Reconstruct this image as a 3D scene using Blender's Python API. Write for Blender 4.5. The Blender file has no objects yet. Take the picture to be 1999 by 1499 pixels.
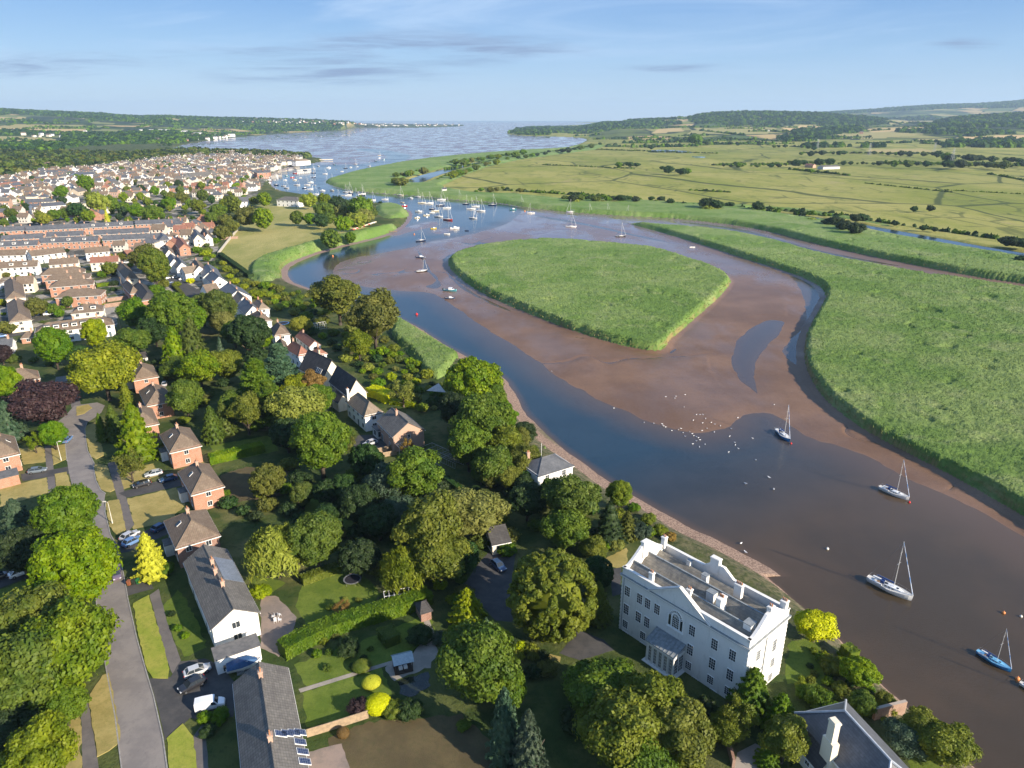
# Aerial view over a river bend, reed marsh and a riverside town.
SUN_E = 5.0; SKY_E = .085; EXPO = 1.05; HAZE = 4.6e-5
CLOUD_LIT = (3.6, 4.6, 6.0); CLOUD_DIM = (1.5, 2.1, 3.3)
import bpy, math, random
import numpy as np
from mathutils import Vector, Matrix
random.seed(7); rng = np.random.default_rng(7)
S = bpy.context.scene; COL = S.collection
R = math.radians
# ---------------------------------------------------------------- camera model (photo is 2000 x 1500)
CAMH = 90.0; F = 1387.0; PITCH = math.atan(521.0/1387.0); CT, ST = math.cos(PITCH), math.sin(PITCH)
ZG = 4.0                                   # level of the town ground above the water
def ray(px, py):
    xc = (px-1000.0)/F; yc = (750.0-py)/F
    return Vector((xc, CT+yc*ST, -ST+yc*CT))
def G(px, py, z=0.0):                      # where the sight line meets the level z
    d = ray(px, py); t = (z-CAMH)/min(d.z, -1e-3)
    return Vector((d.x*t, d.y*t, z))
def AT(px, py, Y):                         # point on the sight line at distance Y
    d = ray(px, py); t = Y/d.y
    return Vector((d.x*t, Y, CAMH+d.z*t))
def depth(p): return p[1]*CT+(CAMH-p[2])*ST
def PX(p):
    d = depth(p); v = p[1]*ST-(CAMH-p[2])*CT
    return (1000+F*p[0]/d, 750-F*v/d)
# ---------------------------------------------------------------- object helpers
def link(o, parent=None):
    COL.objects.link(o)
    if parent is not None: o.parent = parent
    return o
def tag(o, label=None, cat=None, group=None, kind=None):
    if label: o['label'] = label
    if cat: o['category'] = cat
    if group: o['group'] = group
    if kind: o['kind'] = kind
    return o
def empty(name, loc=(0,0,0), rz=0.0, label=None, cat=None, group=None):
    o = bpy.data.objects.new(name, None); o.empty_display_size = .5
    o.location = loc; o.rotation_euler = (0,0,rz); link(o); return tag(o, label, cat, group)
def mesh_np(name, V, Fq, mats, mi=None, smooth=False, attrs=None):
    V = np.asarray(V, np.float32); Fq = np.asarray(Fq, np.int32)
    m = bpy.data.meshes.new(name); k = Fq.shape[1]
    m.vertices.add(len(V)); m.vertices.foreach_set('co', V.ravel())
    m.loops.add(Fq.size); m.loops.foreach_set('vertex_index', Fq.ravel())
    m.polygons.add(len(Fq)); m.polygons.foreach_set('loop_start', np.arange(0, Fq.size, k, dtype=np.int32))
    m.polygons.foreach_set('loop_total', np.full(len(Fq), k, np.int32))
    if mi is not None: m.polygons.foreach_set('material_index', np.asarray(mi, np.int32))
    m.polygons.foreach_set('use_smooth', np.full(len(Fq), bool(smooth)))
    for a, d in (attrs or {}).items():
        at = m.attributes.new(a, 'FLOAT', 'POINT'); at.data.foreach_set('value', np.asarray(d, np.float32))
    for mt in mats: m.materials.append(mt)
    m.update(calc_edges=True); return m
class MB:                                   # gathers simple solids; build() links them as one mesh object
    def __init__(s): s.v = []; s.f = []; s.m = []
    def add(s, vs, fs, mi=0):
        b = len(s.v); s.v += [tuple(v) for v in vs]; s.f += [[i+b for i in f] for f in fs]; s.m += [mi]*len(fs); return s
    def box(s, x0, x1, y0, y1, z0, z1, mi=0):
        return s.add([(x0,y0,z0),(x1,y0,z0),(x1,y1,z0),(x0,y1,z0),(x0,y0,z1),(x1,y0,z1),(x1,y1,z1),(x0,y1,z1)],
                     [(3,2,1,0),(4,5,6,7),(0,1,5,4),(1,2,6,5),(2,3,7,6),(3,0,4,7)], mi)
    def prism(s, pts, z0, z1, mi=0, mtop=None):         # vertical prism on a ccw outline
        n = len(pts); vs = [(p[0],p[1],z0) for p in pts]+[(p[0],p[1],z1) for p in pts]
        s.add(vs, [list(range(n-1,-1,-1))]+[(i,(i+1)%n,(i+1)%n+n,i+n) for i in range(n)], mi)
        return s.add([(p[0],p[1],z1) for p in pts], [list(range(n))], mi if mtop is None else mtop)
    def slab(s, a, b, c, d, t, mi=0):                   # thick quad, t along -normal
        a, b, c, d = map(Vector, (a,b,c,d)); n = (b-a).cross(d-a).normalized()*t
        vs = [a,b,c,d,a-n,b-n,c-n,d-n]
        return s.add(vs, [(0,1,2,3),(7,6,5,4),(0,4,5,1),(1,5,6,2),(2,6,7,3),(3,7,4,0)], mi)
    def tri(s, a, b, c, t, mi=0):
        a, b, c = map(Vector, (a,b,c)); n = (b-a).cross(c-a).normalized()*t
        return s.add([a,b,c,a-n,b-n,c-n], [(0,1,2),(5,4,3),(0,3,4,1),(1,4,5,2),(2,5,3,0)], mi)
    def tube(s, p, q, r0, r1=None, n=6, mi=0):
        p, q = Vector(p), Vector(q); r1 = r0 if r1 is None else r1; d = (q-p).normalized()
        u = d.orthogonal().normalized(); w = d.cross(u)
        vs = [p+(u*math.cos(a)+w*math.sin(a))*r0 for a in [2*math.pi*i/n for i in range(n)]]
        vs += [q+(u*math.cos(a)+w*math.sin(a))*r1 for a in [2*math.pi*i/n for i in range(n)]]
        return s.add(vs, [(i,(i+1)%n,(i+1)%n+n,i+n) for i in range(n)]+[list(range(n-1,-1,-1)), list(range(n,2*n))], mi)
    def mesh(s, name, mats, smooth=False):
        m = bpy.data.meshes.new(name); m.from_pydata(s.v, [], s.f)
        for mt in mats: m.materials.append(mt)
        m.polygons.foreach_set('material_index', s.m)
        if smooth: m.polygons.foreach_set('use_smooth', [True]*len(s.f))
        m.update(); return m
    def build(s, name, mats, parent=None, smooth=False, **tg):
        if not isinstance(mats, (list, tuple)): mats = [mats]
        o = link(bpy.data.objects.new(name, s.mesh(name, mats, smooth)), parent); return tag(o, **tg)
def copy_tree(o, parent=None):
    c = o.copy(); COL.objects.link(c)
    if parent is not None: c.parent = parent
    for ch in list(o.children): copy_tree(ch, c)
    return c
def paint(o, mt, slot=0):                   # this copy's own material on a shared mesh
    o.material_slots[slot].link = 'OBJECT'; o.material_slots[slot].material = mt
# ---------------------------------------------------------------- materials
def nmat(name):
    m = bpy.data.materials.new(name); m.use_nodes = True; nt = m.node_tree
    return m, nt, nt.nodes['Principled BSDF']
def N(nt, t, **kw):
    n = nt.nodes.new(t)
    for k, v in kw.items():
        if k.startswith('i_'):
            key = k[2:]; key = int(key) if key.isdigit() else key.replace('_', ' ')
            if hasattr(v, 'is_output'): nt.links.new(v, n.inputs[key])
            else: n.inputs[key].default_value = v
        else: setattr(n, k, v)
    return n
def rgba(c): return (c[0], c[1], c[2], 1)
def ramp(nt, fac, stops):
    n = nt.nodes.new('ShaderNodeValToRGB'); nt.links.new(fac, n.inputs[0]); e = n.color_ramp.elements
    e[0].position, e[0].color = stops[0][0], rgba(stops[0][1]); e[1].position, e[1].color = stops[-1][0], rgba(stops[-1][1])
    for p, c in stops[1:-1]: x = e.new(p); x.color = rgba(c)
    return n.outputs[0]
def mix(nt, f, a, b, mode='MIX'):
    n = nt.nodes.new('ShaderNodeMix'); n.data_type = 'RGBA'; n.blend_type = mode
    for k, v in ((0, f), (6, a), (7, b)):
        if hasattr(v, 'is_output'): nt.links.new(v, n.inputs[k])
        else: n.inputs[k].default_value = v if k == 0 else rgba(v)
    return n.outputs[2]
def mth(nt, op, a, b=0.0, c=0.0, clamp=False):
    n = nt.nodes.new('ShaderNodeMath'); n.operation = op; n.use_clamp = clamp
    for k, v in ((0, a), (1, b), (2, c)):
        if hasattr(v, 'is_output'): nt.links.new(v, n.inputs[k])
        else: n.inputs[k].default_value = v
    return n.outputs[0]
def coords(nt, scale=(1,1,1), world=False, rz=0.0):
    if world: o = N(nt, 'ShaderNodeNewGeometry').outputs['Position']
    else: o = N(nt, 'ShaderNodeTexCoord').outputs['Object']
    return N(nt, 'ShaderNodeMapping', i_Vector=o, i_Scale=scale, i_Rotation=(0,0,rz)).outputs[0]
def noise(nt, vec, scale, detail=4, rough=.6, dist=0.0):
    return N(nt, 'ShaderNodeTexNoise', i_Vector=vec, i_Scale=scale, i_Detail=detail, i_Roughness=rough, i_Distortion=dist).outputs[0]
def sharp(nt, f, lo, hi):
    n = nt.nodes.new('ShaderNodeMapRange'); n.interpolation_type = 'SMOOTHSTEP'
    nt.links.new(f, n.inputs[0]); n.inputs[1].default_value = lo; n.inputs[2].default_value = hi; return n.outputs[0]
def attr(nt, name): return N(nt, 'ShaderNodeAttribute', attribute_name=name).outputs['Fac']
def bump(nt, b, h, strength, dist=.1):
    n = N(nt, 'ShaderNodeBump', i_Height=h, i_Strength=strength, i_Distance=dist); nt.links.new(n.outputs[0], b.inputs['Normal'])
def setb(nt, b, col=None, rough=None, spec=None, metal=None):
    for k, v in (('Base Color', col), ('Roughness', rough), ('Specular IOR Level', spec), ('Metallic', metal)):
        if v is None: continue
        if hasattr(v, 'is_output'): nt.links.new(v, b.inputs[k])
        else: b.inputs[k].default_value = rgba(v) if k == 'Base Color' else v
def MAT(name, c1, c2=None, scale=1.5, rough=.8, spec=.3, metal=0.0, bmp=None, world=False, detail=5, lo=.35, hi=.65):
    m, nt, b = nmat(name); v = coords(nt, world=world)
    if c2 is None: c2 = tuple(x*.82 for x in c1)
    f = noise(nt, v, scale, detail)
    setb(nt, b, mix(nt, sharp(nt, f, lo, hi), c1, c2), rough, spec, metal)
    if bmp: bump(nt, b, noise(nt, v, bmp[0], 3), bmp[1], bmp[2] if len(bmp) > 2 else .05)
    return m
def ROOF(name, c1, c2, period=.34, rough=.75, spec=.25, rib=.0, lichen=None):
    # tile courses run along the ridge (object x); the ribs run down the slope
    m, nt, b = nmat(name); o = N(nt, 'ShaderNodeTexCoord').outputs['Object']
    sx = N(nt, 'ShaderNodeSeparateXYZ', i_0=o)
    cr = mth(nt, 'FRACT', mth(nt, 'MULTIPLY', sx.outputs[1], 1/period)); rb = mth(nt, 'FRACT', mth(nt, 'MULTIPLY', sx.outputs[0], 1/(period*1.6)))
    cell = N(nt, 'ShaderNodeTexWhiteNoise', i_Vector=N(nt, 'ShaderNodeVectorMath', operation='FLOOR', i_0=N(nt, 'ShaderNodeMapping', i_Vector=o, i_Scale=(1/(period*1.6), 1/period, .001)).outputs[0]).outputs[0]).outputs[0]
    f = noise(nt, o, .5, 6, .7); c = mix(nt, sharp(nt, f, .35, .68), c1, c2)
    c = mix(nt, mth(nt, 'MULTIPLY', cell, .35), c, tuple(x*.45 for x in c1))
    c = mix(nt, mth(nt, 'MULTIPLY', sharp(nt, cr, .82, .98), .55), c, tuple(x*.25 for x in c1))
    if rib: c = mix(nt, mth(nt, 'MULTIPLY', sharp(nt, rb, .75, .95), rib), c, tuple(x*.2 for x in c1))
    if lichen: c = mix(nt, mth(nt, 'MULTIPLY', sharp(nt, noise(nt, o, 2.2, 8, .75), .56, .66), .6), c, lichen)
    setb(nt, b, c, rough, spec)
    bump(nt, b, mth(nt, 'ADD', cr, mth(nt, 'MULTIPLY', rb, rib)), .5, .04); return m
def LEAF(name, c1, c2, tr=.25, var=1.0):
    # foliage: tone wanders from clump to clump and from tree to tree, some light passes through the leaves
    m, nt, b = nmat(name); oi = N(nt, 'ShaderNodeObjectInfo').outputs['Random']; o = N(nt, 'ShaderNodeNewGeometry').outputs['Position']
    f = sharp(nt, noise(nt, o, .32, 4, .65), .34, .66)
    f2 = N(nt, 'ShaderNodeNewGeometry').outputs['Random Per Island']
    c = mix(nt, f, c1, c2); c = mix(nt, mth(nt, 'MULTIPLY', f2, .5), c, tuple(x*.5 for x in c1))
    h = N(nt, 'ShaderNodeHueSaturation', i_Hue=mth(nt, 'ADD', mth(nt, 'MULTIPLY', oi, .03*var), .5-.015*var), i_Saturation=mth(nt, 'ADD', mth(nt, 'MULTIPLY', oi, .22), .93), i_Value=mth(nt, 'ADD', mth(nt, 'MULTIPLY', oi, .5*var), 1-.25*var), i_Color=c).outputs[0]
    setb(nt, b, h, .6, .25)
    t = N(nt, 'ShaderNodeBsdfTranslucent', i_Color=mix(nt, .5, h, tuple(min(1, x*1.6) for x in c2)))
    ms = N(nt, 'ShaderNodeMixShader', i_0=tr, i_1=b.outputs[0], i_2=t.outputs[0])
    nt.links.new(ms.outputs[0], nt.nodes['Material Output'].inputs['Surface']); return m
# ================================================================ TERRAIN
_T = rng.random((256, 256)).astype(np.float32)
def vnoise(x, y):
    xi = np.floor(x).astype(int); yi = np.floor(y).astype(int); fx = x-xi; fy = y-yi
    fx = fx*fx*(3-2*fx); fy = fy*fy*(3-2*fy); a = lambda i, j: _T[(xi+i) & 255, (yi+j) & 255]
    return (a(0,0)*(1-fx)+a(1,0)*fx)*(1-fy)+(a(0,1)*(1-fx)+a(1,1)*fx)*fy
def fbm(x, y, s, n=4):
    o = 0; w = 0
    for i in range(n): k = .55**i; o = o+k*vnoise(x/s*2**i+17.3*i, y/s*2**i+5.1*i); w += k
    return o/w
def W2(poly, z=0.0): return np.array([G(p[0], p[1], p[2] if len(p) > 2 else z)[:2] for p in poly], float)
def sdist(P, X, Y, reach=60.0):             # signed distance, inside positive, clipped to +-reach
    out = np.full(X.shape, -reach, np.float32)
    x0, y0 = P.min(0)-reach; x1, y1 = P.max(0)+reach
    sel = (X > x0) & (X < x1) & (Y > y0) & (Y < y1)
    x = X[sel]; y = Y[sel]; d = np.full(x.shape, 1e12); ins = np.zeros(x.shape, bool)
    for (ax, ay), (bx, by) in zip(P, np.roll(P, -1, 0)):
        dx, dy = bx-ax, by-ay; t = np.clip(((x-ax)*dx+(y-ay)*dy)/(dx*dx+dy*dy+1e-9), 0, 1)
        d = np.minimum(d, (x-ax-t*dx)**2+(y-ay-t*dy)**2)
        if ay != by: ins ^= ((ay > y) != (by > y)) & (x < (bx-ax)*(y-ay)/(by-ay)+ax)
    d = np.minimum(np.sqrt(d), reach); out[sel] = np.where(ins, d, -d); return out
def inside(P, x, y):
    c = False; n = len(P)
    for i in range(n):
        ax, ay = P[i]; bx, by = P[(i+1) % n]
        if (ay > y) != (by > y) and x < (bx-ax)*(y-ay)/(by-ay)+ax: c = not c
    return c
def smooth(P, it=2):                        # Chaikin corner cutting so that banks curve like real ones
    for _ in range(it):
        Q = np.roll(P, -1, 0); P = np.stack([P*.75+Q*.25, P*.25+Q*.75], 1).reshape(-1, 2)
    return P
def curve(P, it=2):                         # the same for an open line
    for _ in range(it):
        P = np.vstack([P[:1], np.stack([P[:-1]*.75+P[1:]*.25, P[:-1]*.25+P[1:]*.75], 1).reshape(-1, 2), P[-1:]])
    return P
z1 = 1.0
LL = [(1960,1560),(1900,1499),(1840,1440),(1770,1382),(1715,1335),(1660,1272),(1610,1222),(1560,1178),(1500,1132),(1440,1096),(1380,1064),(1320,1037),(1285,1014),(1240,987),(1180,956),(1120,910),(1060,870),(1030,838),(1000,808),(982,768),(962,737),(930,716),(895,699),(850,672),(810,646),(778,627),(720,598),(680,586),(640,579),(605,569),(575,558),(552,548),(545,530),(554,515),(600,496),(650,481),(700,470),(745,459),(775,446),(793,429),(797,411,2),(780,403,2),(745,399,2),(700,395,2),(640,388,2),(590,380,2),(550,374,2),(530,366),(522,352),(528,340),(550,328),(590,320),(622,315),(634,311),(612,308,2),(560,303,3),(480,299,3),(400,297,3),(335,294),(338,287),(365,280),(400,274),(450,268),(520,263),(560,260),(620,257),(665,255),(682,251),(700,248.5),(740,249),(800,249),(860,248),(903,246),(906,243,3),(700,241,3),(500,239,3)]
LLw = np.vstack([curve(W2(LL, z1), 1), [[-16000, 12500], [-16000, -60], [95, -60]]])
LR = [(2060,566),(1999,554),(1900,541),(1800,521),(1700,501),(1620,483),(1560,468),(1500,452),(1430,439),(1360,431),(1300,426),(1225,423),(1105,414),(1030,406),(985,398),(940,393),(880,390),(832,384),(760,379),(700,374),(660,367),(640,359),(637,352,1),(648,346,3),(687,334,3),(762,319,3),(819,310,3),(875,304,3),(931,298.5,3),(1025,292,3),(1100,288,3),(1130,282,3),(1152,272,3),(1137,268),(1062,266),(999,264),(990,258),(1002,253,3),(1060,247,3),(1120,244,3),(1190,241,3)]
LRw = np.vstack([curve(W2(LR), 1), [[1200, 14500], [16000, 14500], [16000, 300], [330, 230]]])
TG = [(1226,437),(1260,446),(1280,451),(1360,475),(1440,501),(1520,527),(1568,542),(1600,558),(1616,578),(1606,601),(1582,641),(1571,673),(1573,720),(1602,773),(1640,808),(1680,838),(1760,882),(1860,932),(1999,1012),(2200,1130)]
TG2 = [(2200,602,3),(1999,561,3),(1900,546,3),(1800,531,3),(1720,518,3),(1640,502,3),(1580,488,3),(1530,472,3),(1480,459,3),(1400,446,3),(1280,436,3),(1240,433,3)]
TGw = np.vstack([curve(W2(TG), 2), curve(W2(TG2), 1)])
IS = [(879,505),(876,518),(885,532),(904,549),(940,573),(985,594),(1050,621),(1120,648),(1200,673),(1240,682),(1280,689),(1298,683),(1306,665),(1325,652),(1360,620),(1402,584),(1424,558),(1426,545,1),(1408,528,2),(1372,512,3),(1332,498,3),(1280,482,3),(1210,475,3),(1120,467,3),(1060,465,3),(1000,469,3),(940,477,3),(900,488,3)]
ISw = smooth(W2(IS), 2)
MUDBIG = smooth(W2([(1022,411),(1014,420),(1004,430),(985,440),(955,449),(925,457),(892,464),(860,469),(835,474),(815,481),(799,485),(745,495),(700,502),(668,511),(653,521),(653,533),(670,545),(688,553),(730,562),(790,568),(844,570),(868,583),(910,611),(955,644),(1000,672),(1048,702),(1090,733),(1135,760),(1180,784),(1240,805),(1262,820),(1320,838),(1368,846),(1424,832),(1460,806),(1500,803),(1545,826),(1590,858),(1640,868),(1700,893),(1790,938),(1880,976),(2010,1050),(2150,1130),(2200,1040),(1800,860),(1650,700),(1700,560),(2150,600),(2150,560),(1700,480),(1500,440),(1360,422),(1200,412),(1100,405),(1040,400)]), 1)
MUDS = [smooth(W2(p), 1) for p in (
  [(752,458),(790,445),(822,436),(850,432),(858,440),(830,446),(800,452),(770,462)],
  [(840,452),(860,446),(885,446),(880,452),(855,458)])]
POOLS = [smooth(W2(p), 2) for p in (
  [(1496,622),(1540,627),(1534,644),(1505,676),(1482,700),(1478,732),(1484,764),(1498,784),(1470,770),(1440,742),(1424,715),(1422,690),(1434,664),(1460,640)],
  [(1530,530),(1560,540),(1596,560),(1612,580),(1600,602),(1580,641),(1569,674),(1568,722),(1545,714),(1518,690),(1540,660),(1570,632),(1568,600),(1560,570),(1548,548)],
  [(877,497),(866,504),(862,516),(866,530),(886,556),(912,574),(955,594),(940,577),(902,552),(884,536),(873,520),(874,506)],
  [(810,484),(832,496),(834,510),(846,530),(862,545),(868,560),(850,566),(820,560),(850,552),(838,534),(820,530),(826,512),(812,500)],
  [(1020,413),(1050,420),(1120,431),(1180,443),(1230,455),(1300,470),(1350,484),(1300,474),(1228,460),(1178,448),(1118,436),(1048,424)],
  [(1300,688),(1322,676),(1330,682),(1310,695)],
  [(1300,430),(1380,437),(1450,447),(1520,466),(1600,489),(1700,508),(1800,526),(1700,513),(1600,495),(1520,472),(1450,453),(1380,443)],
  [(920,565),(950,580),(990,598),(1010,612),(980,606),(940,588)])]
CHAN = smooth(W2([(520,385),(640,392),(800,420),(1040,405),(940,394),(760,380),(650,368),(632,354),(690,334),(760,322),(800,312),(806,304),(780,297),(745,292),(700,290),(690,293),(735,298),(755,305),(748,312),(700,322),(640,322),(590,322),(520,345)]), 1)
CANALS = [smooth(W2(p, 2.0), 1) for p in (
  [(2100,519),(1999,499),(1880,480),(1760,458),(1692,444),(1660,436),(1608,428),(1540,418),(1480,410),(1480,408),(1540,415),(1608,424),(1665,432),(1700,439),(1770,451),(1890,473),(1999,491),(2100,508)],
  [(792,356),(793,350),(837,337),(890,325),(935,315),(940,317),(896,329),(850,343),(822,357)],
  [(1085,293),(1120,287),(1150,284),(1152,286),(1122,290),(1090,295)],
  [(1264,293),(1300,291),(1358,296),(1350,299),(1300,297),(1266,298)], [(1350,304),(1380,305),(1375,308),(1352,307)], [(1560,275),(1600,277),(1600,280),(1560,279)])]
RSTRIP = [smooth(W2(p, 2.0), 1) for p in (
  [(486,545),(490,528),(506,512),(560,496),(610,480),(650,468),(700,458),(740,450),(770,440),(778,447),(745,461),(700,472),(650,484),(602,499),(556,519),(540,552),(510,560)],
  [(772,622),(812,644),(852,670),(898,698),(880,722),(862,752),(835,745),(812,712),(788,690),(764,660)],
  [(738,402),(780,403),(798,411),(794,422),(770,432),(745,428),(735,415)],
  [(1052,868),(1078,880),(1060,872)])]
PASTURE = W2([(2200,505),(1999,486),(1850,462),(1740,441),(1640,421),(1560,410),(1480,404),(1380,400),(1230,392),(1100,390),(1000,380),(930,378),(870,368),(862,362),(905,342),(950,325),(1010,312),(1080,302),(1160,292),(1180,284),(1200,280)], 2.0)
PASTURE = np.vstack([PASTURE, [[900, 3300], [9000, 3300], [9000, 400]]])
FIELD = smooth(W2([(425,492),(440,470),(470,446),(490,410),(500,400),(560,396),(625,400),(660,440),(752,446),(740,452),(700,460),(650,470),(608,482),(556,499),(512,512),(494,530),(478,536),(455,522),(432,505)], 4.0), 1)
LAWNFAR = [smooth(W2(p, 4.0), 1) for p in ([(222,305),(250,303),(250,310),(224,312)], [(288,307),(325,309),(320,313),(290,312)])]
STRAWPX = [([(0,267),(30,267),(100,270),(124,279),(90,283),(40,280),(-60,276),(-60,268)], .45), ([(-60,249),(90,250),(172,252),(165,256),(120,258),(20,255),(-60,254)], 1.), ([(175,252),(245,252),(230,257),(180,256)], .12),
 ([(1860,269),(1999,263),(2120,262),(2120,273),(1999,273),(1900,277)], 1.), ([(1695,252),(1800,248),(1832,254),(1700,258)], .9), ([(1420,248),(1460,245),(1520,250),(1500,262),(1340,263),(1350,254)], .14), ([(1520,247),(1600,246),(1605,253),(1540,255)], 1.),
 ([(1290,250),(1330,250),(1335,256),(1270,261)], .8), ([(1630,263),(1720,256),(1810,262),(1700,272),(1600,270)], .25), ([(1295,234),(1345,232),(1345,236),(1290,239)], .9), ([(1720,236),(1830,229),(1835,236),(1740,243)], .3), ([(170,236),(226,240),(222,244),(176,241)], .12), ([(110,244),(212,245),(180,250),(105,249)], .2), ([(0,228),(50,230),(42,235),(-40,234)], .8), ([(330,231),(375,232),(352,238),(326,237)], .6), ([(1690,292),(1800,290),(1830,296),(1700,298)], .4)]
def inpoly_px(polys, X, Y, z):              # which terrain points are seen inside an outline of the photo
    d = Y*CT+(CAMH-z)*ST; v = Y*ST-(CAMH-z)*CT; px = 1000+F*X/d; py = 750-F*v/d; m = np.zeros(X.shape, bool)
    for P in polys:
        c = np.zeros(X.shape, bool); n = len(P)
        for i in range(n):
            ax, ay = P[i]; bx, by = P[(i+1) % n]
            if ay != by: c ^= ((ay > py) != (by > py)) & (px < (bx-ax)*(py-ay)/(by-ay)+ax)
        m |= c
    return m
# ---- far ridges: (distance where the slope starts, crest distance, crest outline in the photo)
RIDGES = [(2500, 6300, [(-500,214),(0,214),(100,219),(200,223),(260,228),(330,228),(420,231),(520,233),(620,236),(700,240),(740,247),(760,262)]),
          (2900, 4100, [(1150,262),(1210,252),(1290,251),(1345,248),(1440,247),(1530,249),(1600,252),(1700,249),(1760,246),(1850,243),(2000,241),(2400,240)]),
          (3900, 4900, [(1760,262),(1820,240),(1860,231),(1920,226),(2000,222),(2400,215)]),
          (4100, 5800, [(1120,262),(1180,240),(1230,236),(1290,233),(1340,227),(1400,221),(1460,219),(1540,220),(1600,222),(1650,226),(1720,232),(1800,240),(1900,250)]),
          (6200, 10500, [(1150,250),(1200,236),(1300,236),(1450,232),(1600,222),(1700,216),(1760,211),(1830,207),(1900,205),(1960,201),(2000,197),(2400,186)])]
def hills(X, Y):
    px = 1000+F*(X/np.maximum(Y, 1))/.938; z = np.zeros_like(X)
    for y0, yc, prof in RIDGES:
        xs = [p[0] for p in prof]; zs = [max(0, AT(1000, p[1], yc).z) for p in prof]
        top = np.interp(px, xs, zs, left=zs[0] if prof[0][0] < -100 else 0, right=zs[-1] if prof[-1][0] > 2100 else 0)
        if y0 == 2500: y0 = np.interp(px, [330, 480, 620], [2500, 4400, 5300])
        t = np.clip((Y-y0)/(yc-y0), 0, 1); t = t*t*(3-2*t)*.5+t*.5
        t = t*np.clip(1-(Y-yc)/(yc*.45), 0, 1)
        z = np.maximum(z, top*t*(1+.22*(fbm(X, Y, 700, 3)-.5)*(1-t)))
    return z
def heights(X, Y):
    sL = sdist(LLw, X, Y); sR = sdist(LRw, X, Y); sT = sdist(TGw, X, Y); sI = sdist(ISw, X, Y)
    jit = (fbm(X, Y, 9, 3)-.5)*2.4; far = np.clip((Y-600)/900, 0, 1)
    bed = np.full(X.shape, -.8, np.float32)
    mud = sdist(MUDBIG, X, Y)
    for p in MUDS: mud = np.maximum(mud, sdist(p, X, Y))
    und = (fbm(X, Y, 26, 4)-.5)*.30
    creek = np.clip(.022-np.abs(fbm(X+jit, Y*.8, 46, 3)-.5), 0, .022)/.022*np.clip((fbm(X, Y, 120, 2)-.45)*8, 0, 1)*.30*np.clip(mud/6, 0, 1)
    bed = np.maximum(bed, np.clip((mud+jit*1.2)*.028, -.8, .22)+und*np.clip(mud/20, 0, 1)+.02-creek)
    est = np.clip((Y-1150)/120, 0, 1)*(.19+.55*(fbm(X*.16, Y, 780, 3)-.46))-(1-np.clip((Y-1150)/120, 0, 1))*.8
    bed = np.maximum(bed, est)
    pool = sdist(CHAN, X, Y); bed = np.where(pool > -8, np.minimum(bed, np.maximum(-.5, .03-(pool+jit*.35)*.05)), bed)
    pool = np.full(X.shape, -20., np.float32)
    for p in POOLS: pool = np.maximum(pool, sdist(p, X, Y, 20))
    bed = np.where(pool > -8, np.minimum(bed, np.maximum(-.10, .03-(pool+jit*.8)*.022)), bed)
    near = np.clip((900-Y)/200, 0, 1)
    bed = np.maximum(bed, np.minimum(1.0, .75+(sL+jit*.6)*(.16+.9*np.clip((X-30)/60, 0, 1)*(Y < 125))))
    for s in (sR, sT, sI): bed = np.maximum(bed, np.minimum(.9, .9+(s+jit*.2)*.28))
    z = bed.copy(); cls = np.zeros(X.shape, np.int8)          # 0 river bed
    # town side
    m = sL > 0; zt = np.minimum(ZG, 1.0+sL*.55); z[m] = zt[m]; cls[m] = 1
    # right bank, pasture
    m = sR > 0; zt = np.minimum(2.0, .8+sR*1.0)+.25*(fbm(X, Y, 40, 3)-.5); z[m] = zt[m]; cls[m] = 2
    past = sdist(PASTURE, X, Y)
    can = np.full(X.shape, -60., np.float32)
    for p in CANALS: can = np.maximum(can, sdist(p, X, Y, 30))
    # reeds: dense stand about 2.5 m high on the marsh
    reed = np.maximum(sT, sI); reed = np.maximum(reed, np.where(Y < 2500, np.minimum(np.minimum(sR, -past), -can-11), -60))
    wid = sR.copy(); strip = np.full(X.shape, -60., np.float32)
    for p in RSTRIP: strip = np.maximum(strip, np.minimum(sdist(p, X, Y, 20), 20))
    reed = np.maximum(reed, np.minimum(strip, sL))
    rn = .5+np.clip((700-Y)/300, .12, 1)*(.5*fbm(X*.8+Y*.6, Y*.8-X*.6, 3.7, 2)+.5*fbm(X*.3-Y*.95, X*.95+Y*.3, 2.3, 2)-.5); rb = fbm(X, Y, 45, 3); gap = np.clip((fbm(X, Y, 8, 2)-.76)*9, 0, 1)
    e = np.clip((reed+.6+(rn-.5)*1.6+(fbm(X, Y, 11, 2)-.5)*2.0)/np.maximum(1.7, Y*.0065), 0, 1)
    rh = e*(1.9+.9*(rb-.3)+ (rn-.5)*.9+rng.random(X.shape)*.22-gap*.9)
    m = reed > 0; z = np.where(m, np.maximum(z, .9+.6*np.clip(reed/2, 0, 1))+rh*1.15, z); cls[m] = 3
    m = (can > -60) & (sR > 0); z = np.where(m & (can > -2), np.minimum(z, 2.0-np.clip((can+2)*.6, 0, 1.4)), z)
    h = hills(X, Y); m = (h > z) & ((sL > 0) | (sR > 0)); z = np.where(m, h, z)
    z = np.where((Y > 2400) & ((sL > 0) | (sR > 0)), np.maximum(z, 3.0), z)
    return z, cls, sL, sR, past, mud, pool

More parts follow.
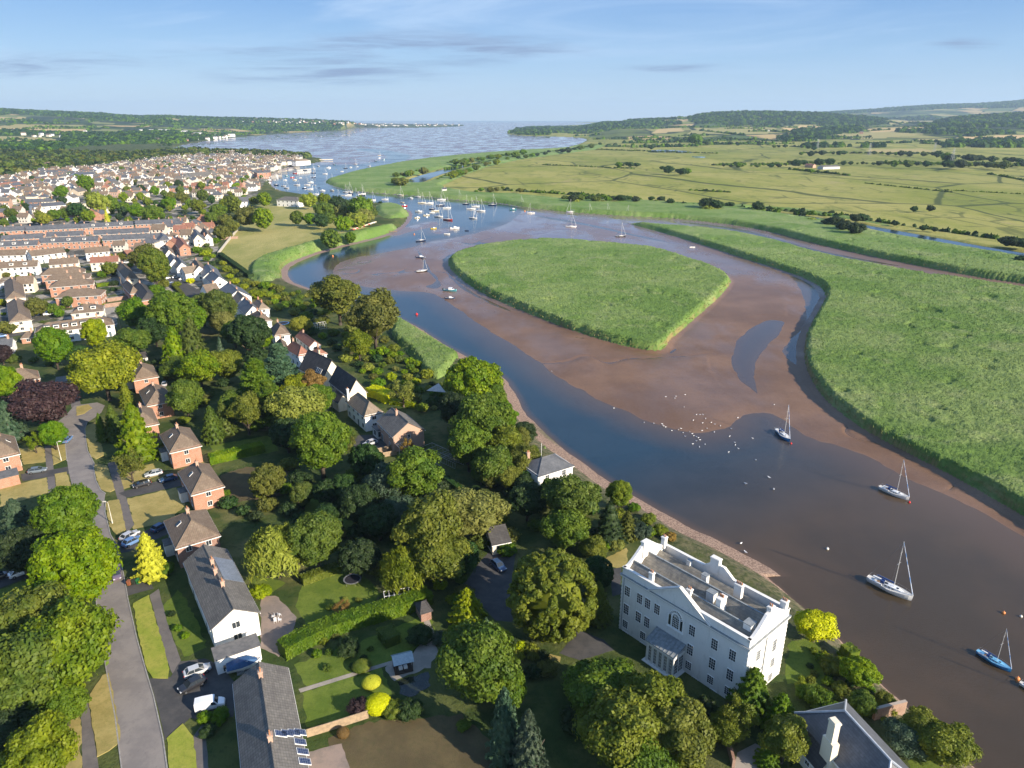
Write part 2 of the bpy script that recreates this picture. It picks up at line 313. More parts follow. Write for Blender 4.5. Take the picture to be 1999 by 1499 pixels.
ys = [44.0]
while ys[-1] < 14500:
    y = ys[-1]; pxstep = 1.5 if y < 420 else .85
    dy = pxstep*(y*y)/(CAMH*F)*.94; ys.append(y+max(.0034*y, min(dy, .022*y)))
ys = np.array(ys); us = np.arange(-1.3, 1.3001, .0022)
YY, UU = np.meshgrid(ys, us, indexing='ij'); XX = (UU*YY).ravel(); YY = YY.ravel(); nr, nc = len(ys), len(us)
Z, CLS, SL, SR, PAST, MUDD, POOLD = heights(XX, YY)
print('terrain', nr, nc)
ZG2 = Z.reshape(nr, nc); ZOK = (SL.reshape(nr, nc) > 5) | (SR.reshape(nr, nc) > 5)
def grid_ij(x, y):
    return np.clip(np.searchsorted(ys, y), 0, nr-1), np.clip(np.rint((x/np.maximum(y, 1)-us[0])/.0022).astype(int), 0, nc-1)
def ground_z(x, y): i, j = grid_ij(np.array([float(x)]), np.array([float(y)])); return float(ZG2[i[0], j[0]])

idx = np.arange(nr*nc).reshape(nr, nc)
Q = np.stack([idx[:-1,:-1], idx[:-1,1:], idx[1:,1:], idx[1:,:-1]], -1).reshape(-1, 4)
fld = np.clip(sdist(FIELD, XX, YY, 30)/2+.5, 0, 1)
for p in LAWNFAR: fld = np.maximum(fld, np.clip(sdist(p, XX, YY, 30)/3+.5, 0, 1))
straw = np.zeros_like(XX)
for P_, t in STRAWPX: straw = np.maximum(straw, t*(inpoly_px([P_], XX, YY, Z) & (YY > 1500)))
farm = np.clip((YY-2600)/150, 0, 1)*(Z > 3.2)
bank = np.clip(1-SL/14, 0, 1)
silt = np.clip((178-YY)/60+(XX-28)/90, 0, 1)
def sub(name, mask, mats, zz=None, attrs=None, smooth=True):
    f = Q[mask]; used = np.unique(f); rm = np.full(nr*nc, -1, np.int32); rm[used] = np.arange(len(used))
    V = np.stack([XX, YY, Z if zz is None else zz], -1)[used]
    return link(bpy.data.objects.new(name, mesh_np(name, V, rm[f], mats, smooth=smooth, attrs={k: a[used] for k, a in (attrs or {}).items()})))
qc = CLS[Q].max(1); qr = (CLS[Q] == 3).any(1); qz = Z[Q]

# ---- ground materials
def m_mud():
    m, nt, b = nmat('mud'); v = coords(nt, world=True)
    big = noise(nt, v, .035, 5, .6); fine = noise(nt, v, .9, 6, .7); wet = sharp(nt, noise(nt, N(nt, 'ShaderNodeMapping', i_Vector=v, i_Scale=(1,.5,1)).outputs[0], .02, 6, .65), .42, .6)
    peb = attr(nt, 'bank')
    c = mix(nt, sharp(nt, big, .35, .65), (.128,.072,.041), (.185,.108,.064)); c = mix(nt, mth(nt, 'MULTIPLY', sharp(nt, fine, .5, .7), .45), c, (.085,.050,.032))
    spot = sharp(nt, noise(nt, v, 3.5, 2, .5), .62, .72); c = mix(nt, mth(nt, 'MULTIPLY', spot, .35), c, (.36,.27,.21))
    c2 = mix(nt, sharp(nt, noise(nt, v, 2.5, 4, .7), .4, .6), (.15,.095,.068), (.34,.24,.175)); c = mix(nt, peb, c, c2)
    c = mix(nt, attr(nt, 'weed'), c, (.05,.075,.02))
    dry = mth(nt, 'MAXIMUM', peb, mth(nt, 'MULTIPLY', mth(nt, 'SUBTRACT', 1.0, wet), .6))
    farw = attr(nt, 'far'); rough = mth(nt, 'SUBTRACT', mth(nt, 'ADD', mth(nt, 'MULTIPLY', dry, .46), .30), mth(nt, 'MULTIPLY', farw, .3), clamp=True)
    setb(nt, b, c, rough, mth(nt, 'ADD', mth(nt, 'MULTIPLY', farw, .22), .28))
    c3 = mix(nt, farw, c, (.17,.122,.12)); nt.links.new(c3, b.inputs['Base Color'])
    bump(nt, b, mth(nt, 'MULTIPLY', mth(nt, 'ADD', fine, mth(nt, 'MULTIPLY', noise(nt, v, 4, 3), .5)), mth(nt, 'SUBTRACT', 1.0, farw)), .5, .12); return m
def m_water():
    m, nt, b = nmat('water'); v = coords(nt, world=True); s = attr(nt, 'silt'); sh = attr(nt, 'shallow')
    f = sharp(nt, noise(nt, v, .03, 4), .35, .65)
    deep = mix(nt, f, (.010,.028,.046), (.016,.036,.056)); brown = mix(nt, f, (.048,.034,.019), (.066,.044,.024))
    c = mix(nt, s, deep, brown); c = mix(nt, sh, c, (.095,.060,.037)); setb(nt, b, c, mth(nt, 'ADD', mth(nt, 'MULTIPLY', sharp(nt, noise(nt, v, .012, 5, .65), .4, .62), .12), .06), .5); b.inputs['IOR'].default_value = 1.38
    r = noise(nt, N(nt, 'ShaderNodeMapping', i_Vector=v, i_Scale=(.6,1.5,1), i_Rotation=(0,0,.6)).outputs[0], 1.6, 4, .6)
    bump(nt, b, mth(nt, 'MULTIPLY', r, mth(nt, 'SUBTRACT', 1.0, sharp(nt, N(nt, 'ShaderNodeVectorMath', operation='LENGTH', i_0=v).outputs['Value'], 500, 1400))), .16, .12); return m
URB = [[(-80,352),(120,335),(260,320),(400,303),(540,302),(590,312),(520,350),(500,385),(440,400),(428,450),(425,500),(400,530),(440,570),(500,620),(470,640),(400,600),(330,590),(230,600),(228,640),(150,650),(70,680),(-80,690)]]
urb = np.where(YY > 300, inpoly_px(URB, XX, YY, np.full_like(Z, ZG)), False).astype(np.float32)*.9
def m_ground():
    m, nt, b = nmat('ground'); v = coords(nt, world=True)
    g = mix(nt, sharp(nt, noise(nt, v, .11, 5, .65), .38, .62), (.035,.06,.014), (.085,.10,.03))
    g = mix(nt, mth(nt, 'MULTIPLY', sharp(nt, noise(nt, v, .05, 4, .6), .55, .66), .8), g, (.15,.14,.055))
    g = mix(nt, mth(nt, 'MULTIPLY', sharp(nt, noise(nt, v, .9, 4, .7), .5, .75), .6), g, (.02,.032,.01))
    fn = noise(nt, N(nt, 'ShaderNodeMapping', i_Vector=v, i_Scale=(.03,.012,1), i_Rotation=(0,0,-.5)).outputs[0], 1., 5, .65)
    fd = mix(nt, sharp(nt, fn, .35, .65), (.25,.25,.07), (.42,.36,.14)); fd = mix(nt, mth(nt, 'MULTIPLY', noise(nt, v, .6, 5, .7), .5), fd, (.13,.15,.04))
    g = mix(nt, attr(nt, 'field'), g, fd)
    yd = mix(nt, sharp(nt, noise(nt, v, .16, 3, .5), .42, .50), (.20,.185,.165), (.34,.31,.27)); yd = mix(nt, sharp(nt, noise(nt, v, .09, 4, .6), .50, .54), yd, (.08,.078,.075))
    g = mix(nt, mth(nt, 'MULTIPLY', attr(nt, 'urban'), sharp(nt, noise(nt, v, .07, 4, .6), .42, .48)), g, yd)
    # farmed slopes far away: a patchwork of fields between hedges
    o = N(nt, 'ShaderNodeMapping', i_Vector=v, i_Scale=(.0034,.0021,0), i_Rotation=(0,0,.3)).outputs[0]
    vo = N(nt, 'ShaderNodeTexVoronoi', i_Vector=o, i_Scale=1.0, i_Randomness=.85); ve = N(nt, 'ShaderNodeTexVoronoi', feature='DISTANCE_TO_EDGE', i_Vector=o, i_Scale=1.0, i_Randomness=.85)
    cr = N(nt, 'ShaderNodeSeparateColor', i_0=vo.outputs['Color']).outputs[0]
    pc = ramp(nt, cr, [(0,(.045,.075,.02)),(.3,(.09,.12,.03)),(.42,(.17,.19,.05)),(.55,(.30,.26,.10)),(.68,(.38,.29,.13)),(.8,(.08,.12,.03)),(1,(.22,.22,.07))])
    pc.node.color_ramp.interpolation = 'CONSTANT'
    pc = mix(nt, sharp(nt, ve.outputs[0], .05, .02), pc, (.015,.03,.01))
    wood = sharp(nt, noise(nt, v, .0011, 6, .68), .50, .53); pc = mix(nt, wood, pc, mix(nt, sharp(nt, noise(nt, v, .03, 4, .7), .4, .6), (.012,.026,.01), (.035,.055,.02)))
    g = mix(nt, attr(nt, 'farm'), g, pc)
    st = attr(nt, 'straw'); g = mix(nt, sharp(nt, st, .05, .15), g, mix(nt, st, (.2,.23,.08), (.45,.33,.15)))
    g = mix(nt, mth(nt, 'MULTIPLY', attr(nt, 'bank'), .7), g, mix(nt, sharp(nt, noise(nt, v, .8, 5, .7), .4, .6), (.05,.055,.03), (.22,.17,.12)))
    setb(nt, b, g, .9, .15); bump(nt, b, noise(nt, v, .7, 6, .75), .8, .6); return m
def m_pasture():
    m, nt, b = nmat('pasture'); v = coords(nt, world=True); w = N(nt, 'ShaderNodeMapping', i_Vector=v, i_Scale=(1,.55,1), i_Rotation=(0,0,.25)).outputs[0]
    c = mix(nt, sharp(nt, noise(nt, w, .006, 6, .7), .38, .62), (.25,.265,.05), (.38,.345,.105))
    c = mix(nt, mth(nt, 'MULTIPLY', sharp(nt, noise(nt, w, .035, 6, .75, 1.), .5, .68), .7), c, (.10,.135,.03))
    c = mix(nt, mth(nt, 'MULTIPLY', sharp(nt, noise(nt, w, .016, 5, .75, 2.), .58, .66), .65), c, (.38,.31,.15))
    o = N(nt, 'ShaderNodeMapping', i_Vector=v, i_Scale=(.0042,.0030,0), i_Rotation=(0,0,-.35)).outputs[0]
    o = N(nt, 'ShaderNodeMix', data_type='VECTOR', i_0=.07, i_4=o, i_5=N(nt, 'ShaderNodeTexNoise', i_Vector=v, i_Scale=.008).outputs['Color']).outputs[1]
    ve = N(nt, 'ShaderNodeTexVoronoi', feature='DISTANCE_TO_EDGE', i_Vector=o, i_Scale=1.0, i_Randomness=.8); vo = N(nt, 'ShaderNodeTexVoronoi', i_Vector=o, i_Scale=1.0, i_Randomness=.8)
    tone = N(nt, 'ShaderNodeSeparateColor', i_0=vo.outputs['Color']).outputs[1]
    c = mix(nt, mth(nt, 'MULTIPLY', tone, .30), c, (.085,.135,.025))
    c = mix(nt, mth(nt, 'MULTIPLY', sharp(nt, ve.outputs[0], .014, .005), .8), c, (.03,.05,.018))
    o2 = N(nt, 'ShaderNodeTexVoronoi', feature='DISTANCE_TO_EDGE', i_Vector=w, i_Scale=.03, i_Randomness=1.)
    c = mix(nt, mth(nt, 'MULTIPLY', mth(nt, 'MULTIPLY', sharp(nt, o2.outputs[0], .06, .02), sharp(nt, noise(nt, w, .01, 3), .5, .6)), .6), c, (.05,.07,.02))
    c = mix(nt, mth(nt, 'MULTIPLY', noise(nt, v, .5, 5, .75), .35), c, (.06,.08,.02))
    o = N(nt, 'ShaderNodeMapping', i_Vector=v, i_Scale=(.0036,.0023,0), i_Rotation=(0,0,.2)).outputs[0]
    vo = N(nt, 'ShaderNodeTexVoronoi', i_Vector=o, i_Scale=1.0, i_Randomness=.85); ve = N(nt, 'ShaderNodeTexVoronoi', feature='DISTANCE_TO_EDGE', i_Vector=o, i_Scale=1.0, i_Randomness=.85)
    cr = N(nt, 'ShaderNodeSeparateColor', i_0=vo.outputs['Color']).outputs[0]
    pc = ramp(nt, cr, [(0,(.10,.13,.03)),(.2,(.24,.23,.075)),(.45,(.19,.21,.05)),(.58,(.40,.30,.13)),(.72,(.29,.26,.10)),(.82,(.07,.11,.03)),(1,(.33,.27,.11))]); pc.node.color_ramp.interpolation = 'CONSTANT'
    pc = mix(nt, sharp(nt, ve.outputs[0], .045, .02), pc, (.015,.03,.01))
    wood = sharp(nt, noise(nt, v, .0012, 6, .68), .53, .56); pc = mix(nt, wood, pc, mix(nt, sharp(nt, noise(nt, v, .03, 4, .7), .4, .6), (.012,.026,.01), (.035,.055,.02)))
    c = mix(nt, attr(nt, 'farm'), c, pc)
    st = attr(nt, 'straw'); c = mix(nt, sharp(nt, st, .05, .15), c, mix(nt, st, (.24,.24,.085), (.50,.36,.17)))
    setb(nt, b, c, .9, .15); bump(nt, b, noise(nt, v, .35, 6, .75), .8, .8); return m
def m_reed():
    m, nt, b = nmat('reeds'); v = coords(nt, world=True)
    c = mix(nt, sharp(nt, noise(nt, v, .022, 5, .65), .4, .6), (.135,.225,.045), (.21,.285,.085))
    c = mix(nt, mth(nt, 'MULTIPLY', sharp(nt, noise(nt, v, .06, 5, .7, .6), .5, .66), .55), c, (.30,.33,.15))
    st = noise(nt, N(nt, 'ShaderNodeMapping', i_Vector=v, i_Scale=(1.6,.5,1.), i_Rotation=(0,0,.5)).outputs[0], .9, 6, .8)
    c = mix(nt, mth(nt, 'MULTIPLY', sharp(nt, st, .42, .66), .7), c, (.065,.125,.025))
    nz = N(nt, 'ShaderNodeSeparateXYZ', i_0=N(nt, 'ShaderNodeNewGeometry').outputs['Normal']).outputs[2]
    pz = N(nt, 'ShaderNodeSeparateXYZ', i_0=v).outputs[2]
    stem = mth(nt, 'MULTIPLY', sharp(nt, nz, .62, .35), sharp(nt, pz, 3.6, 2.0))
    c = mix(nt, stem, c, mix(nt, noise(nt, v, 1.2, 4, .7), (.19,.15,.06), (.36,.27,.12)))
    setb(nt, b, c, .8, .2); bump(nt, b, noise(nt, v, 1.1, 5, .8), 1., .8); return m
M_MUD, M_WATER, M_GROUND, M_PAST, M_REED = m_mud(), m_water(), m_ground(), m_pasture(), m_reed()
q3 = (qc == 3) | qr
bankf = np.clip((SL+13)/6, 0, 1)*(YY < 420)+np.clip((SL+9)/5, 0, 1)*((YY >= 420) & (YY < 800))
weedp = sdist(smooth(W2([(1040,826),(1075,845),(1130,868),(1148,882),(1120,884),(1080,868),(1050,845),(1030,828)])), XX, YY, 20); weed = np.clip(weedp/2.5+.4*fbm(XX, YY, 3, 3)*2-.2, 0, 1)
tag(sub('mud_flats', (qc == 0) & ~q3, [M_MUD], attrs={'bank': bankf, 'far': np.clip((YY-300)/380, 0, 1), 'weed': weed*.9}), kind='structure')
tag(sub('ground', (qc == 1) & ~q3, [M_GROUND], attrs={'field': fld, 'farm': farm, 'straw': straw, 'bank': bank*(YY < 500), 'urban': urb}), kind='structure')
tag(sub('pasture', (qc == 2) & ~q3, [M_PAST], attrs={'farm': farm, 'straw': straw}), kind='structure')
tag(sub('reed_beds', q3, [M_REED], smooth=True), kind='stuff')
# ---- reed blades standing out of the canopy, denser along the edges
g_ = np.random.default_rng(3)
def reed_blades(n, y0, y1):
    Yb = np.sqrt(g_.uniform(y0*y0, y1*y1, n)); Xb = g_.uniform(-.35, 1.0, n)*Yb; i, j = grid_ij(Xb, Yb); ok = REEDM[i, j] & (g_.random(n) < np.clip((560-Yb)/330, 0, 1)); Xb, Yb, i, j = Xb[ok], Yb[ok], i[ok], j[ok]
    z = ZG2[i, j]; n = len(z); a = g_.uniform(0, math.pi, n); w = .05+Yb*.0004; h = g_.uniform(.1, .5, n); dx, dy = np.cos(a)*w, np.sin(a)*w; lx, ly = g_.normal(size=n)*.25+.15, g_.normal(size=n)*.25
    return np.stack([np.stack([Xb-dx, Yb-dy, z-.35], 1), np.stack([Xb+dx, Yb+dy, z-.35], 1), np.stack([Xb+dx*.4+lx, Yb+dy*.4+ly, z+h], 1), np.stack([Xb-dx*.4+lx, Yb-dy*.4+ly, z+h], 1)], 1).reshape(-1, 3)
REEDM = (CLS == 3).reshape(nr, nc)
Vb = np.concatenate([reed_blades(420000, 80, 560)])
tag(link(bpy.data.objects.new('reed_blades', mesh_np('reed_blades', Vb, np.arange(len(Vb)).reshape(-1, 4), [M_REED]))), kind='stuff')
# ---- the water lies level at zero wherever the bed is lower
wz = np.zeros_like(Z); wm = (qz.min(1) < .02) & (qc == 0)
tag(sub('river_water', wm, [M_WATER], zz=wz, attrs={'silt': silt, 'shallow': np.clip((Z+.45)/.45, 0, 1)*.8}), kind='structure')
b = MB(); b.add([(-40000,14300,0),(40000,14300,0),(40000,20500,0),(-40000,20500,0)], [(0,1,2,3)]); b.add([(-40000,60,-.02),(-17000,60,-.02),(-17000,14300,-.02),(-40000,14300,-.02)], [(0,1,2,3)])
b.add([(17000,60,-.02),(40000,60,-.02),(40000,14300,-.02),(17000,14300,-.02)], [(0,1,2,3)])
sea = b.build('sea_water', M_WATER, kind='structure')
cw = MB()
for P in CANALS: cw.add([(x, y, 1.15) for x, y in P], [list(range(len(P)))])
cw.build('canal_water', M_WATER, kind='structure')
# ================================================================ TREES
LM = {
 'mid':   LEAF('leaf_mid', (.060,.118,.010), (.135,.195,.018)),
 'bright':LEAF('leaf_bright', (.085,.148,.008), (.195,.245,.016)),
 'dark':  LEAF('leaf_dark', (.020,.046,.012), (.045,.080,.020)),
 'olive': LEAF('leaf_olive', (.085,.110,.014), (.175,.190,.028)),
 'pale':  LEAF('leaf_pale', (.15,.18,.03), (.27,.29,.06)),
 'blue':  LEAF('leaf_blue_green', (.040,.082,.045), (.090,.135,.075)),
 'gold':  LEAF('leaf_gold', (.40,.42,.004), (.58,.60,.008), .2, .2),
 'lime':  LEAF('leaf_lime', (.145,.19,.008), (.29,.32,.015)),
 'purple':LEAF('leaf_purple', (.024,.014,.016), (.048,.028,.029), .1),
 'rust':  LEAF('leaf_rust', (.20,.13,.03), (.30,.20,.05)),
}
M_BARK = MAT('bark', (.11,.085,.06), (.055,.045,.035), 3, bmp=(8,.6,.05))
def unit(n):
    v = rng.normal(size=(n, 3)); return v/np.linalg.norm(v, axis=1)[:, None]
def leaves(P, Nn, size, jitter=.55, stretch=1.5, droop=0.0):
    n = len(P); nn = Nn+rng.normal(size=(n,3))*jitter; nn /= np.linalg.norm(nn, axis=1)[:, None]
    t = np.cross(nn, rng.normal(size=(n,3))); t[:, 2] -= droop; t /= np.linalg.norm(t, axis=1)[:, None]; bt = np.cross(nn, t)
    s = (size*rng.uniform(.6, 1.35, n))[:, None]; a = t*s*stretch*.5; b = bt*s*.5
    V = np.stack([P-a, P+b*.9-a*.1, P+a, P-b*.9-a*.1], 1).reshape(-1, 3)
    return V, np.arange(4*n).reshape(-1, 4)
def ell_core(c, r, seg=8):
    V = []; Fc = []
    for i in range(seg+1):
        th = math.pi*i/seg
        for j in range(seg):
            ph = 2*math.pi*j/seg; V.append((c[0]+r[0]*math.sin(th)*math.cos(ph), c[1]+r[1]*math.sin(th)*math.sin(ph), c[2]+r[2]*math.cos(th)))
    for i in range(seg):
        for j in range(seg): Fc.append((i*seg+j, (i+1)*seg+j, (i+1)*seg+(j+1) % seg, i*seg+(j+1) % seg))
    return np.array(V), np.array(Fc)
def crown_mesh(name, kind, n, seed):
    # crown of horizontal radius 1 resting on z = 0 (its lowest leaves); returns the mesh and its height
    global rng; rng = np.random.default_rng(seed); P = []; NN = []; cores = []; J, ST_, DR, LS = .5, 1.5, 0., .068
    if kind in ('oak', 'elm', 'ash', 'clump', 'bush', 'dome'):
        Hh = {'oak': 1.75, 'elm': 2.1, 'ash': 2.2, 'clump': 1.9, 'bush': 1.15, 'dome': 2.1}[kind]
        K, lr = {'oak': (44, .34), 'elm': (70, .24), 'ash': (34, .30), 'clump': (95, .19), 'bush': (22, .36), 'dome': (240, .10)}[kind]
        base = .78 if kind != 'ash' else .70; cz = Hh*.5
        for k in range(K):
            z = 1-2*(k+.5)/K; a = k*2.39996+rng.uniform(-.35, .35); q = math.sqrt(1-z*z)
            low = .80 if z < -.3 else 1.0
            wob = rng.uniform(.62, 1.10) if kind in ('oak', 'ash') else rng.uniform(.86, 1.03); wob = wob if kind != 'dome' else rng.uniform(.96, 1.02)
            c = np.array([q*math.cos(a)*base*wob*low, q*math.sin(a)*base*wob*low, cz+z*Hh*.5*base*wob*(.93 if z > 0 else .9)])
            if kind == 'dome': c = np.array([q*math.cos(a)*.90*wob, q*math.sin(a)*.90*wob, cz+z*Hh*.46*wob])
            r = lr*rng.uniform(.7, 1.3); m = int(n/K); u = unit(m); u[:, 2] = np.where(u[:, 2] < -.35, -u[:, 2], u[:, 2])
            sc = np.array([1, 1, .82 if kind != 'dome' else 1.2]); p = c+u*r*sc*rng.uniform(.75, 1.08, (m, 1)); P.append(p); NN.append(u+.35*(p-[0,0,cz])); cores.append((c, (r*.72, r*.72, r*.6)))
        cores.append(((0,0,cz), (base*.80, base*.80, Hh*.5*base*.86) if kind != 'ash' else (.5,.5,Hh*.36)))
        if kind == 'dome': J, LS = .40, .055; cores[-1] = ((0,0,cz), (.64,.64,Hh*.33))
        if kind == 'elm': LS = .058
    elif kind in ('cone', 'spruce', 'yew'):
        Hh = {'cone': 3.0, 'spruce': 3.6, 'yew': 2.3}[kind]; nb = {'cone': 120, 'spruce': 130, 'yew': 110}[kind]
        for k in range(nb):
            t = (k+.5)/nb; z = t**.92*Hh*.97; rr = (1-t)**(.62 if kind != 'spruce' else .85)*rng.uniform(.72, 1.05)*(min(1, .6+t*4)); a = k*2.39996
            d = np.array([math.cos(a), math.sin(a), 0]); m = int(n/nb); s = rng.random(m)**.6; side = np.array([-d[1], d[0], 0])
            w = (rng.random(m)-.5)*.34*(rr+.12)*(1.15-s); up = -.28*s*rr+rng.normal(size=m)*.035+(.10 if kind == 'yew' else .0)*s
            p = d*(s*rr)[:, None]+side*w[:, None]+np.array([0,0,1])*(z+up)[:, None]; P.append(p); NN.append(np.tile(d*.75+np.array([0,0,.75]), (m, 1)))
        for i in range(6): t = i/6; cores.append(((0,0,Hh*t*.9+.18), ((1-t)**.7*.62+.03, (1-t)**.7*.62+.03, Hh*.13)))
        J, ST_, LS = .5, 2.0, .062
    elif kind == 'cedar':
        Hh = 2.3
        for k in range(46):
            t = (k+.5)/46; z = .25+t*2.0; rr = (1-t*.72)*rng.uniform(.62, 1.05); a = k*2.39996; c = np.array([math.cos(a)*rr*.62, math.sin(a)*rr*.62, z+rng.uniform(-.05,.05)])
            m = int(n/46); u = unit(m); P.append(c+u*np.array([.38*rr+.08, .38*rr+.08, .07])); NN.append(np.tile([0,0,1.], (m, 1))+u*.5); cores.append((c, (.26*rr, .26*rr, .035)))
        cores.append(((0,0,1.05), (.26,.26,.95))); J, ST_, LS = .45, 2.0, .075
    elif kind == 'willow':
        Hh = 2.0
        for k in range(60):
            a = k*2.39996; rr = math.sqrt((k+.5)/60)*.92; top = Hh*(1-.38*rr**2)*rng.uniform(.86, 1.0); m = int(n/60); s = rng.random(m)
            ln = rng.uniform(.5, 1.0)*top*.75; p = np.stack([math.cos(a)*rr+rng.normal(size=m)*.055*(1+s), math.sin(a)*rr+rng.normal(size=m)*.055*(1+s), top-s*ln], 1); P.append(p)
            NN.append(np.tile([math.cos(a)*.8, math.sin(a)*.8, .5], (m, 1)))
        cores += [((0,0,1.0), (.66,.66,.78))]; J, ST_, DR, LS = .35, 3.2, 1.6, .06
    elif kind == 'egg':
        Hh = 2.2; u = unit(n); u[:, 2] = np.where(u[:, 2] < -.75, -u[:, 2], u[:, 2]); P.append(u*[.97,.97,1.1]+[0,0,1.1]); NN.append(u); cores.append(((0,0,1.1), (.93,.93,1.06))); J, LS = .4, .10
    elif kind == 'sparse':
        Hh = 2.1
        for k in range(26):
            a = k*2.39996; z = rng.uniform(.5, 2.0); rr = rng.uniform(.3, .85); c = np.array([math.cos(a)*rr, math.sin(a)*rr, z]); m = int(n/26); u = unit(m); P.append(c+u*.26*rng.uniform(.3, 1.1, (m, 1))); NN.append(u)
        J, LS = .8, .07
    P = np.concatenate(P); NN = np.concatenate(NN); NN /= np.linalg.norm(NN, axis=1)[:, None]+1e-6
    P[:, 2] = np.maximum(P[:, 2], .02)
    V, Fq = leaves(P, NN, LS*(1 if n > 2500 else (1.9 if n < 900 else 1.45)), J, ST_, DR); Vs = [V]; Fs = [Fq]; off = len(V)
    for c, r in cores:
        cv_, cf = ell_core(c, r, 8 if n > 2500 else 5); Vs.append(cv_); Fs.append(cf+off); off += len(cv_)
    return mesh_np(name, np.concatenate(Vs), np.concatenate(Fs), [LM['mid']]), Hh
def trunk_mesh(name, kind, Hh, seed):
    r = random.Random(seed); b = MB(); c = .45 if kind in ('oak', 'elm', 'ash', 'clump', 'sparse', 'willow', 'dome') else .75
    b.tube((0,0,-.75), (0,0,-.2), .095, .07, 8); b.tube((0,0,-.2), (r.uniform(-.05,.05), r.uniform(-.05,.05), Hh*c), .07, .035, 7)
    if kind not in ('cone', 'spruce', 'egg', 'cedar'):
        for k in range(7):
            a = k*2.4; z0 = r.uniform(-.05, .35)*Hh*.5; b.tube((0,0,max(-.1, z0)), (math.cos(a)*r.uniform(.45,.7), math.sin(a)*r.uniform(.45,.7), z0+r.uniform(.35,.8)), .035, .012, 5)
    return b.mesh(name, [M_BARK], True)
KINDS = {}
for kind, seeds, n in (('oak', (1,2,3), 15000), ('elm', (4,5), 16000), ('ash', (6,7), 13000), ('clump', (8,9), 16000), ('dome', (10,), 24000), ('cone', (11,12), 14000), ('spruce', (13,), 10000),
                       ('yew', (14,15), 14000), ('cedar', (16,), 12000), ('willow', (17,), 12000), ('bush', (18,19), 4200), ('egg', (20,), 5500), ('sparse', (21,), 3200)):
    KINDS[kind] = [(crown_mesh('crown_'+kind, kind, n, s)[0], crown_mesh('x', kind, 60, s)[1], None) for s in seeds]
    KINDS[kind] = [(a, h, trunk_mesh('trunk_'+kind, kind, h, s)) for (a, h, _), s in zip(KINDS[kind], seeds)]
LOW = {k: [crown_mesh('far_crown_'+k, k, n, s)[0] for s in ss] for k, ss, n in (('oak', (31,32,33), 1500), ('elm', (34,35), 1500), ('cone', (36,), 1300), ('bush', (37,38), 700))}
TINY = {k: [crown_mesh('tiny_crown_'+k, k, n, s)[0] for s in ss] for k, ss, n in (('oak', (41,42), 330), ('bush', (43,), 200), ('cone', (44,), 300))}
HK = {'oak': 1.75, 'elm': 2.1, 'ash': 2.2, 'clump': 1.9, 'bush': 1.15, 'dome': 2.1, 'cone': 3.0, 'spruce': 3.6, 'yew': 2.3, 'cedar': 2.3, 'willow': 2.0, 'egg': 2.2, 'sparse': 2.1}
TR = {'oak': .28, 'elm': .25, 'ash': .30, 'clump': .18, 'dome': .05, 'cone': .05, 'spruce': .06, 'yew': .05, 'cedar': .25, 'willow': .08, 'bush': 0, 'egg': 0, 'sparse': .35}
rt = random.Random(5)
def solve(cx, cy, r, kind, asp=1.0, gz=None):   # crown centre + radius in the photo -> root position and crown radius in metres
    Hh = HK[kind]*asp; d = None; p = G(cx, cy, 6 if gz is None else gz+2)
    for _ in range(6):
        Rr = r*depth(p)/F; g0 = gz if gz is not None else ZG
        p = G(cx, cy, g0+Rr*(TR[kind]+Hh/2))
    return p.x, p.y, Rr
def tree(cx, cy, r, kind, leaf, label, group=None, asp=1.0, cat='tree', gz=None, name=None, lod=None):
    if lod is None and kind in ('oak','elm','ash','yew','cedar','sparse','clump','willow','cone','spruce'): r = r*1.13
    x, y, Rr = solve(cx, cy, r, kind, asp, gz); g = ground_z(x, y) if gz is None else gz
    nm = name or ('bush' if kind in ('bush', 'egg') else 'conifer_tree' if kind in ('cone', 'spruce', 'yew', 'cedar') else 'broadleaf_tree')
    if cat == 'tree' and kind in ('bush', 'egg'): cat = 'bush'
    a = rt.uniform(0, 6.28)
    if lod:
        tb = TINY if lod == 2 else LOW; k2 = kind if kind in tb else ('cone' if kind in ('spruce', 'yew', 'cedar') else 'bush' if kind == 'egg' else 'oak')
        o = link(bpy.data.objects.new(nm, rt.choice(tb[k2]))); o.location = (x, y, g+Rr*TR[kind]*.6-.1); o.scale = (Rr, Rr*rt.uniform(.9,1.1), Rr*asp*HK[kind]/HK[k2]); o.rotation_euler = (0, 0, a)
        paint(o, LM[leaf]); tag(o, label, cat, group); return o
    cm, h, tm = rt.choice(KINDS[kind]); t = empty(nm, (x, y, g-.1), a, label, cat, group); t.scale = (Rr, Rr, Rr)
    zb = TR[kind]; o = link(bpy.data.objects.new('foliage' if nm in ('bush', 'shrub') else 'crown', cm), t); o.location = (0, 0, zb); o.scale = (rt.uniform(.9, 1.12), rt.uniform(.88, 1.12), asp*rt.uniform(.92, 1.08)); paint(o, LM[leaf])
    o = link(bpy.data.objects.new('stem' if nm in ('bush', 'shrub') else 'trunk', tm), t); o.location = (0, 0, zb); 
    if kind in ('bush', 'egg'): o.scale = (1, 1, .6)
    else: o.scale = (1, 1, asp)
    return t
T = tree
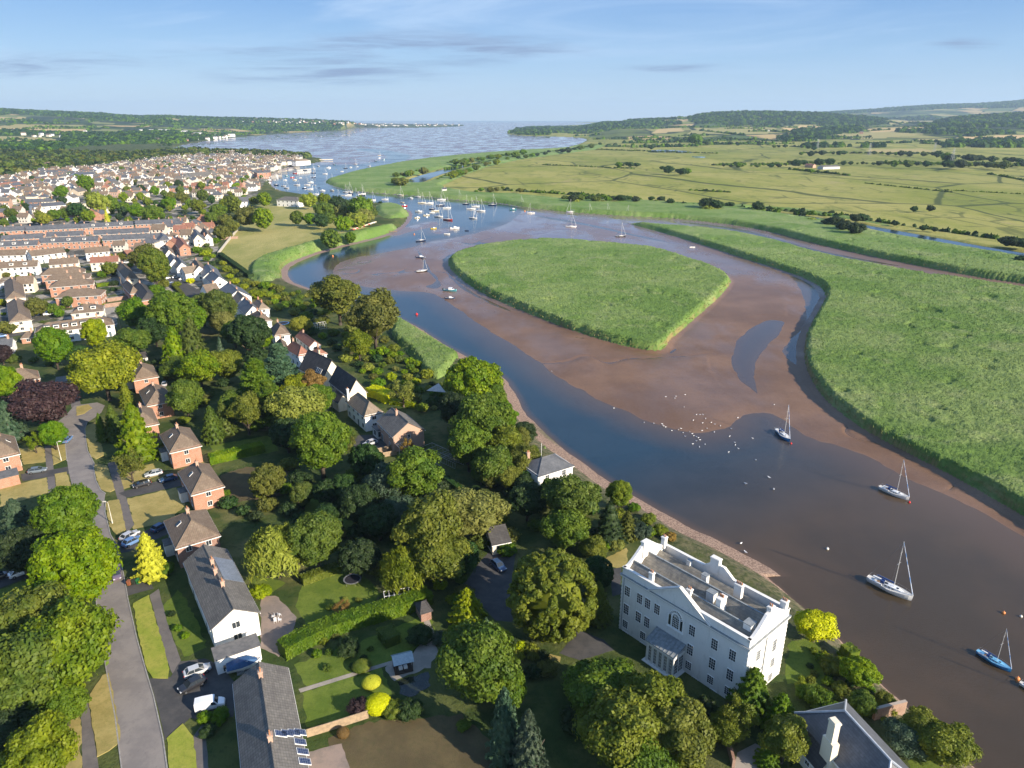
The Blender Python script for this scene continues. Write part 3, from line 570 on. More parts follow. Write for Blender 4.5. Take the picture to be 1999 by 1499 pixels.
# ---- the trees one can tell apart: crown centre x, y and radius in the photo
TREES = [
 (145,1108,70,'elm','bright','large round light green street tree beside the dark car on the bent road',1.),
 (60,1215,70,'oak','bright','upper one of the huge yellow-green street trees at the left edge of the photo',1.),
 (125,1265,84,'oak','bright','huge yellow-green street tree overhanging the road opposite the white gable house',1.),
 (40,1310,88,'oak','mid','huge deep green street tree at the left edge below the yellow-green ones',1.),
 (120,1368,44,'elm','mid','low green street tree above the dry grass at the lower left',1.),
 (20,1415,52,'elm','dark','shaded dark tree at the left edge above the corner shrub tree',1.),
 (78,1478,66,'ash','olive','brownish-olive thin-leaved tree in the bottom left corner',1.),
 (130,1000,56,'elm','mid','round mid green street tree just above the side road with the white car',1.),
 (30,1008,40,'yew','blue','grey-green feathery conifer at the left edge beside the round street tree',.8),
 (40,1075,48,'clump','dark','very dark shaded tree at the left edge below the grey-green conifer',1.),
 (288,1080,40,'cone','gold','bright golden yellow conifer beside the road',.75),
 (14,818,33,'yew','blue','pale grey-green conifer at the left edge below the purple beech',1.),
 (4,745,30,'elm','bright','light green tree at the left edge beside the house with the white dormer',1.),
 (84,780,56,'oak','purple','large dark purple beech tree by the left houses',.8),
 (201,719,54,'oak','lime','large rounded bright yellow-green tree above the bend of the road',.95),
 (103,847,24,'elm','mid','small round green street tree beside the blue parked car',1.),
 (66,862,16,'sparse','bright','small thin-leaved young tree on the grass left of the blue car',1.),
 (196,832,15,'cone','mid','slim dark green cypress, left one of the pair on the verge',1.2),
 (220,824,22,'cone','mid','tall dark green cypress, right one of the pair on the verge',1.),
 (264,845,42,'yew','bright','big feathery light green conifer in front of the brick houses',1.05),
 (252,905,27,'sparse','olive','low olive tree with bare stems at the foot of the big feathery conifer',1.),
 (245,768,17,'cone','olive','narrow two-toned conifer left of the brick houses',1.),
 (362,776,34,'oak','mid','round green tree to the right of the upper brick houses',1.),
 (414,830,26,'yew','mid','left light green conifer of the pair behind the middle brick houses',1.),
 (436,815,26,'yew','mid','right light green conifer of the pair behind the middle brick houses',1.),
 (523,935,36,'clump','olive','round olive tree standing alone at the end of the brown garden',1.),
 (103,675,31,'elm','mid','tall green tree in front of the long dormered terrace',1.1),
 (185,652,22,'elm','lime','yellow-green tree in front of the right part of the dormered terrace',1.2),
 (262,664,34,'ash','mid','wide dark-hollowed green tree right of the yellow-green ones by the terrace',.7),
 (2,690,18,'oak','purple','small purple tree at the left edge under the white-walled yard',1.),
 (25,700,14,'bush','mid','light green shrub beside the small purple tree at the left edge',1.),
 (230,690,18,'bush','dark','dark shrub behind the bright yellow-green tree',1.),
 (152,690,22,'clump','dark','dark shaded tree left of the bright yellow-green tree',1.),
 (340,676,32,'yew','bright','feathery light green conifer above the small garden shed',1.),
 (375,668,34,'yew','mid','feathery mid green conifer next to the slim blue spire',1.),
 (388,718,38,'oak','bright','spreading yellow-green garden tree below the feathery conifers',.8),
 (350,720,28,'oak','mid','low green tree by the small garden shed',.8),
 (430,676,12,'spruce','blue','slim blue-green spire among the garden trees',.9),
 (486,650,38,'clump','dark','big round dark brown-green tree beside the white houses',1.),
 (440,712,28,'oak','olive','yellow-olive tree left of the cedars',1.),
 (427,602,33,'elm','mid','green tree at the upper end of the wood behind the white villas',1.),
 (395,600,30,'clump','mid','dense green tree left of the white villas above the dark wood',1.),
 (433,628,22,'oak','pale','pale yellow-leaved tree in front of the dense green trees',1.),
 (457,650,24,'clump','mid','green tree between the pale tree and the big dark tree',1.),
 (512,655,20,'elm','bright','bright green flank tree right of the big dark tree',1.2),
 (336,612,40,'elm','mid','broad green tree in the middle of the wood below the brick-end house',1.),
 (375,620,30,'clump','mid','round green tree right of the middle of the wood',1.),
 (300,640,26,'elm','dark','dark green tree at the lower edge of the wood',1.),
 (262,608,28,'oak','mid','green tree at the left end of the wood beside the brick-end house',1.1),
 (287,503,25,'oak','olive','pale olive crown behind the big green tree in the old streets',1.),
 (302,522,28,'elm','bright','big bright green tree in the middle of the old streets',1.1),
 (502,748,40,'cedar','mid','left cedar with layered boughs below the white houses',1.),
 (548,722,38,'cedar','blue','upper cedar with layered boughs beside the white houses',1.),
 (527,790,34,'cedar','mid','lower cedar with layered boughs above the shaded lawn',1.),
 (487,722,20,'spruce','mid','conifer with a pointed top left of the cedars',.8),
 (580,757,26,'oak','lime','yellow to orange leaved tree right of the cedars',1.),
 (612,748,26,'ash','rust','reddish tipped tree below the long dark roof',1.),
 (622,775,30,'elm','mid','green tree beside the long dark catslide roof',1.),
 (583,795,48,'oak','pale','large pale olive tree above the biggest garden tree',.9),
 (625,860,60,'elm','mid','biggest bright mid green garden tree left of the tarmac yard',.95),
 (560,845,34,'clump','dark','dark tree left of the biggest garden tree',1.),
 (480,800,34,'ash','olive','thin olive tree above the shaded lawn',1.),
 (452,790,26,'ash','mid','green tree between the conifer pair and the cedars',1.),
 (660,577,43,'ash','olive','upper one of the two big riverside trees, its trunk showing',.85),
 (730,618,48,'ash','olive','lower one of the two big riverside trees with branches to the ground',.95),
 (700,668,28,'ash','olive','dark spreading tree under the two big riverside trees',.9),
 (586,634,19,'oak','lime','round yellow-green tree beside the blue trampoline',.9),
 (925,745,54,'clump','bright','big round tree at the waterside where the reeds end',.9),
 (940,820,50,'oak','mid','green tree of the waterside wood below the big round tree',1.),
 (985,860,36,'oak','olive','olive tree of the waterside wood next to the shingle',1.),
 (915,862,42,'ash','mid','feathery green tree in the left of the waterside wood',1.),
 (965,905,38,'oak','mid','dark glossy tree of the waterside wood by the white river house',1.),
 (885,800,30,'elm','dark','dark tree on the garden side of the big round waterside tree',1.),
 (1022,900,32,'oak','olive','yellowish tree directly left of the white river house',1.),
 (1030,975,38,'clump','dark','dark copper-green tree in front of the white river house',1.),
 (1075,960,26,'oak','mid','light green tree in front of the white river house wall',1.),
 (1122,975,50,'ash','mid','large light green tree to the right of the white river house',1.),
 (1105,1030,40,'oak','mid','deep green lower tree between the white river house and the mansion drive',1.),
 (1210,965,26,'elm','bright','bright green tree at the shingle right of the large light green tree',1.),
 (1190,1018,38,'spruce','dark','dark fir behind the shingle to the left of the mansion',.62),
 (1225,1022,24,'yew','olive','olive conifer between the dark fir and the grey bushes',1.),
 (1160,1070,24,'oak','olive','bushy olive tree at the mansion lawn',1.),
 (1200,1062,20,'bush','pale','yellowish bush at the edge of the mansion lawn',1.),
 (1252,1038,24,'bush','blue','grey-green bush beside the mansion chimney',1.),
 (1267,1013,16,'bush','bright','smooth bright green bush on the bank above the mansion',1.),
 (1290,1035,16,'bush','olive','olive bush behind the left end of the mansion',1.),
 (1310,1048,12,'bush','rust','yellow-brown bush between the mansion and the shingle',1.),
 (1238,990,13,'bush','mid','low green bush on the bank below the bright waterside tree',1.),
 (1078,1165,88,'dome','olive','huge dome-shaped evergreen oak left of the mansion',.92),
 (1168,1172,36,'yew','bright','feathery conifer against the right flank of the huge evergreen oak',1.),
 (1166,1118,32,'dome','dark','dark rounded tree behind the huge evergreen oak',1.),
 (814,925,56,'ash','mid','large tree with fine upright leaves by the vegetable cages',.9),
 (757,945,40,'oak','blue','blue-green tree left of the large fine-leaved tree',1.),
 (715,900,34,'clump','dark','dark tree between the biggest garden tree and the brick gable house',1.),
 (840,1030,66,'ash','olive','large ragged olive-green tree in the middle of the wood',.9),
 (922,1000,56,'oak','pale','large pale yellow-green tree in front of the white garage',.8),
 (858,1085,56,'ash','olive','drooping olive tree below the large ragged one',.8),
 (790,1110,42,'willow','olive','weeping branches left of the drooping olive tree',1.),
 (900,1090,34,'elm','dark','dark tree beside the blue car on the mansion drive',1.),
 (775,1000,32,'oak','blue','small blue-green tree at the top left of the ragged olive tree',1.),
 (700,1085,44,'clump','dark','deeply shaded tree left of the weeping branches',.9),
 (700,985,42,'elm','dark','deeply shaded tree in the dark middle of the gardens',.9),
 (640,962,26,'clump','dark','dark tree at the end of the kitchen gardens',1.),
 (590,965,22,'elm','mid','green tree behind the brown garden',1.),
 (672,950,28,'elm','dark','dark tree right of the brown garden',1.),
 (616,1052,50,'elm','mid','large dense green tree right of the willow',1.05),
 (539,1077,50,'willow','pale','pale drooping willow beside the patio',1.),
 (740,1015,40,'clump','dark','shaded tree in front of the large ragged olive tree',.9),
 (640,1010,30,'elm','dark','dark tree behind the large dense green tree',.9),
 (912,1183,42,'yew','lime','yellow-green spreading conifer beside the mansion drive',.75),
 (935,1290,74,'oak','mid','large bright leafy tree below the mansion drive',1.),
 (950,1232,24,'spruce','blue','grey pointed conifer behind the large bright leafy tree',.7),
 (985,1340,44,'clump','mid','dense green tree at the right of the large bright leafy tree',.9),
 (985,1418,40,'yew','blue','upper tall blue-green cypress at the bottom of the photo',1.55),
 (1032,1450,46,'yew','blue','lower tall blue-green cypress at the bottom of the photo',1.55),
 (1180,1345,60,'oak','mid','green tree left of the wood in front of the mansion',.9),
 (1272,1378,66,'ash','olive','largest olive tree of the wood in front of the mansion',.8),
 (1215,1425,74,'oak','olive','lower olive tree of the wood in front of the mansion',.9),
 (1325,1425,64,'ash','olive','right-hand olive tree of the wood in front of the mansion',.9),
 (1250,1490,60,'oak','mid','tree cut by the bottom edge in front of the mansion',.9),
 (1470,1345,52,'yew','mid','dark feathery yew against the corner of the mansion',.85),
 (1445,1400,40,'sparse','olive','half-bare olive tree below the yew at the mansion corner',1.),
 (1420,1420,30,'oak','olive','olive tree at the edge of the yard wall',1.),
 (1525,1385,42,'yew','mid','feathery yew right of the mansion corner',.8),
 (1535,1440,46,'ash','olive','pale-tipped tree left of the slate-roofed house',.9),
 (1500,1470,26,'yew','mid','small conifer between the yard and the slate-roofed house',.9),
 (1594,1222,36,'oak','gold','bright yellow tree on the river bank beside the mansion',.75),
 (1680,1312,32,'clump','bright','rounded bright green ivy-covered tree on the river wall',.85),
 (1652,1270,16,'bush','bright','small bright bush between the yellow tree and the ivy-covered tree',1.),
 (1626,1300,26,'bush','olive','dark olive bush in the mansion flower garden',1.),
 (1605,1368,32,'bush','mid','broad green bush above the slate-roofed house',1.),
 (1570,1352,18,'bush','mid','rough bush beside the pale tipped trees at the mansion garden',1.),
 (1640,1345,16,'bush','olive','small olive bush in the middle of the mansion flower garden',1.),
 (1685,1372,26,'elm','mid','green garden tree right of the slate roof peak',.9),
 (1731,1370,22,'bush','olive','dark yellow-green bush on the river wall',1.),
 (1765,1440,36,'oak','blue','grey-green tree on the lawn right of the slate roof',.85),
 (1800,1420,40,'oak','olive','upper yellow-olive tree over the river wall',.85),
 (1850,1455,46,'oak','olive','lower yellow-olive tree over the river wall',.85),
 (509,1155,20,'bush','lime','yellow-green bush at the foot of the willow',1.),
 (738,1374,25,'egg','gold','egg-shaped golden clipped bush',.62),
 (725,1331,20,'egg','gold','flat-topped golden clipped bush above the egg-shaped one',.45),
 (706,1299,18,'egg','bright','clipped light green bush by the white garden path',.5),
 (700,1380,24,'bush','purple','dark purple bush left of the egg-shaped golden one',1.),
 (768,1385,22,'bush','bright','light green bush right of the egg-shaped golden one',1.),
 (800,1385,28,'bush','dark','dark bushes behind the stone pond terrace',1.),
 (670,1430,14,'egg','rust','small round olive-brown bush in front of the fence',.6),
 (905,1416,14,'bush','mid','small green bush at the edge of the big shaded lawn',1.),
 (667,1183,18,'sparse','rust','small pinkish shrub on the lawn below the trampoline',.5),
 (680,1265,24,'bush','dark','dark shrub by the white flowering bush',1.),
 (820,1240,26,'bush','dark','dark shrub behind the curved stone path',1.),
 (860,1245,18,'bush','blue','grey shrub beside the curved stone path',1.),
 (590,1240,14,'bush','mid','green shrub at the edge of the patio',1.),
 (325,1110,18,'bush','mid','small green bush right of the golden conifer',1.),
 (400,1400,16,'bush','mid','left green shrub behind the white van',1.),
 (430,1398,20,'bush','mid','spiky green shrub beside the white van',1.),
 (405,1428,16,'bush','dark','lower dark shrub behind the white van',1.),
 (787,765,24,'sparse','pale','greyish half-bare garden tree beside the golden hedge',.8),
 (796,872,14,'sparse','rust','small brownish tree before the brick gable house',1.3),
 (928,955,12,'egg','dark','clipped dark ball in the shaded kitchen garden',.5),
 (395,775,14,'bush','olive','small olive shrub beside the second brick house',1.),
 (360,820,12,'bush','bright','small bright shrub behind the third brick house',1.),
 (438,965,12,'bush','bright','climber-like shrub at the brick wall with windows',1.),
]
if True:
    for cx, cy, r, k, lf, lab, asp in TREES: T(cx, cy, r, k, lf, lab, asp=asp)
# ================================================================ BUILDINGS
def m_brick(name, c1, c2, mortar=(.35,.30,.25)):
    m, nt, b = nmat(name); v = coords(nt); s = N(nt, 'ShaderNodeSeparateXYZ', i_0=v)
    u = N(nt, 'ShaderNodeCombineXYZ', i_0=mth(nt, 'ADD', s.outputs[0], s.outputs[1]), i_1=s.outputs[2]).outputs[0]
    br = N(nt, 'ShaderNodeTexBrick', i_Vector=u, i_Color1=rgba(c1), i_Color2=rgba(c2), i_Mortar=rgba(mortar), i_Scale=1.0, i_Mortar_Size=.012, i_Brick_Width=.24, i_Row_Height=.085)
    c = mix(nt, mth(nt, 'MULTIPLY', sharp(nt, noise(nt, v, .6, 5, .7), .45, .7), .5), br.outputs[0], tuple(x*.6 for x in c1)); setb(nt, b, c, .9, .2); return m
def m_render(name, c, dirt):
    m, nt, b = nmat(name); v = coords(nt); f = sharp(nt, noise(nt, N(nt, 'ShaderNodeMapping', i_Vector=v, i_Scale=(1,1,.35)).outputs[0], 1.1, 6, .7), .5, .75)
    setb(nt, b, mix(nt, mth(nt, 'MULTIPLY', f, .55), c, dirt), .75, .25); bump(nt, b, noise(nt, v, 12, 3), .15, .02); return m
WM = {'white': m_render('white_render', (.78,.77,.74), (.58,.57,.52)), 'cream': m_render('cream_render', (.70,.63,.50), (.5,.44,.34)), 'grey': m_render('grey_render', (.5,.5,.48), (.38,.38,.36)),
      'brick': m_brick('orange_brick', (.42,.18,.10), (.34,.13,.075)), 'pink': m_brick('pale_pink_brick', (.48,.29,.21), (.42,.25,.18)), 'dbrick': m_brick('dark_brick', (.24,.10,.07), (.19,.08,.06)), 'dull': m_render('weathered_render', (.52,.49,.44), (.38,.36,.32)), 'mansion': m_render('old_stucco', (.68,.67,.64), (.40,.40,.38)), 'tan': m_render('tan_render', (.45,.38,.29), (.34,.28,.21))}
RM = {'brown': ROOF('brown_tiles', (.155,.115,.085), (.20,.155,.115), rib=.15, lichen=(.27,.24,.16)), 'grey': ROOF('grey_tiles', (.125,.118,.11), (.175,.165,.15), rib=.45, lichen=(.26,.24,.19)), 'slate': ROOF('slate', (.085,.09,.10), (.13,.135,.145), .28, .5, .4),
      'red': ROOF('red_tiles', (.28,.13,.09), (.22,.11,.08)), 'dark': ROOF('dark_tiles', (.055,.052,.052), (.08,.076,.074), rib=.2), 'tan': ROOF('tan_tiles', (.24,.19,.14), (.18,.145,.11)), 'moss': ROOF('mossy_slates', (.20,.19,.17), (.34,.31,.255), .35, .9, .15, 0, (.38,.32,.20))}
M_FRAME = MAT('white_paint', (.82,.82,.80), (.74,.74,.72), 4, .4); M_POT = MAT('clay_pot', (.42,.20,.10), (.32,.15,.08), 6)
def m_glass():
    m, nt, b = nmat('window_glass'); setb(nt, b, (.025,.032,.04), .05, .6); return m
M_GLASS = m_glass(); M_FLAT = MAT('flat_felt', (.10,.10,.10), (.15,.145,.14), 1.2); M_DOOR = MAT('painted_door', (.10,.14,.16), None, 3, .5); M_METAL = MAT('grey_metal', (.35,.36,.37), None, 4, .45, .5, .6)
def m_solar():
    m, nt, b = nmat('solar_cells'); v = coords(nt); br = N(nt, 'ShaderNodeTexBrick', i_Vector=v, i_Color1=(.012,.022,.06,1), i_Color2=(.015,.028,.075,1), i_Mortar=(.25,.28,.35,1), i_Scale=1., i_Mortar_Size=.012, i_Brick_Width=.32, i_Row_Height=.32, offset=0.0)
    setb(nt, b, br.outputs[0], .12, .6); return m
M_SOLAR = m_solar()
_wc = {}
def win_mesh(w, h, nx=2, nz=2):             # stands in the x-z plane, looks along -y
    k = (round(w,2), round(h,2), nx, nz)
    if k not in _wc:
        b = MB(); t = .07; b.box(-w/2, w/2, -.03, .06, -h/2, h/2, 1)
        for x0, x1, z0, z1 in ((-w/2-t, w/2+t, h/2, h/2+t), (-w/2-t, w/2+t, -h/2-t*1.4, -h/2), (-w/2-t, -w/2, -h/2, h/2), (w/2, w/2+t, -h/2, h/2)): b.box(x0, x1, -.075, .06, z0, z1, 0)
        for i in range(1, nx): x = -w/2+w*i/nx; b.box(x-.022, x+.022, -.055, 0, -h/2, h/2, 0)
        for i in range(1, nz): z = -h/2+h*i/nz; b.box(-w/2, w/2, -.05, 0, z-.02, z+.02, 0)
        _wc[k] = b.mesh('window', [M_FRAME, M_GLASS])
    return _wc[k]
_dm = {}
def door_mesh(w=.95, h=2.05, m=None):
    k = (w, h, m)
    if k not in _dm: b = MB(); b.box(-w/2-.07, w/2+.07, -.06, .05, 0, h+.08, 1); b.box(-w/2, w/2, -.09, .0, .02, h, 0); _dm[k] = b.mesh('door', [m or M_DOOR, M_FRAME])
    return _dm[k]
def put(root, name, me, x, y, z, a): o = link(bpy.data.objects.new(name, me), root); o.location = (x, y, z); o.rotation_euler = (0, 0, a); return o
def chimney(root, x, y, z0, z1, mat, w=.75, d=.6, pots=2):
    b = MB(); b.box(x-w/2, x+w/2, y-d/2, y+d/2, z0, z1); b.box(x-w/2-.08, x+w/2+.08, y-d/2-.08, y+d/2+.08, z1-.25, z1-.05)
    for i in range(pots): px_ = x+(i-(pots-1)/2)*w/max(1, pots)*.9; b.tube((px_, y, z1-.02), (px_, y, z1+.45), .13, .11, 7, 1)
    return b.build('chimney', [mat, M_POT], root)
def roof_parts(L, W, he, hr, kind, ov=.35, th=.16):
    b = MB(); l, w = L/2+ov*.7, W/2+ov; s = (hr-he)/(W/2); ze = he-ov*s; hx = 0 if kind == 'gable' else min(W/2, L/2-.3)+ov*.7
    rx = l-hx if kind != 'gable' else l; A, B = (-rx,0,hr), (rx,0,hr); q = [(-l,-w,ze),(l,-w,ze),(l,w,ze),(-l,w,ze)]
    b.slab(q[0], q[1], B, A, th); b.slab(q[2], q[3], A, B, th)
    if kind != 'gable': b.tri(q[1], q[2], B, th); b.tri(q[3], q[0], A, th)
    b.tube((-rx,0,hr+.02), (rx,0,hr+.02), .12, .12, 6)
    if kind != 'gable':
        for p, c in ((B,q[1]),(B,q[2]),(A,q[0]),(A,q[3])): b.tube(Vector(p)+Vector((0,0,.0)), Vector(c)+Vector((0,0,.03)), .10, .10, 5)
    return b
def gutter(L, W, he, hr, kind, ov=.35):
    b = MB(); l, w = L/2+ov*.7, W/2+ov; s = (hr-he)/(W/2); z = he-ov*s-.16
    for y in (-w, w): b.box(-l, l, y-.05, y+.05, z-.12, z+.02)
    if kind != 'gable':
        for x in (-l, l): b.box(x-.05, x+.05, -w+.051, w-.051, z-.12, z+.02)
    return b
def house(P0, PR, PA, he, hr, kind, roof, wall, label, name='house', cat='house', group=None, wins=None, chim=((.0,0),), door=None, g=ZG, rows=None, fascia=True, wz=(1.5, 2)):
    z = g+he; a = G(P0[0], P0[1], z); bR = G(PR[0], PR[1], z); x = (bR-a); x.z = 0; L = x.length; x.normalize(); y = Vector((-x.y, x.x, 0))
    if isinstance(PA, (int, float)): W = abs(PA); y = y if y.dot(Vector((a.x, a.y, 0))) > 0 else -y       # width in metres, away from the camera
    else:
        v = G(PA[0], PA[1], z)-a; W = abs(v.dot(y)); y = y if v.dot(y) > 0 else -y
    c = a+x*L/2+y*W/2; rz = math.atan2(x.y, x.x); root = empty(name, (c.x, c.y, g), rz, label, cat, group)
    b = MB(); b.box(-L/2, L/2, -W/2, W/2, -.5, he)
    if kind == 'gable':
        for sx in (-1, 1): b.add([(sx*L/2-.001*sx,-W/2,he),(sx*L/2-.001*sx,W/2,he),(sx*L/2-.001*sx,0,hr-.1)], [(0,1,2)])
    if kind == 'flat': b = MB(); b.box(-L/2, L/2, -W/2, W/2, -.5, he); b.build('wall', WM[wall], root); b = MB(); b.box(-L/2-.15, L/2+.15, -W/2-.15, W/2+.15, he, he+.16); b.build('roof', M_FLAT, root); root['_'] = 0; del root['_']
    else:
        b.build('wall', WM[wall], root); rf = roof_parts(L, W, he, hr, kind).build('roof', RM[roof], root)
        if fascia: gutter(L, W, he, hr, kind).build('gutter', M_FRAME, root)
        for cc in chim:
            fx, fy = cc[0], cc[1]; mt = WM[cc[2]] if len(cc) > 2 else WM['pink']; yy = fy*W/2; chimney(rf, fx*L/2, yy, hr-abs(yy)*(hr-he)/(W/2)-.6, hr+1.1, mt)
    # windows on the walls that can be seen from this side of the town
    w = wins if wins is not None else (1.1, 1.15, 2.9)
    if w:
        ww, wh, gap = w[:3]; Rm = Matrix.Rotation(rz, 3, 'Z'); toc = Vector((-c.x, -c.y, 0)).normalized(); nrow = rows or (2 if he > 4 else 1)
        for nx_, ny_, ln, ang in ((0,-1,L,0), (0,1,L,math.pi), (1,0,W,math.pi/2), (-1,0,W,-math.pi/2)):
            if (Rm @ Vector((nx_, ny_, 0))).dot(toc) < -.25: continue
            n = max(1, int((ln-.8)/gap))
            for i in range(n):
                t = ((i+.5)/n-.5)*(ln-.4)
                for r in range(nrow):
                    zz = he/nrow*(r+.56); isd = (r == 0 and nx_ == 0 and i % 3 == 1)
                    px_ = nx_*L/2+(t if nx_ == 0 else 0); py_ = ny_*W/2+(t if ny_ == 0 else 0)
                    if isd: put(root, 'door', door_mesh(), px_, py_, .05, ang)
                    else: put(root, 'window', win_mesh(ww, wh, w[3] if len(w) > 3 else 2, w[4] if len(w) > 4 else 1), px_, py_, zz, ang)
    root['L'] = L; root['W'] = W; d = (root, L, W); del root['L']; del root['W']; return d
def dormer(root, x, y, z, w=1.6, h=1.3, side=-1, d=1.6, wall='white'):
    b = MB(); y0, y1 = (y, y+d) if side < 0 else (y-d, y); b.box(x-w/2, x+w/2, y0, y1, z, z+h); b.box(x-w/2-.12, x+w/2+.12, y0-.12, y1, z+h+.003, z+h+.11, 1)
    yf = y0-.04 if side < 0 else y1+.04; o = b.build('dormer', [WM[wall], M_FLAT], root); put(o, 'window', win_mesh(w*.7, h*.62, 2, 1), x, yf+(.03 if side < 0 else -.03), z+h*.52, 0 if side < 0 else math.pi)
def skylight(root, x, y, he, hr, W, w=.8, h=1.1, name='roof_window', mat=None):
    s = (hr-he)/(W/2); sg = -1 if y < 0 else 1; z = hr-abs(y)*s; t = math.atan(s)
    b = MB(); b.box(-w/2-.06, w/2+.06, -h/2-.06, h/2+.06, -.02, .07, 0); b.box(-w/2, w/2, -h/2, h/2, .071, .095, 1); o = b.build(name, [M_FRAME, mat or M_GLASS], root)
    o.location = (x, y, z+.06); o.rotation_euler = (t if y < 0 else -t, 0, 0); return o
# ---- the six brick houses along the road, front corner first
for P0, PR, PA, lab, rf in (((260.7,741.6),(251.7,720.6),(308.7,735.6),'hipped brick house nearest the large yellow-green tree, topmost of the row','brown'),
  ((286.8,791),(273,762.6),(336,782),'hipped brick house left of the round green tree, second from the top of the row','brown'),
  ((261,834.7),(250.7,806),(309.3,828.7),'hipped brick house half hidden behind the dark cypress pair','brown'),
  ((333.3,881.8),(313.8,848),(391.3,868.6),'hipped brick house with lichen-grey roof beside the leafy hedge','brown'),
  ((375.4,963.8),(349.8,920.3),(436,948.8),'hipped brick house beside the driveway with three cars','brown'),
  ((345.3,1068.3),(322.8,1016.4),(426.4,1043),'hipped dark brick house behind the golden conifer','brown')):
    r_, L_, W_ = house(P0, PR, PA, 5.1, 7.9, 'hip', rf, 'dbrick' if 'dark brick' in lab else 'brick', lab, name='brick_house', group='hipped brick houses along the road', chim=((.25,0),), wins=(1.0,1.15,3.6))
    skylight([c for c in r_.children if c.name.startswith('roof')][0], L_*.05, (1 if True else -1)*-W_*.25 if G(*P0).x < 0 and False else W_*.27, 5.1, 7.9, W_)
    b = MB(); b.box(-.2, 2.6, W_/2+.005, W_/2+1.6, -.3, 2.6); b.box(-.3, 2.7, W_/2+.006, W_/2+1.7, 2.603, 2.72, 1); b.build('porch', [WM['white'], M_FLAT], r_)
r_, L_, W_ = house((-18,896),(-26,863),(35.4,882.7),5.1,7.9,'hip','brown','brick','brick house at the left edge beside the grey estate car',name='brick_house',chim=((.3,0),))
skylight([c for c in r_.children if c.name.startswith('roof')][0], 0, -W_*.27, 5.1, 7.9, W_)
house((-8,938),(36,927),4.5,2.6,3,'flat','brown','brick','low flat-roofed brick extension at the left edge beside the grey estate car',name='brick_extension',cat='extension',wins=())
r_, L_, W_ = house((-5,751),(76.6,737),8.5,5.0,8.0,'hip','brown','brick','brick house with a big white dormer above the purple beech',name='brick_house',chim=((.3,.1),))
dormer(r_, -L_*.15, -W_*.42, 5.4, 3.0, 1.5, -1, 2.2)
r_, L_, W_ = house((108,748),(144,743),6.0,2.6,3,'flat','brown','dbrick','flat-roofed garage with a red door behind the two parked cars',name='garage',cat='garage',wins=())
put(r_, 'garage_door', door_mesh(2.6, 2.1, MAT('red_paint', (.35,.03,.03), None, 3, .5)), L_*.22, -W_/2, .02, 0)
# ---- white gabled row with garage, and the row with solar panels
r_, L_, W_ = house((414,1226),(361,1096.5),(504,1196),5.0,7.4,'gable','grey','white','long white house with a lit gable end and low white garage',name='white_house',chim=((-.35,0),(.35,0),(.05,.05)),wins=(1.3,1.2,3.4))
rf9 = [c for c in r_.children if c.name.startswith('roof')][0]; sgn = 1
root9, L9, W9 = r_, L_, W_
house((421,1291),(507.6,1261),(412.7,1268),2.9,3,'flat','grey','white','low white garage joined to the lit gable end',name='garage',cat='garage',wins=())
r_, L_, W_ = house((458.6,1332.8),(482,1562),(559,1305.5),5.0,7.4,'gable','grey','white','long grey-roofed house with solar panels cut by the bottom edge',name='terrace_house',chim=((-.72,0),(.45,0)),wins=(1.3,1.2,3.4))
root10, L10, W10 = r_, L_, W_
def local(root, px, py, z): v = root.matrix_world.inverted() @ G(px, py, z); return v
bpy.context.view_layer.update()
def panels(root, W, he, hr, pts, label=None):
    rf = [c for c in root.children if c.name.startswith('roof')][0]
    for px, py, w, h in pts:
        v = root.matrix_basis.inverted() @ G(px, py, ZG+hr-1.2)
        for _ in range(8): v = root.matrix_basis.inverted() @ G(px, py, ZG+hr-abs(v.y)*(hr-he)/(W/2)+.15)
        skylight(rf, v.x, v.y, he, hr, W, w, h, 'solar_panel', M_SOLAR)
panels(root10, W10, 5.0, 7.4, [(548,1432,1.,1.65),(561,1431,1.,1.65),(574,1430,1.,1.65),(586,1429,1.,1.65),(586,1448,1.,1.65),(591,1467,1.,1.65),(595,1486,1.,1.65)])
# slate-blue re-covered strip on the far right slope of the white gable house
b = MB(); s_ = (7.4-5.0)/(W9/2); side = 1 if (root9.matrix_basis.inverted() @ G(440, 1100, 10)).y > 0 else -1
v0 = root9.matrix_basis.inverted() @ G(425, 1098, ZG+6.5)
x0, x1 = (v0.x-7.0, v0.x+1.5); ya, yb = side*.7, side*(W9/2+.2)
pz = lambda y: 7.4-abs(y)*s_+.07
q = [(x0,ya,pz(ya)),(x1,ya,pz(ya)),(x1,yb,pz(yb)),(x0,yb,pz(yb))]; q = q if side < 0 else q[::-1]
b.slab(*q, .05); b.build('slate_patch', ROOF('new_slates', (.16,.19,.24), (.20,.23,.28), .3, .45, .4), rf9)
# ---- houses down by the river
r_, L_, W_ = house((1051,928.6),(1118.7,907.6),(1043,898),5.6,7.8,'hip','slate','white','white house with a slate hipped roof beside the shingle shore',name='white_house',chim=((-.75,.7),),wins=(1.1,1.4,3.4,2,2))
b = MB(); b.tube((1.6,W_/2+1,0), (1.6,W_/2+1,9), .06, .05, 6); fp = b.build('flagpole', M_FRAME, r_)
r_, L_, W_ = house((768,851.3),(737.7,821.7),(826.5,836.9),5.0,8.1,'gable','grey','pink','pale brick gable house beside the tarmac yard',name='brick_house',chim=((.2,.12),),wins=(.8,1.0,4.2,1,2))
b = MB(); 
for i in range(6): b.box(-L_/2-2.8, -L_/2-.02, W_*.1+i*.62, W_*.1+i*.62+.06, 2.45, 2.55)
for x in (-L_/2-2.8, -L_/2-.06):
    b.box(x, x+.06, W_*.1, W_*.1+3.2, 2.38, 2.446)
for yy in (0, 1.5, 3.1): b.box(-L_/2-2.8, -L_/2-2.72, W_*.1+yy, W_*.1+yy+.08, 0, 2.375)
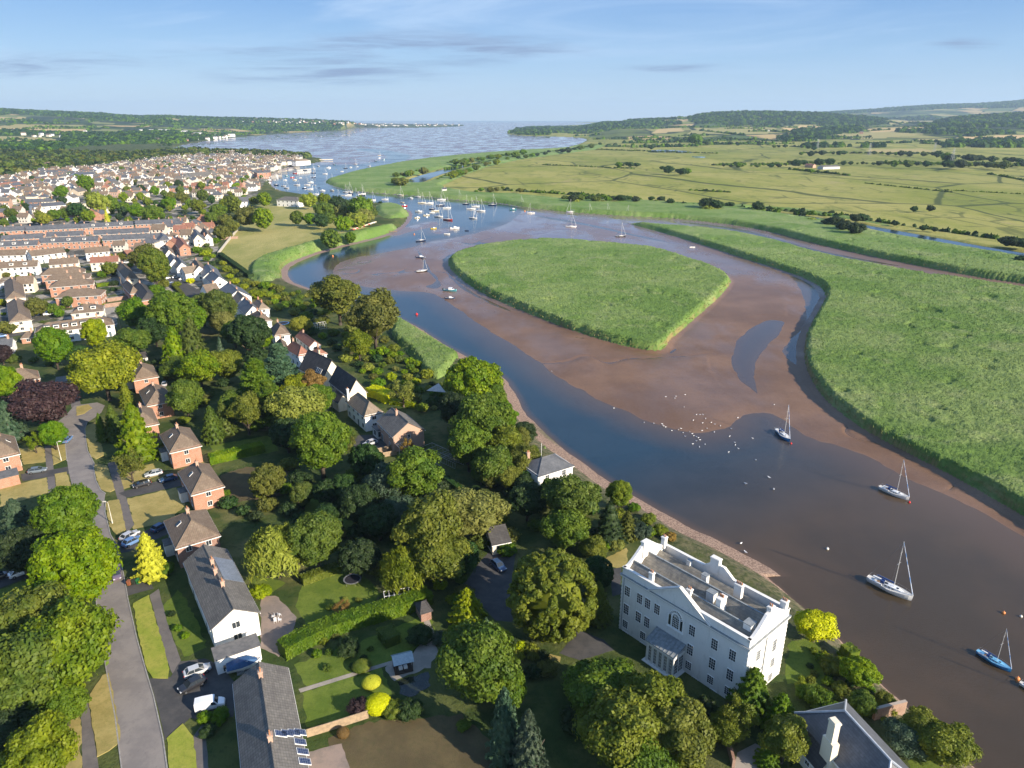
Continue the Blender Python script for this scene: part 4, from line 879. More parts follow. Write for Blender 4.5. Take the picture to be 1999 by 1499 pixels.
b.build('glazed_lean_to', M_FRAME, r_)
house((737,842),(727,833),(748,838),2.6,3,'flat','grey','grey','small flat-roofed garage against the pale brick gable house',name='garage',cat='garage',wins=(1.6,1.6,3))
r_, L_, W_ = house((712.7,812),(677,782),(752.6,808),5.1,8.0,'hip','tan','white','white house with a broad brown hipped roof above the brick gable house',name='white_house',chim=((.9,.9,'white'),),wins=(1.2,1.3,3.2))
r_, L_, W_ = house((680,770.5),(644,743),(717,764),4.6,9.2,'gable','dark','cream','cream gabled house with a steep black roof next to the golden hedge',name='gabled_house',chim=(),wins=(1.2,1.5,4.5,2,2))
r_, L_, W_ = house((629.6,740),(585,718),(660,724),3.6,9.4,'gable','dark','cream','long cream gabled house with black catslide roof, brick chimney and four roof windows',name='gabled_house',chim=((.25,-.2,'tan'),),wins=(.9,1.3,4.5))
rf = [c for c in r_.children if c.name.startswith('roof')][0]; sd_ = -1 if (r_.matrix_basis.inverted() @ G(610, 735, 8)).y < 0 else 1
for k in range(4): skylight(rf, -L_*.33+k*1.0*(1 if True else 0), sd_*W_*.36, 3.6, 9.4, W_, .75, 1.5)
house((660,785),(648,776),(680,779),3.4,5.4,'gable','dark','cream','low cream wing with a dark lean roof beside the black-roofed gabled house',name='house_wing',cat='house wing',wins=(),chim=())
ROWH = [((583.7,693.3),(558.6,678.6),(606,690),5.2,7.8,'hip','red','white','white house with a russet hipped roof above the long black catslide roof'),
 ((543.9,683),(538.7,669),(562,680),4.6,6.6,'hip','brown','white','small white wing with a low brown roof left of the russet hipped roof'),
 ((537,655),(528,641),(565.5,651.2),5.2,8.0,'hip','brown','white','white villa with brown hipped roof beside the blue trampoline'),
 ((604.6,676),(577.7,656),(625.4,672),2.8,4.6,'gable','red','white','single-storey white extension with red tiles facing the gardens'),
 ((622,692),(612,685),(636,688),2.8,4.2,'hip','red','white','small white garden room with a red roof behind the catslide roof'),
 ((501,629),(486,616),(529,624),4.8,7.2,'hip','brown','white','low white villa with a brown roof between the red chimneys and the blue trampoline'),
 ((480,612.7),(464,597),(504,602),5.4,8.6,'gable','slate','white','white gabled villa with slate roof and two tall red chimneys'),
 ((505,604),(492,592),(524,600),4.4,6.6,'hip','tan','white','white side wing with tan roof on the garden side of the red chimneys'),
 ((462,594),(447,577),(487,586),5.4,8.6,'gable','tan','white','white villa with a tan gable roof above the dense green trees'),
 ((441,584),(424,568),(476,566),5.4,9.0,'gable','slate','white','tall white gabled villa with a dark slate roof in the middle of the villa row'),
 ((405,572),(430,568),9,5.0,8.2,'gable','brown','white','white villa with a wide brown roof slope above the wood'),
 ((414,553),(401,541),(440,546),5.2,8.4,'gable','slate','white','white gabled villa behind the wide brown roof slope'),
 ((397,541),(391,527),(430,536),5.2,8.6,'gable','slate','white','bright white gabled villa near the upper end of the villa row'),
 ((378,531),(371,517),(402,527),5.2,8.4,'gable','brown','white','white gabled villa above the curving lane'),
 ((362,534),(390,530),8,4.8,7.6,'gable','tan','white','white villa with a tan roof at the head of the lane'),
 ((345,524),(336,511),(366,519),5.2,8.4,'gable','slate','white','white gabled villa left of the tan-roofed villa'),
 ((331,516),(325,504),(350,512),5.2,8.2,'gable','slate','white','white gabled villa beside the big bright street tree'),
 ((322,498),(318,488),(340,495),5.2,8.4,'gable','brown','white','white gabled villa at the top of the villa row'),
 ((277.5,586),(257.5,560),(307.5,583.7),5.2,8.0,'hip','dark','brick','house with a lit orange brick end wall above the wood'),
 ((255,572),(240,556),(270,568),5.2,7.8,'hip','brown','brick','brown-roofed brick house left of the lit orange end wall'),
 ((246,545),(226,520),(268,541),5.2,8.0,'hip','brown','cream','long brown-roofed house with steps of dark roof above the brick end house'),
 ((350,485),(338,469),(370,482),5.0,7.6,'gable','red','brick','orange brick house at the left corner of the playing field'),
 ((378,468),(372,455),(396,465),5.4,8.8,'gable','slate','cream','cream gabled house beside the playing field wall'),
 ((398,466),(392,453),(414,463),5.4,8.8,'gable','brown','white','white gabled house at the corner of the playing field wall'),
 ((310,470),(304,460),(330,467),5.2,7.8,'hip','slate','white','white house with slate roof left of the cream gabled house'),
 ((12,584),(9,550),(48,579),4.9,7.6,'hip','brown','cream','pair of cream houses with a long brown hipped roof at the left, upper one'),
 ((19,629),(14,592),(60,623),4.9,7.6,'hip','brown','cream','pair of cream houses with a long brown hipped roof at the left, lower one'),
 ((-16,680),(22.5,676),8,3.2,5.4,'gable','slate','white','single-storey white house with slate roof at the left edge'),
 ((41,660),(67,657),6,2.6,4.2,'hip','brown','brick','small brick garage with a brown roof left of the dormered terrace'),
 ((96,470),(112,469),8,5,7.4,'hip','brown','brick','short brown-roofed brick pair between the terraces'),
 ((250,498),(264,496),8,5,7.4,'gable','red','brick','brick house left of the big bright street tree')]
for e in ROWH: house(e[0], e[1], e[2], e[3], e[4], e[5], e[6], e[7], e[8], name={'brick': 'brick_house', 'cream': 'cream_house'}.get(e[7], 'white_house'), chim=((.5,0,'brick'),(-.5,0,'brick')) if 'red chimneys' in e[8] else ((.6,0),), wins=(1.2,1.2,3.6))
# ---- terraces: front eaves from left to right end, depth in metres
TER = [((96,561),(181,554),10,'hip','brown','brick','orange brick block of flats with a brown hipped roof, third from the top'),((107.5,581),(195,576),11,'hip','brown','brick','orange brick block of flats with a brown hipped roof, lowest of the four'),
 ((87.5,547.5),(172,542),9,'hip','brown','brick','orange brick block of flats with a brown hipped roof, second from the top'),((80,537),(165,530),8,'hip','brown','brick','orange brick block of flats with a brown hipped roof, topmost of the four'),
 ((139,612),(201,606),10,'hip','brown','cream','terrace with two white dormers above the long dormered terrace'),((67.5,651),(222,632),9,'hip','brown','white','long brown-roofed terrace with a line of white dormers'),
 ((-30,453),(48,449),8,'gable','slate','brick','short red terrace at the left edge, topmost row'),((50,450),(156,445),8,'gable','slate','brick','long red brick terrace of the topmost row with a pale roof at its left end'),((158,445),(260,439),8,'gable','slate','brick','long red brick terrace of the topmost row with white domes of rooflights'),((264,438),(357,434),8,'gable','slate','brick','red brick terrace at the right end of the topmost row'),
 ((2,469),(84,464),8,'gable','slate','brick','slate-roofed brick terrace of the second row at the left'),((90,462),(162,459),8,'gable','slate','brick','slate-roofed brick terrace in the middle of the second row'),((183,458),(290,453),8,'gable','slate','pink','slate-roofed terrace at the right of the second row with pale bays'),
 ((-20,482),(72,478),8,'gable','slate','brick','brick terrace of the third row at the left with grey dormers'),((75,474),(190,470),8,'gable','slate','brick','brick terrace in the middle of the third row with a white dormer'),((200,469),(312,464),8,'gable','slate','brick','brick terrace at the right of the third row'),
 ((-40,500),(48,497),8,'gable','brown','white','white rendered pair with a brown roof at the left edge'),((62,500),(128,492),9,'gable','brown','white','white rendered row with a wide brown roof left of the green-gabled pair'),((167,494),(214,490),8,'gable','brown','white','white pair with brown roof and a green side wall'),
 ((-30,525),(72,519),8,'gable','brown','white','white rendered row with a long dormer at the left'),((96,517),(152,513),8,'gable','brown','cream','brown-roofed pair behind the orange brick flats'),((176,513),(230,510),8,'gable','red','cream','russet-roofed pair right of the orange brick flats')]
for i, (P0, PR, W, k, rf, wl, lab) in enumerate(TER):
    r_, L_, W_ = house(P0, PR, W, 5.3, 7.9, k, rf, wl, lab, name='block_of_flats' if 'flats' in lab and 'block' in lab else 'terrace', cat='flats' if 'block of' in lab else 'terrace', wins=(1.2,1.25,3.1), chim=tuple((-.85+.42*j, .1) for j in range(5)) if k == 'gable' else ((0,0),(.6,0)))
    if 'dormer' in lab or 'domes' in lab:
        n = {0:0}.get(i, 2 if 'two' in lab else 7 if 'line of' in lab else 3)
        for j in range(n): dormer(r_, (-.8+1.6*(j+.5)/n)*L_/2, -W_*.36, 6.0, 2.0, 1.3, -1, 2.0)
# ---- the white mansion on the river bank
zt = 17.0; A_, B_, C_ = G(1216.7,1107,zt), G(1465.5,1252,zt), G(1552,1193,zt)
x_ = (B_-A_); ML = x_.length; x_.normalize(); y_ = Vector((-x_.y, x_.x, 0)); MW = (C_-B_).dot(y_)
man = empty('mansion', (A_.x, A_.y, 3.4), math.atan2(x_.y, x_.x), 'large white Georgian mansion with pediment and parapets on the river bank', 'mansion')
MH = zt-3.4; WH = WM['mansion']; M_LEAD = MAT('lead', (.16,.18,.19), (.24,.26,.27), 2, .5, .4)
b = MB(); b.box(0, ML, 0, MW, -.6, MH-1.9)
for x0, x1, y0, y1 in ((0,ML,0,.45), (0,ML,MW-.45,MW), (0,.45,.451,MW-.451), (ML-.45,ML,.451,MW-.451)): b.box(x0, x1, y0, y1, MH-1.899, MH-.1)
for i in range(14):                                                     # quoins at the corners
    z = .2+i*.8
    if z > MH-2.6: break
    for cx in (0, ML): b.box(cx-.04 if cx == 0 else cx-.55, cx+.55 if cx == 0 else cx+.04, -.04, .3, z, z+.42)
    b.box(ML-.3, ML+.045, MW-.55, MW+.03, z, z+.42)
b.build('wall', WH, man)
b = MB()
def ring(z0, z1, o):
    b.box(-o, ML+o, -o, -.002, z0, z1); b.box(-o, ML+o, MW+.002, MW+o, z0, z1); b.box(-o, -.002, -.001, MW+.001, z0, z1); b.box(ML+.002, ML+o, -.001, MW+.001, z0, z1)
ring(MH-1.75, MH-1.5, .28); ring(MH-1.5+.001, MH-1.42, .34); b.box(-.08, ML+.08, -.08, .5, MH-.098, MH+.08); b.box(-.08, ML+.08, MW-.5, MW+.08, MH-.098, MH+.08)
b.build('cornice', [WH], man)
b = MB(); ring(MH-1.418, MH-1.37, .36); ring(MH-1.95, MH-1.754, .10); b.build('lead_flashing', M_LEAD, man)
# parapet gables at both ends, with sweeping shoulders
for cx, nm in ((0, 'end_gable'), (ML-.5, 'end_gable')):
    prof = []
    for i in range(25):
        t = i/24; s = 1-abs(t-.5)*2; h = 0 if s < .14 else (2.35*((s-.14)/.62)**1.25 if s < .76 else 2.35); prof.append((.0+t*MW, MH+.08+h))
    b = MB(); n = len(prof); vs = [(cx, y, MH-.4) for y, z in prof]+[(cx, y, z) for y, z in prof]+[(cx+.5, y, MH-.4) for y, z in prof]+[(cx+.5, y, z) for y, z in prof]
    vs = [(v[0]+(.003 if cx > 0 else -.003), v[1], v[2]) for v in vs]
    f = []
    for i in range(n-1): f += [(i, i+n, i+n+1, i+1), (2*n+i, 2*n+i+1, 3*n+i+1, 3*n+i), (n+i, 3*n+i, 3*n+i+1, n+i+1)]
    f += [(0, 2*n, 3*n, n), (n-1, 2*n-1, 4*n-1, 3*n-1)]; b.add(vs, f); b.build(nm, WH, man)
# front pediment
b = MB(); pa, pb, pc = ML*.235, ML*.73, ML*.482
b.add([(pa,-.12,MH-1.35),(pb,-.12,MH-1.35),(pc,-.12,MH+2.3),(pa,.5,MH-1.35),(pb,.5,MH-1.35),(pc,.5,MH+2.3)], [(0,1,2),(5,4,3),(0,2,5,3),(1,4,5,2),(0,3,4,1)])
for p in (pa, pb):
    q0 = Vector((p, -.3, MH-1.36)); q1 = Vector((pc, -.3, MH+2.42)); b.tube(q0, q1, .16, .16, 4); b.tube(q0+Vector((0,.35,.05)), q1+Vector((0,.35,.05)), .2, .2, 4)
b.build('pediment', WH, man)
b = MB()
for p in (pa, pb): b.tube((p, -.40, MH-1.30), (pc, -.40, MH+2.52), .05, .05, 4)
b.build('pediment_moulding', M_LEAD, man)
# rear gable with the broad stack
b = MB(); b.add([(ML*.36,MW-.5,MH+.05),(ML*.60,MW-.5,MH+.05),(ML*.52,MW-.5,MH+1.5),(ML*.43,MW-.5,MH+1.5),(ML*.36,MW+.03,MH+.05),(ML*.60,MW+.03,MH+.05),(ML*.52,MW+.03,MH+1.5),(ML*.43,MW+.03,MH+1.5)], [(0,1,2,3),(7,6,5,4),(0,3,7,4),(1,5,6,2),(3,2,6,7)])
b.build('rear_gable', WH, man)
# roofs: two low ranges with a lead valley between them
b = MB(); zb, zr = MH-1.55, MH+.55
for y0, y1 in ((.46, MW*.36), (MW*.36+.02, MW*.74), (MW*.74+.02, MW-.46)):
    ym = (y0+y1)/2; z2 = zr if y1 < MW*.8 else zb+1.0
    b.slab((.46,y0,zb), (ML-.46,y0,zb), (ML-.46,ym,z2), (.46,ym,z2), .1); b.slab((ML-.46,y1,zb), (.46,y1,zb), (.46,ym,z2), (ML-.46,ym,z2), .1)
mr = b.build('roof', RM['moss'], man); b = MB()
for y in (MW*.18+.23, MW*.55, ): b.box(.47, ML-.47, y-.14, y+.14, zr-.05, zr+.07)
for y in (MW*.36+.01, MW*.74+.01): b.box(.47, ML-.47, y-.22, y+.22, zb-.02, zb+.12)
b.build('lead_ridge', M_LEAD, mr)
for fx, fy, w, d, h, pots, z0 in ((.225,.07,.9,.7,2.0,2,-1), (.50,.17,.9,.8,1.9,2,0), (.70,.30,1.0,1.9,2.6,3,-1), (.70,.74,1.5,.9,2.6,4,-.5), (.445,.985,1.9,1.0,3.3,0,-.5), (.985,.5,.8,1.2,4.2,2,0), (.975,.93,1.1,1.1,2.1,3,-.5), (.015,.46,.8,1.6,4.3,0,0), (.02,.94,.9,.9,2.4,2,-.5)):
    chimney(mr, fx*ML, fy*MW, MH+z0, MH+h*.76, WH, w*.88, d*.88, pots)
for fx, fy, w, d, h in ((.59,.44,1.4,1.1,1.3), (.45,.72,1.0,.9,1.2), (.27,.87,.7,.7,.9), (.93,.22,1.3,1.5,1.7)):
    b = MB(); b.box(fx*ML-w/2, fx*ML+w/2, fy*MW-d/2, fy*MW+d/2, MH-1.2, MH+h-.7); b.box(fx*ML-w/2-.08, fx*ML+w/2+.08, fy*MW-d/2-.08, fy*MW+d/2+.08, MH+h-.698, MH+h-.6, 1); b.build('roof_hatch', [WH, M_LEAD], mr)
# windows, row by row
for z, xs, h in ((9.3, (.055,.165,.235,.315,.60,.77,.90), 1.9), (5.5, (.055,.165,.24,.60,.77,.90), 2.0), (2.3, (.055,.215,.60,.77,.90), 1.5), (.2, (.06,.22,.66,.80), 1.0)):
    for f in xs: put(man, 'window', win_mesh(1.1, h, 3, 4), f*ML, -.02, z, 0)
for z, fs, h in ((9.2, (.27,), 1.9), (8.3, (.70,), 2.2), (5.2, (.30,), 2.4), (4.8, (.72,), 1.7), (1.8, (.3,.72), 1.5)):
    for f in fs: put(man, 'window', win_mesh(1.0, h, 3, 4), ML+.02, f*MW, z, math.pi/2)
for z in (9.2, 5.4, 2.2):
    for f in (.15,.4,.6,.85): put(man, 'window', win_mesh(1.0, 1.8, 3, 4), f*ML, MW+.02, z, math.pi)
    for f in (.3,.7): put(man, 'window', win_mesh(1.0, 1.8, 3, 4), -.02, f*MW, z, -math.pi/2)
b = MB(); fx = .47*ML                                                    # Venetian window with a fan head
b.box(fx-.6, fx+.6, -.05, .05, 7.9, 9.9, 1)
for s in (-1, 1): b.box(fx+s*1.15-.22, fx+s*1.15+.22, -.05, .05, 7.9, 9.8, 1); b.box(fx+s*.78-.09, fx+s*.78+.09, -.16, .05, 7.7, 10.0, 0); b.box(fx+s*1.48-.08, fx+s*1.48+.08, -.14, .05, 7.7, 10.0, 0)
b.box(fx-1.65, fx+1.65, -.2, .05, 7.5, 7.69, 0)
for i in range(12):
    a0, a1 = math.pi*i/12, math.pi*(i+1)/12
    for r0, r1, mi, yy in ((0,.6,1,-.052), (.86,1.2,1,-.051)):
        b.add([(fx+math.cos(a)*r, yy, 9.9+.003+math.sin(a)*r*1.05) for a, r in ((a0,r0),(a0,r1),(a1,r1),(a1,r0))], [(3,2,1,0)], mi)
    for r0, r1 in ((.6,.86), (1.2,1.32)): b.slab(*[(fx+math.cos(a)*r, -.1, 9.9+.003+math.sin(a)*r*1.05) for a, r in ((a0,r0),(a0,r1),(a1,r1),(a1,r0))], .1, 0)
    b.tube((fx+math.cos(a0)*.1, -.07, 9.9+math.sin(a0)*.1), (fx+math.cos(a0)*.6, -.07, 9.9+math.sin(a0)*.63), .02, .02, 4, 0)
    b.tube((fx+math.cos(a0)*.84, -.07, 9.9+math.sin(a0)*.88), (fx+math.cos(a0)*1.22, -.07, 9.9+math.sin(a0)*1.28), .06, .06, 4, 0)
for i in range(1, 4): b.box(fx-.6+.3*i-.02, fx-.6+.3*i+.02, -.08, 0, 7.9, 9.9, 0)
for i in range(1, 5): b.box(fx-.6, fx+.6, -.078, 0, 7.9+i*.4-.02, 7.9+i*.4+.02, 0)
b.build('arched_window', [M_FRAME, M_GLASS], man)
# portico with glazed front
px0, px1, pd = ML*.34, ML*.555, 2.7; porch = MB(); porch.slab((px0-.3,-pd-.4,4.9), (px1+.3,-pd-.4,4.9), (px1+.3,-.03,6.0), (px0-.3,-.03,6.0), .18)
for i in range(9): x = px0-.3+(px1-px0+.6)*i/8; porch.tube((x,-pd-.4,4.94), (x,-.05,6.04), .05, .05, 4)
po = porch.build('porch_roof', M_LEAD, man); b = MB(); b.box(px0-.2, px1+.2, -pd-.3, -pd+.15, 4.25, 4.70)
b.box(px0-.2, px0+.1, -pd+.15, -.05, 4.25, 4.75); b.box(px1-.1, px1+.2, -pd+.15, -.05, 4.25, 4.75)
n = 5
for i in range(n+1): x = px0+(px1-px0)*i/n; b.tube((x,-pd,.7), (x,-pd,4.25), .2, .17, 10)
for x in (px0, px1): b.tube((x,-pd*.5,.7), (x,-pd*.5,4.25), .12, .12, 8)
b.box(px0-.6, px1+.6, -pd-.6, -.01, -.3, .7)
for i in range(4): b.box(px0+.4, px1-.4, -pd-.6-.35*(i+1), -pd-.6-.35*i-.002, -.3, .55-.17*i)
b.build('porch_colonnade', WH, man)
for i in range(n): put(man, 'porch_window', win_mesh((px1-px0)/n-.55, 3.0, 3, 5), px0+(px1-px0)*(i+.5)/n, -pd+.1, 2.4, 0)
for y in (-pd*.75, -pd*.25): put(man, 'porch_window', win_mesh(1.1, 3.0, 3, 5), px1-.02, y, 2.4, math.pi/2)
b = MB(); b.tube((ML+.08, MW*.45, .2), (ML+.08, MW*.45, MH-2), .07, .07, 6); b.tube((ML+.08, MW*.45, 6), (ML+.08, MW*.28, 4.8), .05, .05, 6); b.tube((ML*.02, -.06, 0), (ML*.02, -.06, MH-2), .06, .06, 6); b.tube((ML*.50, -.06, 7), (ML*.50, -.06, 0), .01, .01, 4)
b.build('drainpipe', M_LEAD, man)
# ---- slate-roofed house at the bottom right
r_, L_, W_ = house((1651,1369.3),(1830,1560),(1565,1400.7),4.8,8.0,'hip','slate','cream','house with a long grey slate hipped roof and tall cream chimney at the bottom right',name='slate_roofed_house',chim=(),wins=(1.1,1.5,3.4,3,3))
rf = [c for c in r_.children if c.name.startswith('roof')][0]; v = r_.matrix_basis.inverted() @ G(1620, 1462, ZG+5.6)
b = MB(); b.box(v.x-1.0, v.x+1.0, v.y-.55, v.y+.55, 3.0, 7.2); b.box(v.x-.6, v.x+.6, v.y-.45, v.y+.45, 7.201, 10.6); b.box(v.x-.7, v.x+.7, v.y-.55, v.y+.55, 10.2, 10.45); b.build('chimney', WM['cream'], rf)
b = MB(); s_ = 3.2/(W_/2); hx = min(W_/2, L_/2-.3)
for sx in (-1, 1):
    for sy in (-1, 1): b.tube((sx*(L_/2-hx), 0, 8.08), (sx*(L_/2+.25), sy*(W_/2+.35), 4.7), .17, .17, 5)
b.tube((-(L_/2-hx), 0, 8.1), (L_/2-hx, 0, 8.1), .18, .18, 5); b.build('ridge_lead', MAT('pale_lead', (.38,.41,.45), None, 2, .4, .5), rf)
house((1560,1452),(1600,1500),(1590,1437),2.9,4.4,'gable','dark','cream','low cream wing with a black roof beside the slate-roofed house',name='house_wing',cat='house wing',wins=(.8,1.0,2.6),chim=())
house((962,1062),(996,1055),7,2.8,4.6,'gable','dark','cream','white garage among the trees behind the pale yellow-green tree',name='garage',cat='garage',wins=(2.2,2.0,3.0,1,1),chim=())
# ================================================================ ROADS, LAWNS, HEDGES, WALLS
def m_asphalt(name, c1, c2):
    m, nt, b = nmat(name); v = coords(nt, world=True); c = mix(nt, sharp(nt, noise(nt, v, .25, 6, .7), .38, .62), c1, c2)
    c = mix(nt, mth(nt, 'MULTIPLY', sharp(nt, noise(nt, v, 1.3, 5, .7), .55, .72), .35), c, tuple(x*.55 for x in c1)); setb(nt, b, c, .88, .25); bump(nt, b, noise(nt, v, 9, 3), .25, .02); return m
def m_lawn(name, c1, c2, c3):
    m, nt, b = nmat(name); v = coords(nt, world=True); c = mix(nt, sharp(nt, noise(nt, v, .22, 6, .7), .36, .64), c1, c2)
    c = mix(nt, mth(nt, 'MULTIPLY', sharp(nt, noise(nt, v, 1.6, 6, .8), .45, .7), .6), c, c3); setb(nt, b, c, .9, .15); bump(nt, b, noise(nt, v, 5, 5, .8), .8, .12); return m
M_ROAD = m_asphalt('asphalt', (.17,.155,.148), (.215,.195,.18)); M_DRIVE = m_asphalt('dark_tarmac', (.05,.05,.052), (.075,.072,.07)); M_PAVE = m_asphalt('footway', (.11,.10,.096), (.145,.13,.12))
M_STONE = m_asphalt('paving_stone', (.30,.27,.23), (.22,.20,.17)); M_PINK = m_asphalt('worn_paving', (.26,.20,.165), (.18,.15,.13)); M_KERB = MAT('kerb_stone', (.30,.29,.27), (.22,.21,.2), 2)
M_LAWN = m_lawn('lawn', (.085,.13,.018), (.13,.17,.028), (.05,.08,.012)); M_DRY = m_lawn('dry_grass', (.27,.22,.075), (.36,.29,.11), (.17,.17,.045)); M_VERGE = m_lawn('long_grass', (.22,.26,.035), (.31,.30,.06), (.11,.15,.02)); M_BROWN_SHADE = m_lawn('brown_lawn_shade_tone', (.085,.066,.035), (.115,.09,.045), (.07,.07,.03))  # brown lawn: dry brown turf, its colour darkened to stand for tree shade
def sheet(name, pts, mat, dz=.02, kind='structure', **k):
    b = MB(); P = [G(p[0], p[1], ZG) for p in pts]; P = [(p.x, p.y) for p in P]
    if name in ('lawn', 'dry_lawn', 'grass_verge', 'patio', 'terrace', 'garden_pond', 'pavement', 'driveway'):      # edges wander as cut turf and worn tarmac do
        amp = {'pavement': .05, 'driveway': .07, 'grass_verge': .13, 'patio': .15}.get(name, .32); Q_ = []
        for (ax, ay), (bx, by) in zip(P, P[1:]+P[:1]):
            L_ = math.hypot(bx-ax, by-ay); n_ = max(1, int(L_/.9))
            for i in range(n_): t_ = i/n_; x_, y_ = ax+(bx-ax)*t_, ay+(by-ay)*t_; nz = rt.uniform(-1, 1)*amp; Q_.append((x_-(by-ay)/L_*nz, y_+(bx-ax)/L_*nz))
        P = Q_
    if sum(P[i][0]*P[(i+1) % len(P)][1]-P[(i+1) % len(P)][0]*P[i][1] for i in range(len(P))) < 0: P = P[::-1]
    if dz > .06: b.prism(P, ZG-.1, ZG+dz)
    else: b.add([(x, y, ZG+dz) for x, y in P], [list(range(len(P)))])
    return b.build(name, mat, kind=kind, **k)
ROADL = [(245,1560),(225,1400),(208,1310),(195,1233),(187,1165),(180,1110),(172,1060),(163,1015),(152,985),(141,950),(134,920),(131,900),(129,880),(127,860),(120,838),(112,824)]
ROADR = [(205,792),(198,806),(182,818),(170,826),(166,838),(167,855),(171,880),(184,905),(183,915),(187,938),(197,958),(206,964),(203,985),(205,1000),(216,1045),(230,1070),(236,1095),(243,1130),(250,1170),(268,1250),(285,1310),(300,1360),(318,1440),(335,1560)]
sheet('road', ROADL+[(128,812),(140,798),(146,792),(190,786)]+ROADR, M_ROAD, .03)
sheet('road', [(-60,1150),(60,1100),(110,1083),(172,1062),(177,1084),(70,1122),(-60,1172)], M_DRIVE, .026)
sheet('road', [(136,770),(152,768),(158,790),(160,800),(146,800),(139,795)], M_PAVE, .022)
for P in ([(40,926),(98,918),(136,911),(136,925),(98,931),(44,940)], [(231,963),(345,928),(358,948),(249,972)], [(228,1060),(330,1018),(348,1034),(250,1078),(236,1080)],
          [(333,1322),(352,1292),(400,1286),(432,1300),(460,1334),(456,1400),(400,1408),(372,1402),(322,1446),(306,1372),(292,1326)], [(685,872),(700,850),(745,848),(764,872),(752,892),(690,894)],
          [(962,1070),(1010,1070),(1002,1112),(1018,1160),(1000,1215),(968,1212),(905,1145),(935,1100)], [(1093,1276),(1130,1230),(1180,1250),(1200,1270),(1132,1290)], [(1190,1112),(1214,1108),(1212,1160),(1196,1165)],
          [(325,540),(345,542),(402,574),(410,592),(370,580),(330,562)], [(-10,652),(60,640),(66,650),(-10,664)], [(236,1150),(292,1130),(300,1150),(262,1160),(246,1165)]): sheet('driveway', P, M_DRIVE, .018)
for P in ([(87,872),(100,868),(110,962),(95,966)], [(158,1372),(172,1366),(190,1480),(200,1540),(162,1540)], [(292,1162),(310,1150),(325,1210),(353,1290),(345,1330),(333,1310),(311,1233)], [(210,905),(226,900),(262,1025),(248,1042),(226,962)], [(377,1440),(398,1410),(405,1470),(410,1540),(388,1540)]): sheet('pavement', P, M_PAVE, .014)
for P in ([(260,1180),(290,1163),(297,1186),(311,1233),(332,1306),(328,1326),(300,1324),(287,1310),(273,1253)], [(326,1443),(359,1413),(376,1440),(386,1500),(390,1560),(335,1560)]): sheet('grass_verge', P, M_VERGE, .13)
for P in ([(173,1359),(200,1320),(213,1315),(222,1359),(236,1443),(232,1452),(213,1466),(190,1479)], [(210,1072),(205,1095),(212,1110)], [(183,912),(187,906),(207,909),(211,914),(225,957),(214,962),(197,956),(189,936)], [(206,985),(212,979),(232,976),(247,1034),(237,1044),(228,1045),(214,1028)],
          [(100,873),(127,868),(131,888),(129,897),(105,908)], [(107,926),(130,922),(140,952),(111,960)], [(149,795),(172,790),(180,797),(165,808),(150,812)], [(165,838),(172,830),(188,826),(203,890),(188,897),(176,892)]): sheet('grass_verge', P, M_DRY, .12)
for P in ([(36,876),(86,872),(90,902),(46,908)], [(0,952),(93,932),(95,962),(0,990)], [(55,1402),(156,1392),(163,1540),(50,1540)], [(228,918),(300,905),(312,928),(240,957)], [(249,974),(345,952),(362,988),(330,1016),(262,1034)], [(1034,1262),(1092,1283),(1094,1292),(1060,1284)], [(380,893),(440,880),(444,900),(386,905)], [(1180,1092),(1224,1070),(1228,1098),(1205,1110),(1188,1106)]): sheet('dry_lawn', P, M_DRY, .010)
for P in ([(315,1185),(350,1150),(385,1215),(405,1265),(357,1284),(342,1252)], [(-40,1165),(72,1126),(80,1150),(-40,1200)], [(592,1135),(690,1105),(745,1160),(710,1200),(600,1225),(578,1190)], [(575,1300),(640,1272),(700,1256),(840,1195),(850,1240),(790,1285),(750,1298),(600,1340)], [(1540,1255),(1590,1240),(1620,1300),(1600,1345),(1535,1335)],
          [(1770,1485),(1800,1468),(1850,1500),(1800,1540)], [(590,1352),(745,1304),(765,1360),(700,1400),(600,1420)], [(1108,1300),(1190,1290),(1180,1310),(1110,1330)], [(480,1150),(500,1120),(560,1140),(520,1165)], [(590,950),(700,930),(720,1040),(600,1040)], [(410,870),(530,850),(545,880),(430,905)]): sheet('lawn', P, M_LAWN, .008)
for P in ([(430,928),(480,912),(565,918),(548,968),(440,985)], [(640,1440),(720,1410),(900,1395),(960,1450),(960,1560),(640,1560)]): sheet('lawn', P, M_BROWN_SHADE, .006)
sheet('patio', [(509,1166),(539,1163),(579,1206),(572,1233),(546,1283),(509,1266)], M_PINK, .02); sheet('patio', [(596,1470),(668,1452),(700,1560),(600,1560)], M_PINK, .02)
sheet('garden_path', [(583,1346),(766,1290),(769,1296),(587,1353)], M_STONE, .024); sheet('garden_path', [(826,1212),(838,1210),(849,1238),(832,1262),(806,1278),(812,1268),(838,1240)], M_STONE, .03)
sheet('terrace', [(751,1303),(766,1291),(806,1279),(842,1252),(856,1276),(840,1303),(767,1332)], M_STONE, .026); sheet('garden_pond', [(776,1332),(835,1312),(842,1340),(800,1362),(782,1355)], MAT('pond_water', (.012,.016,.014), (.02,.026,.016), .8, .08, .5), .032)
sheet('yard', [(1440,1470),(1475,1452),(1512,1470),(1535,1560),(1420,1560)], M_STONE, .02)
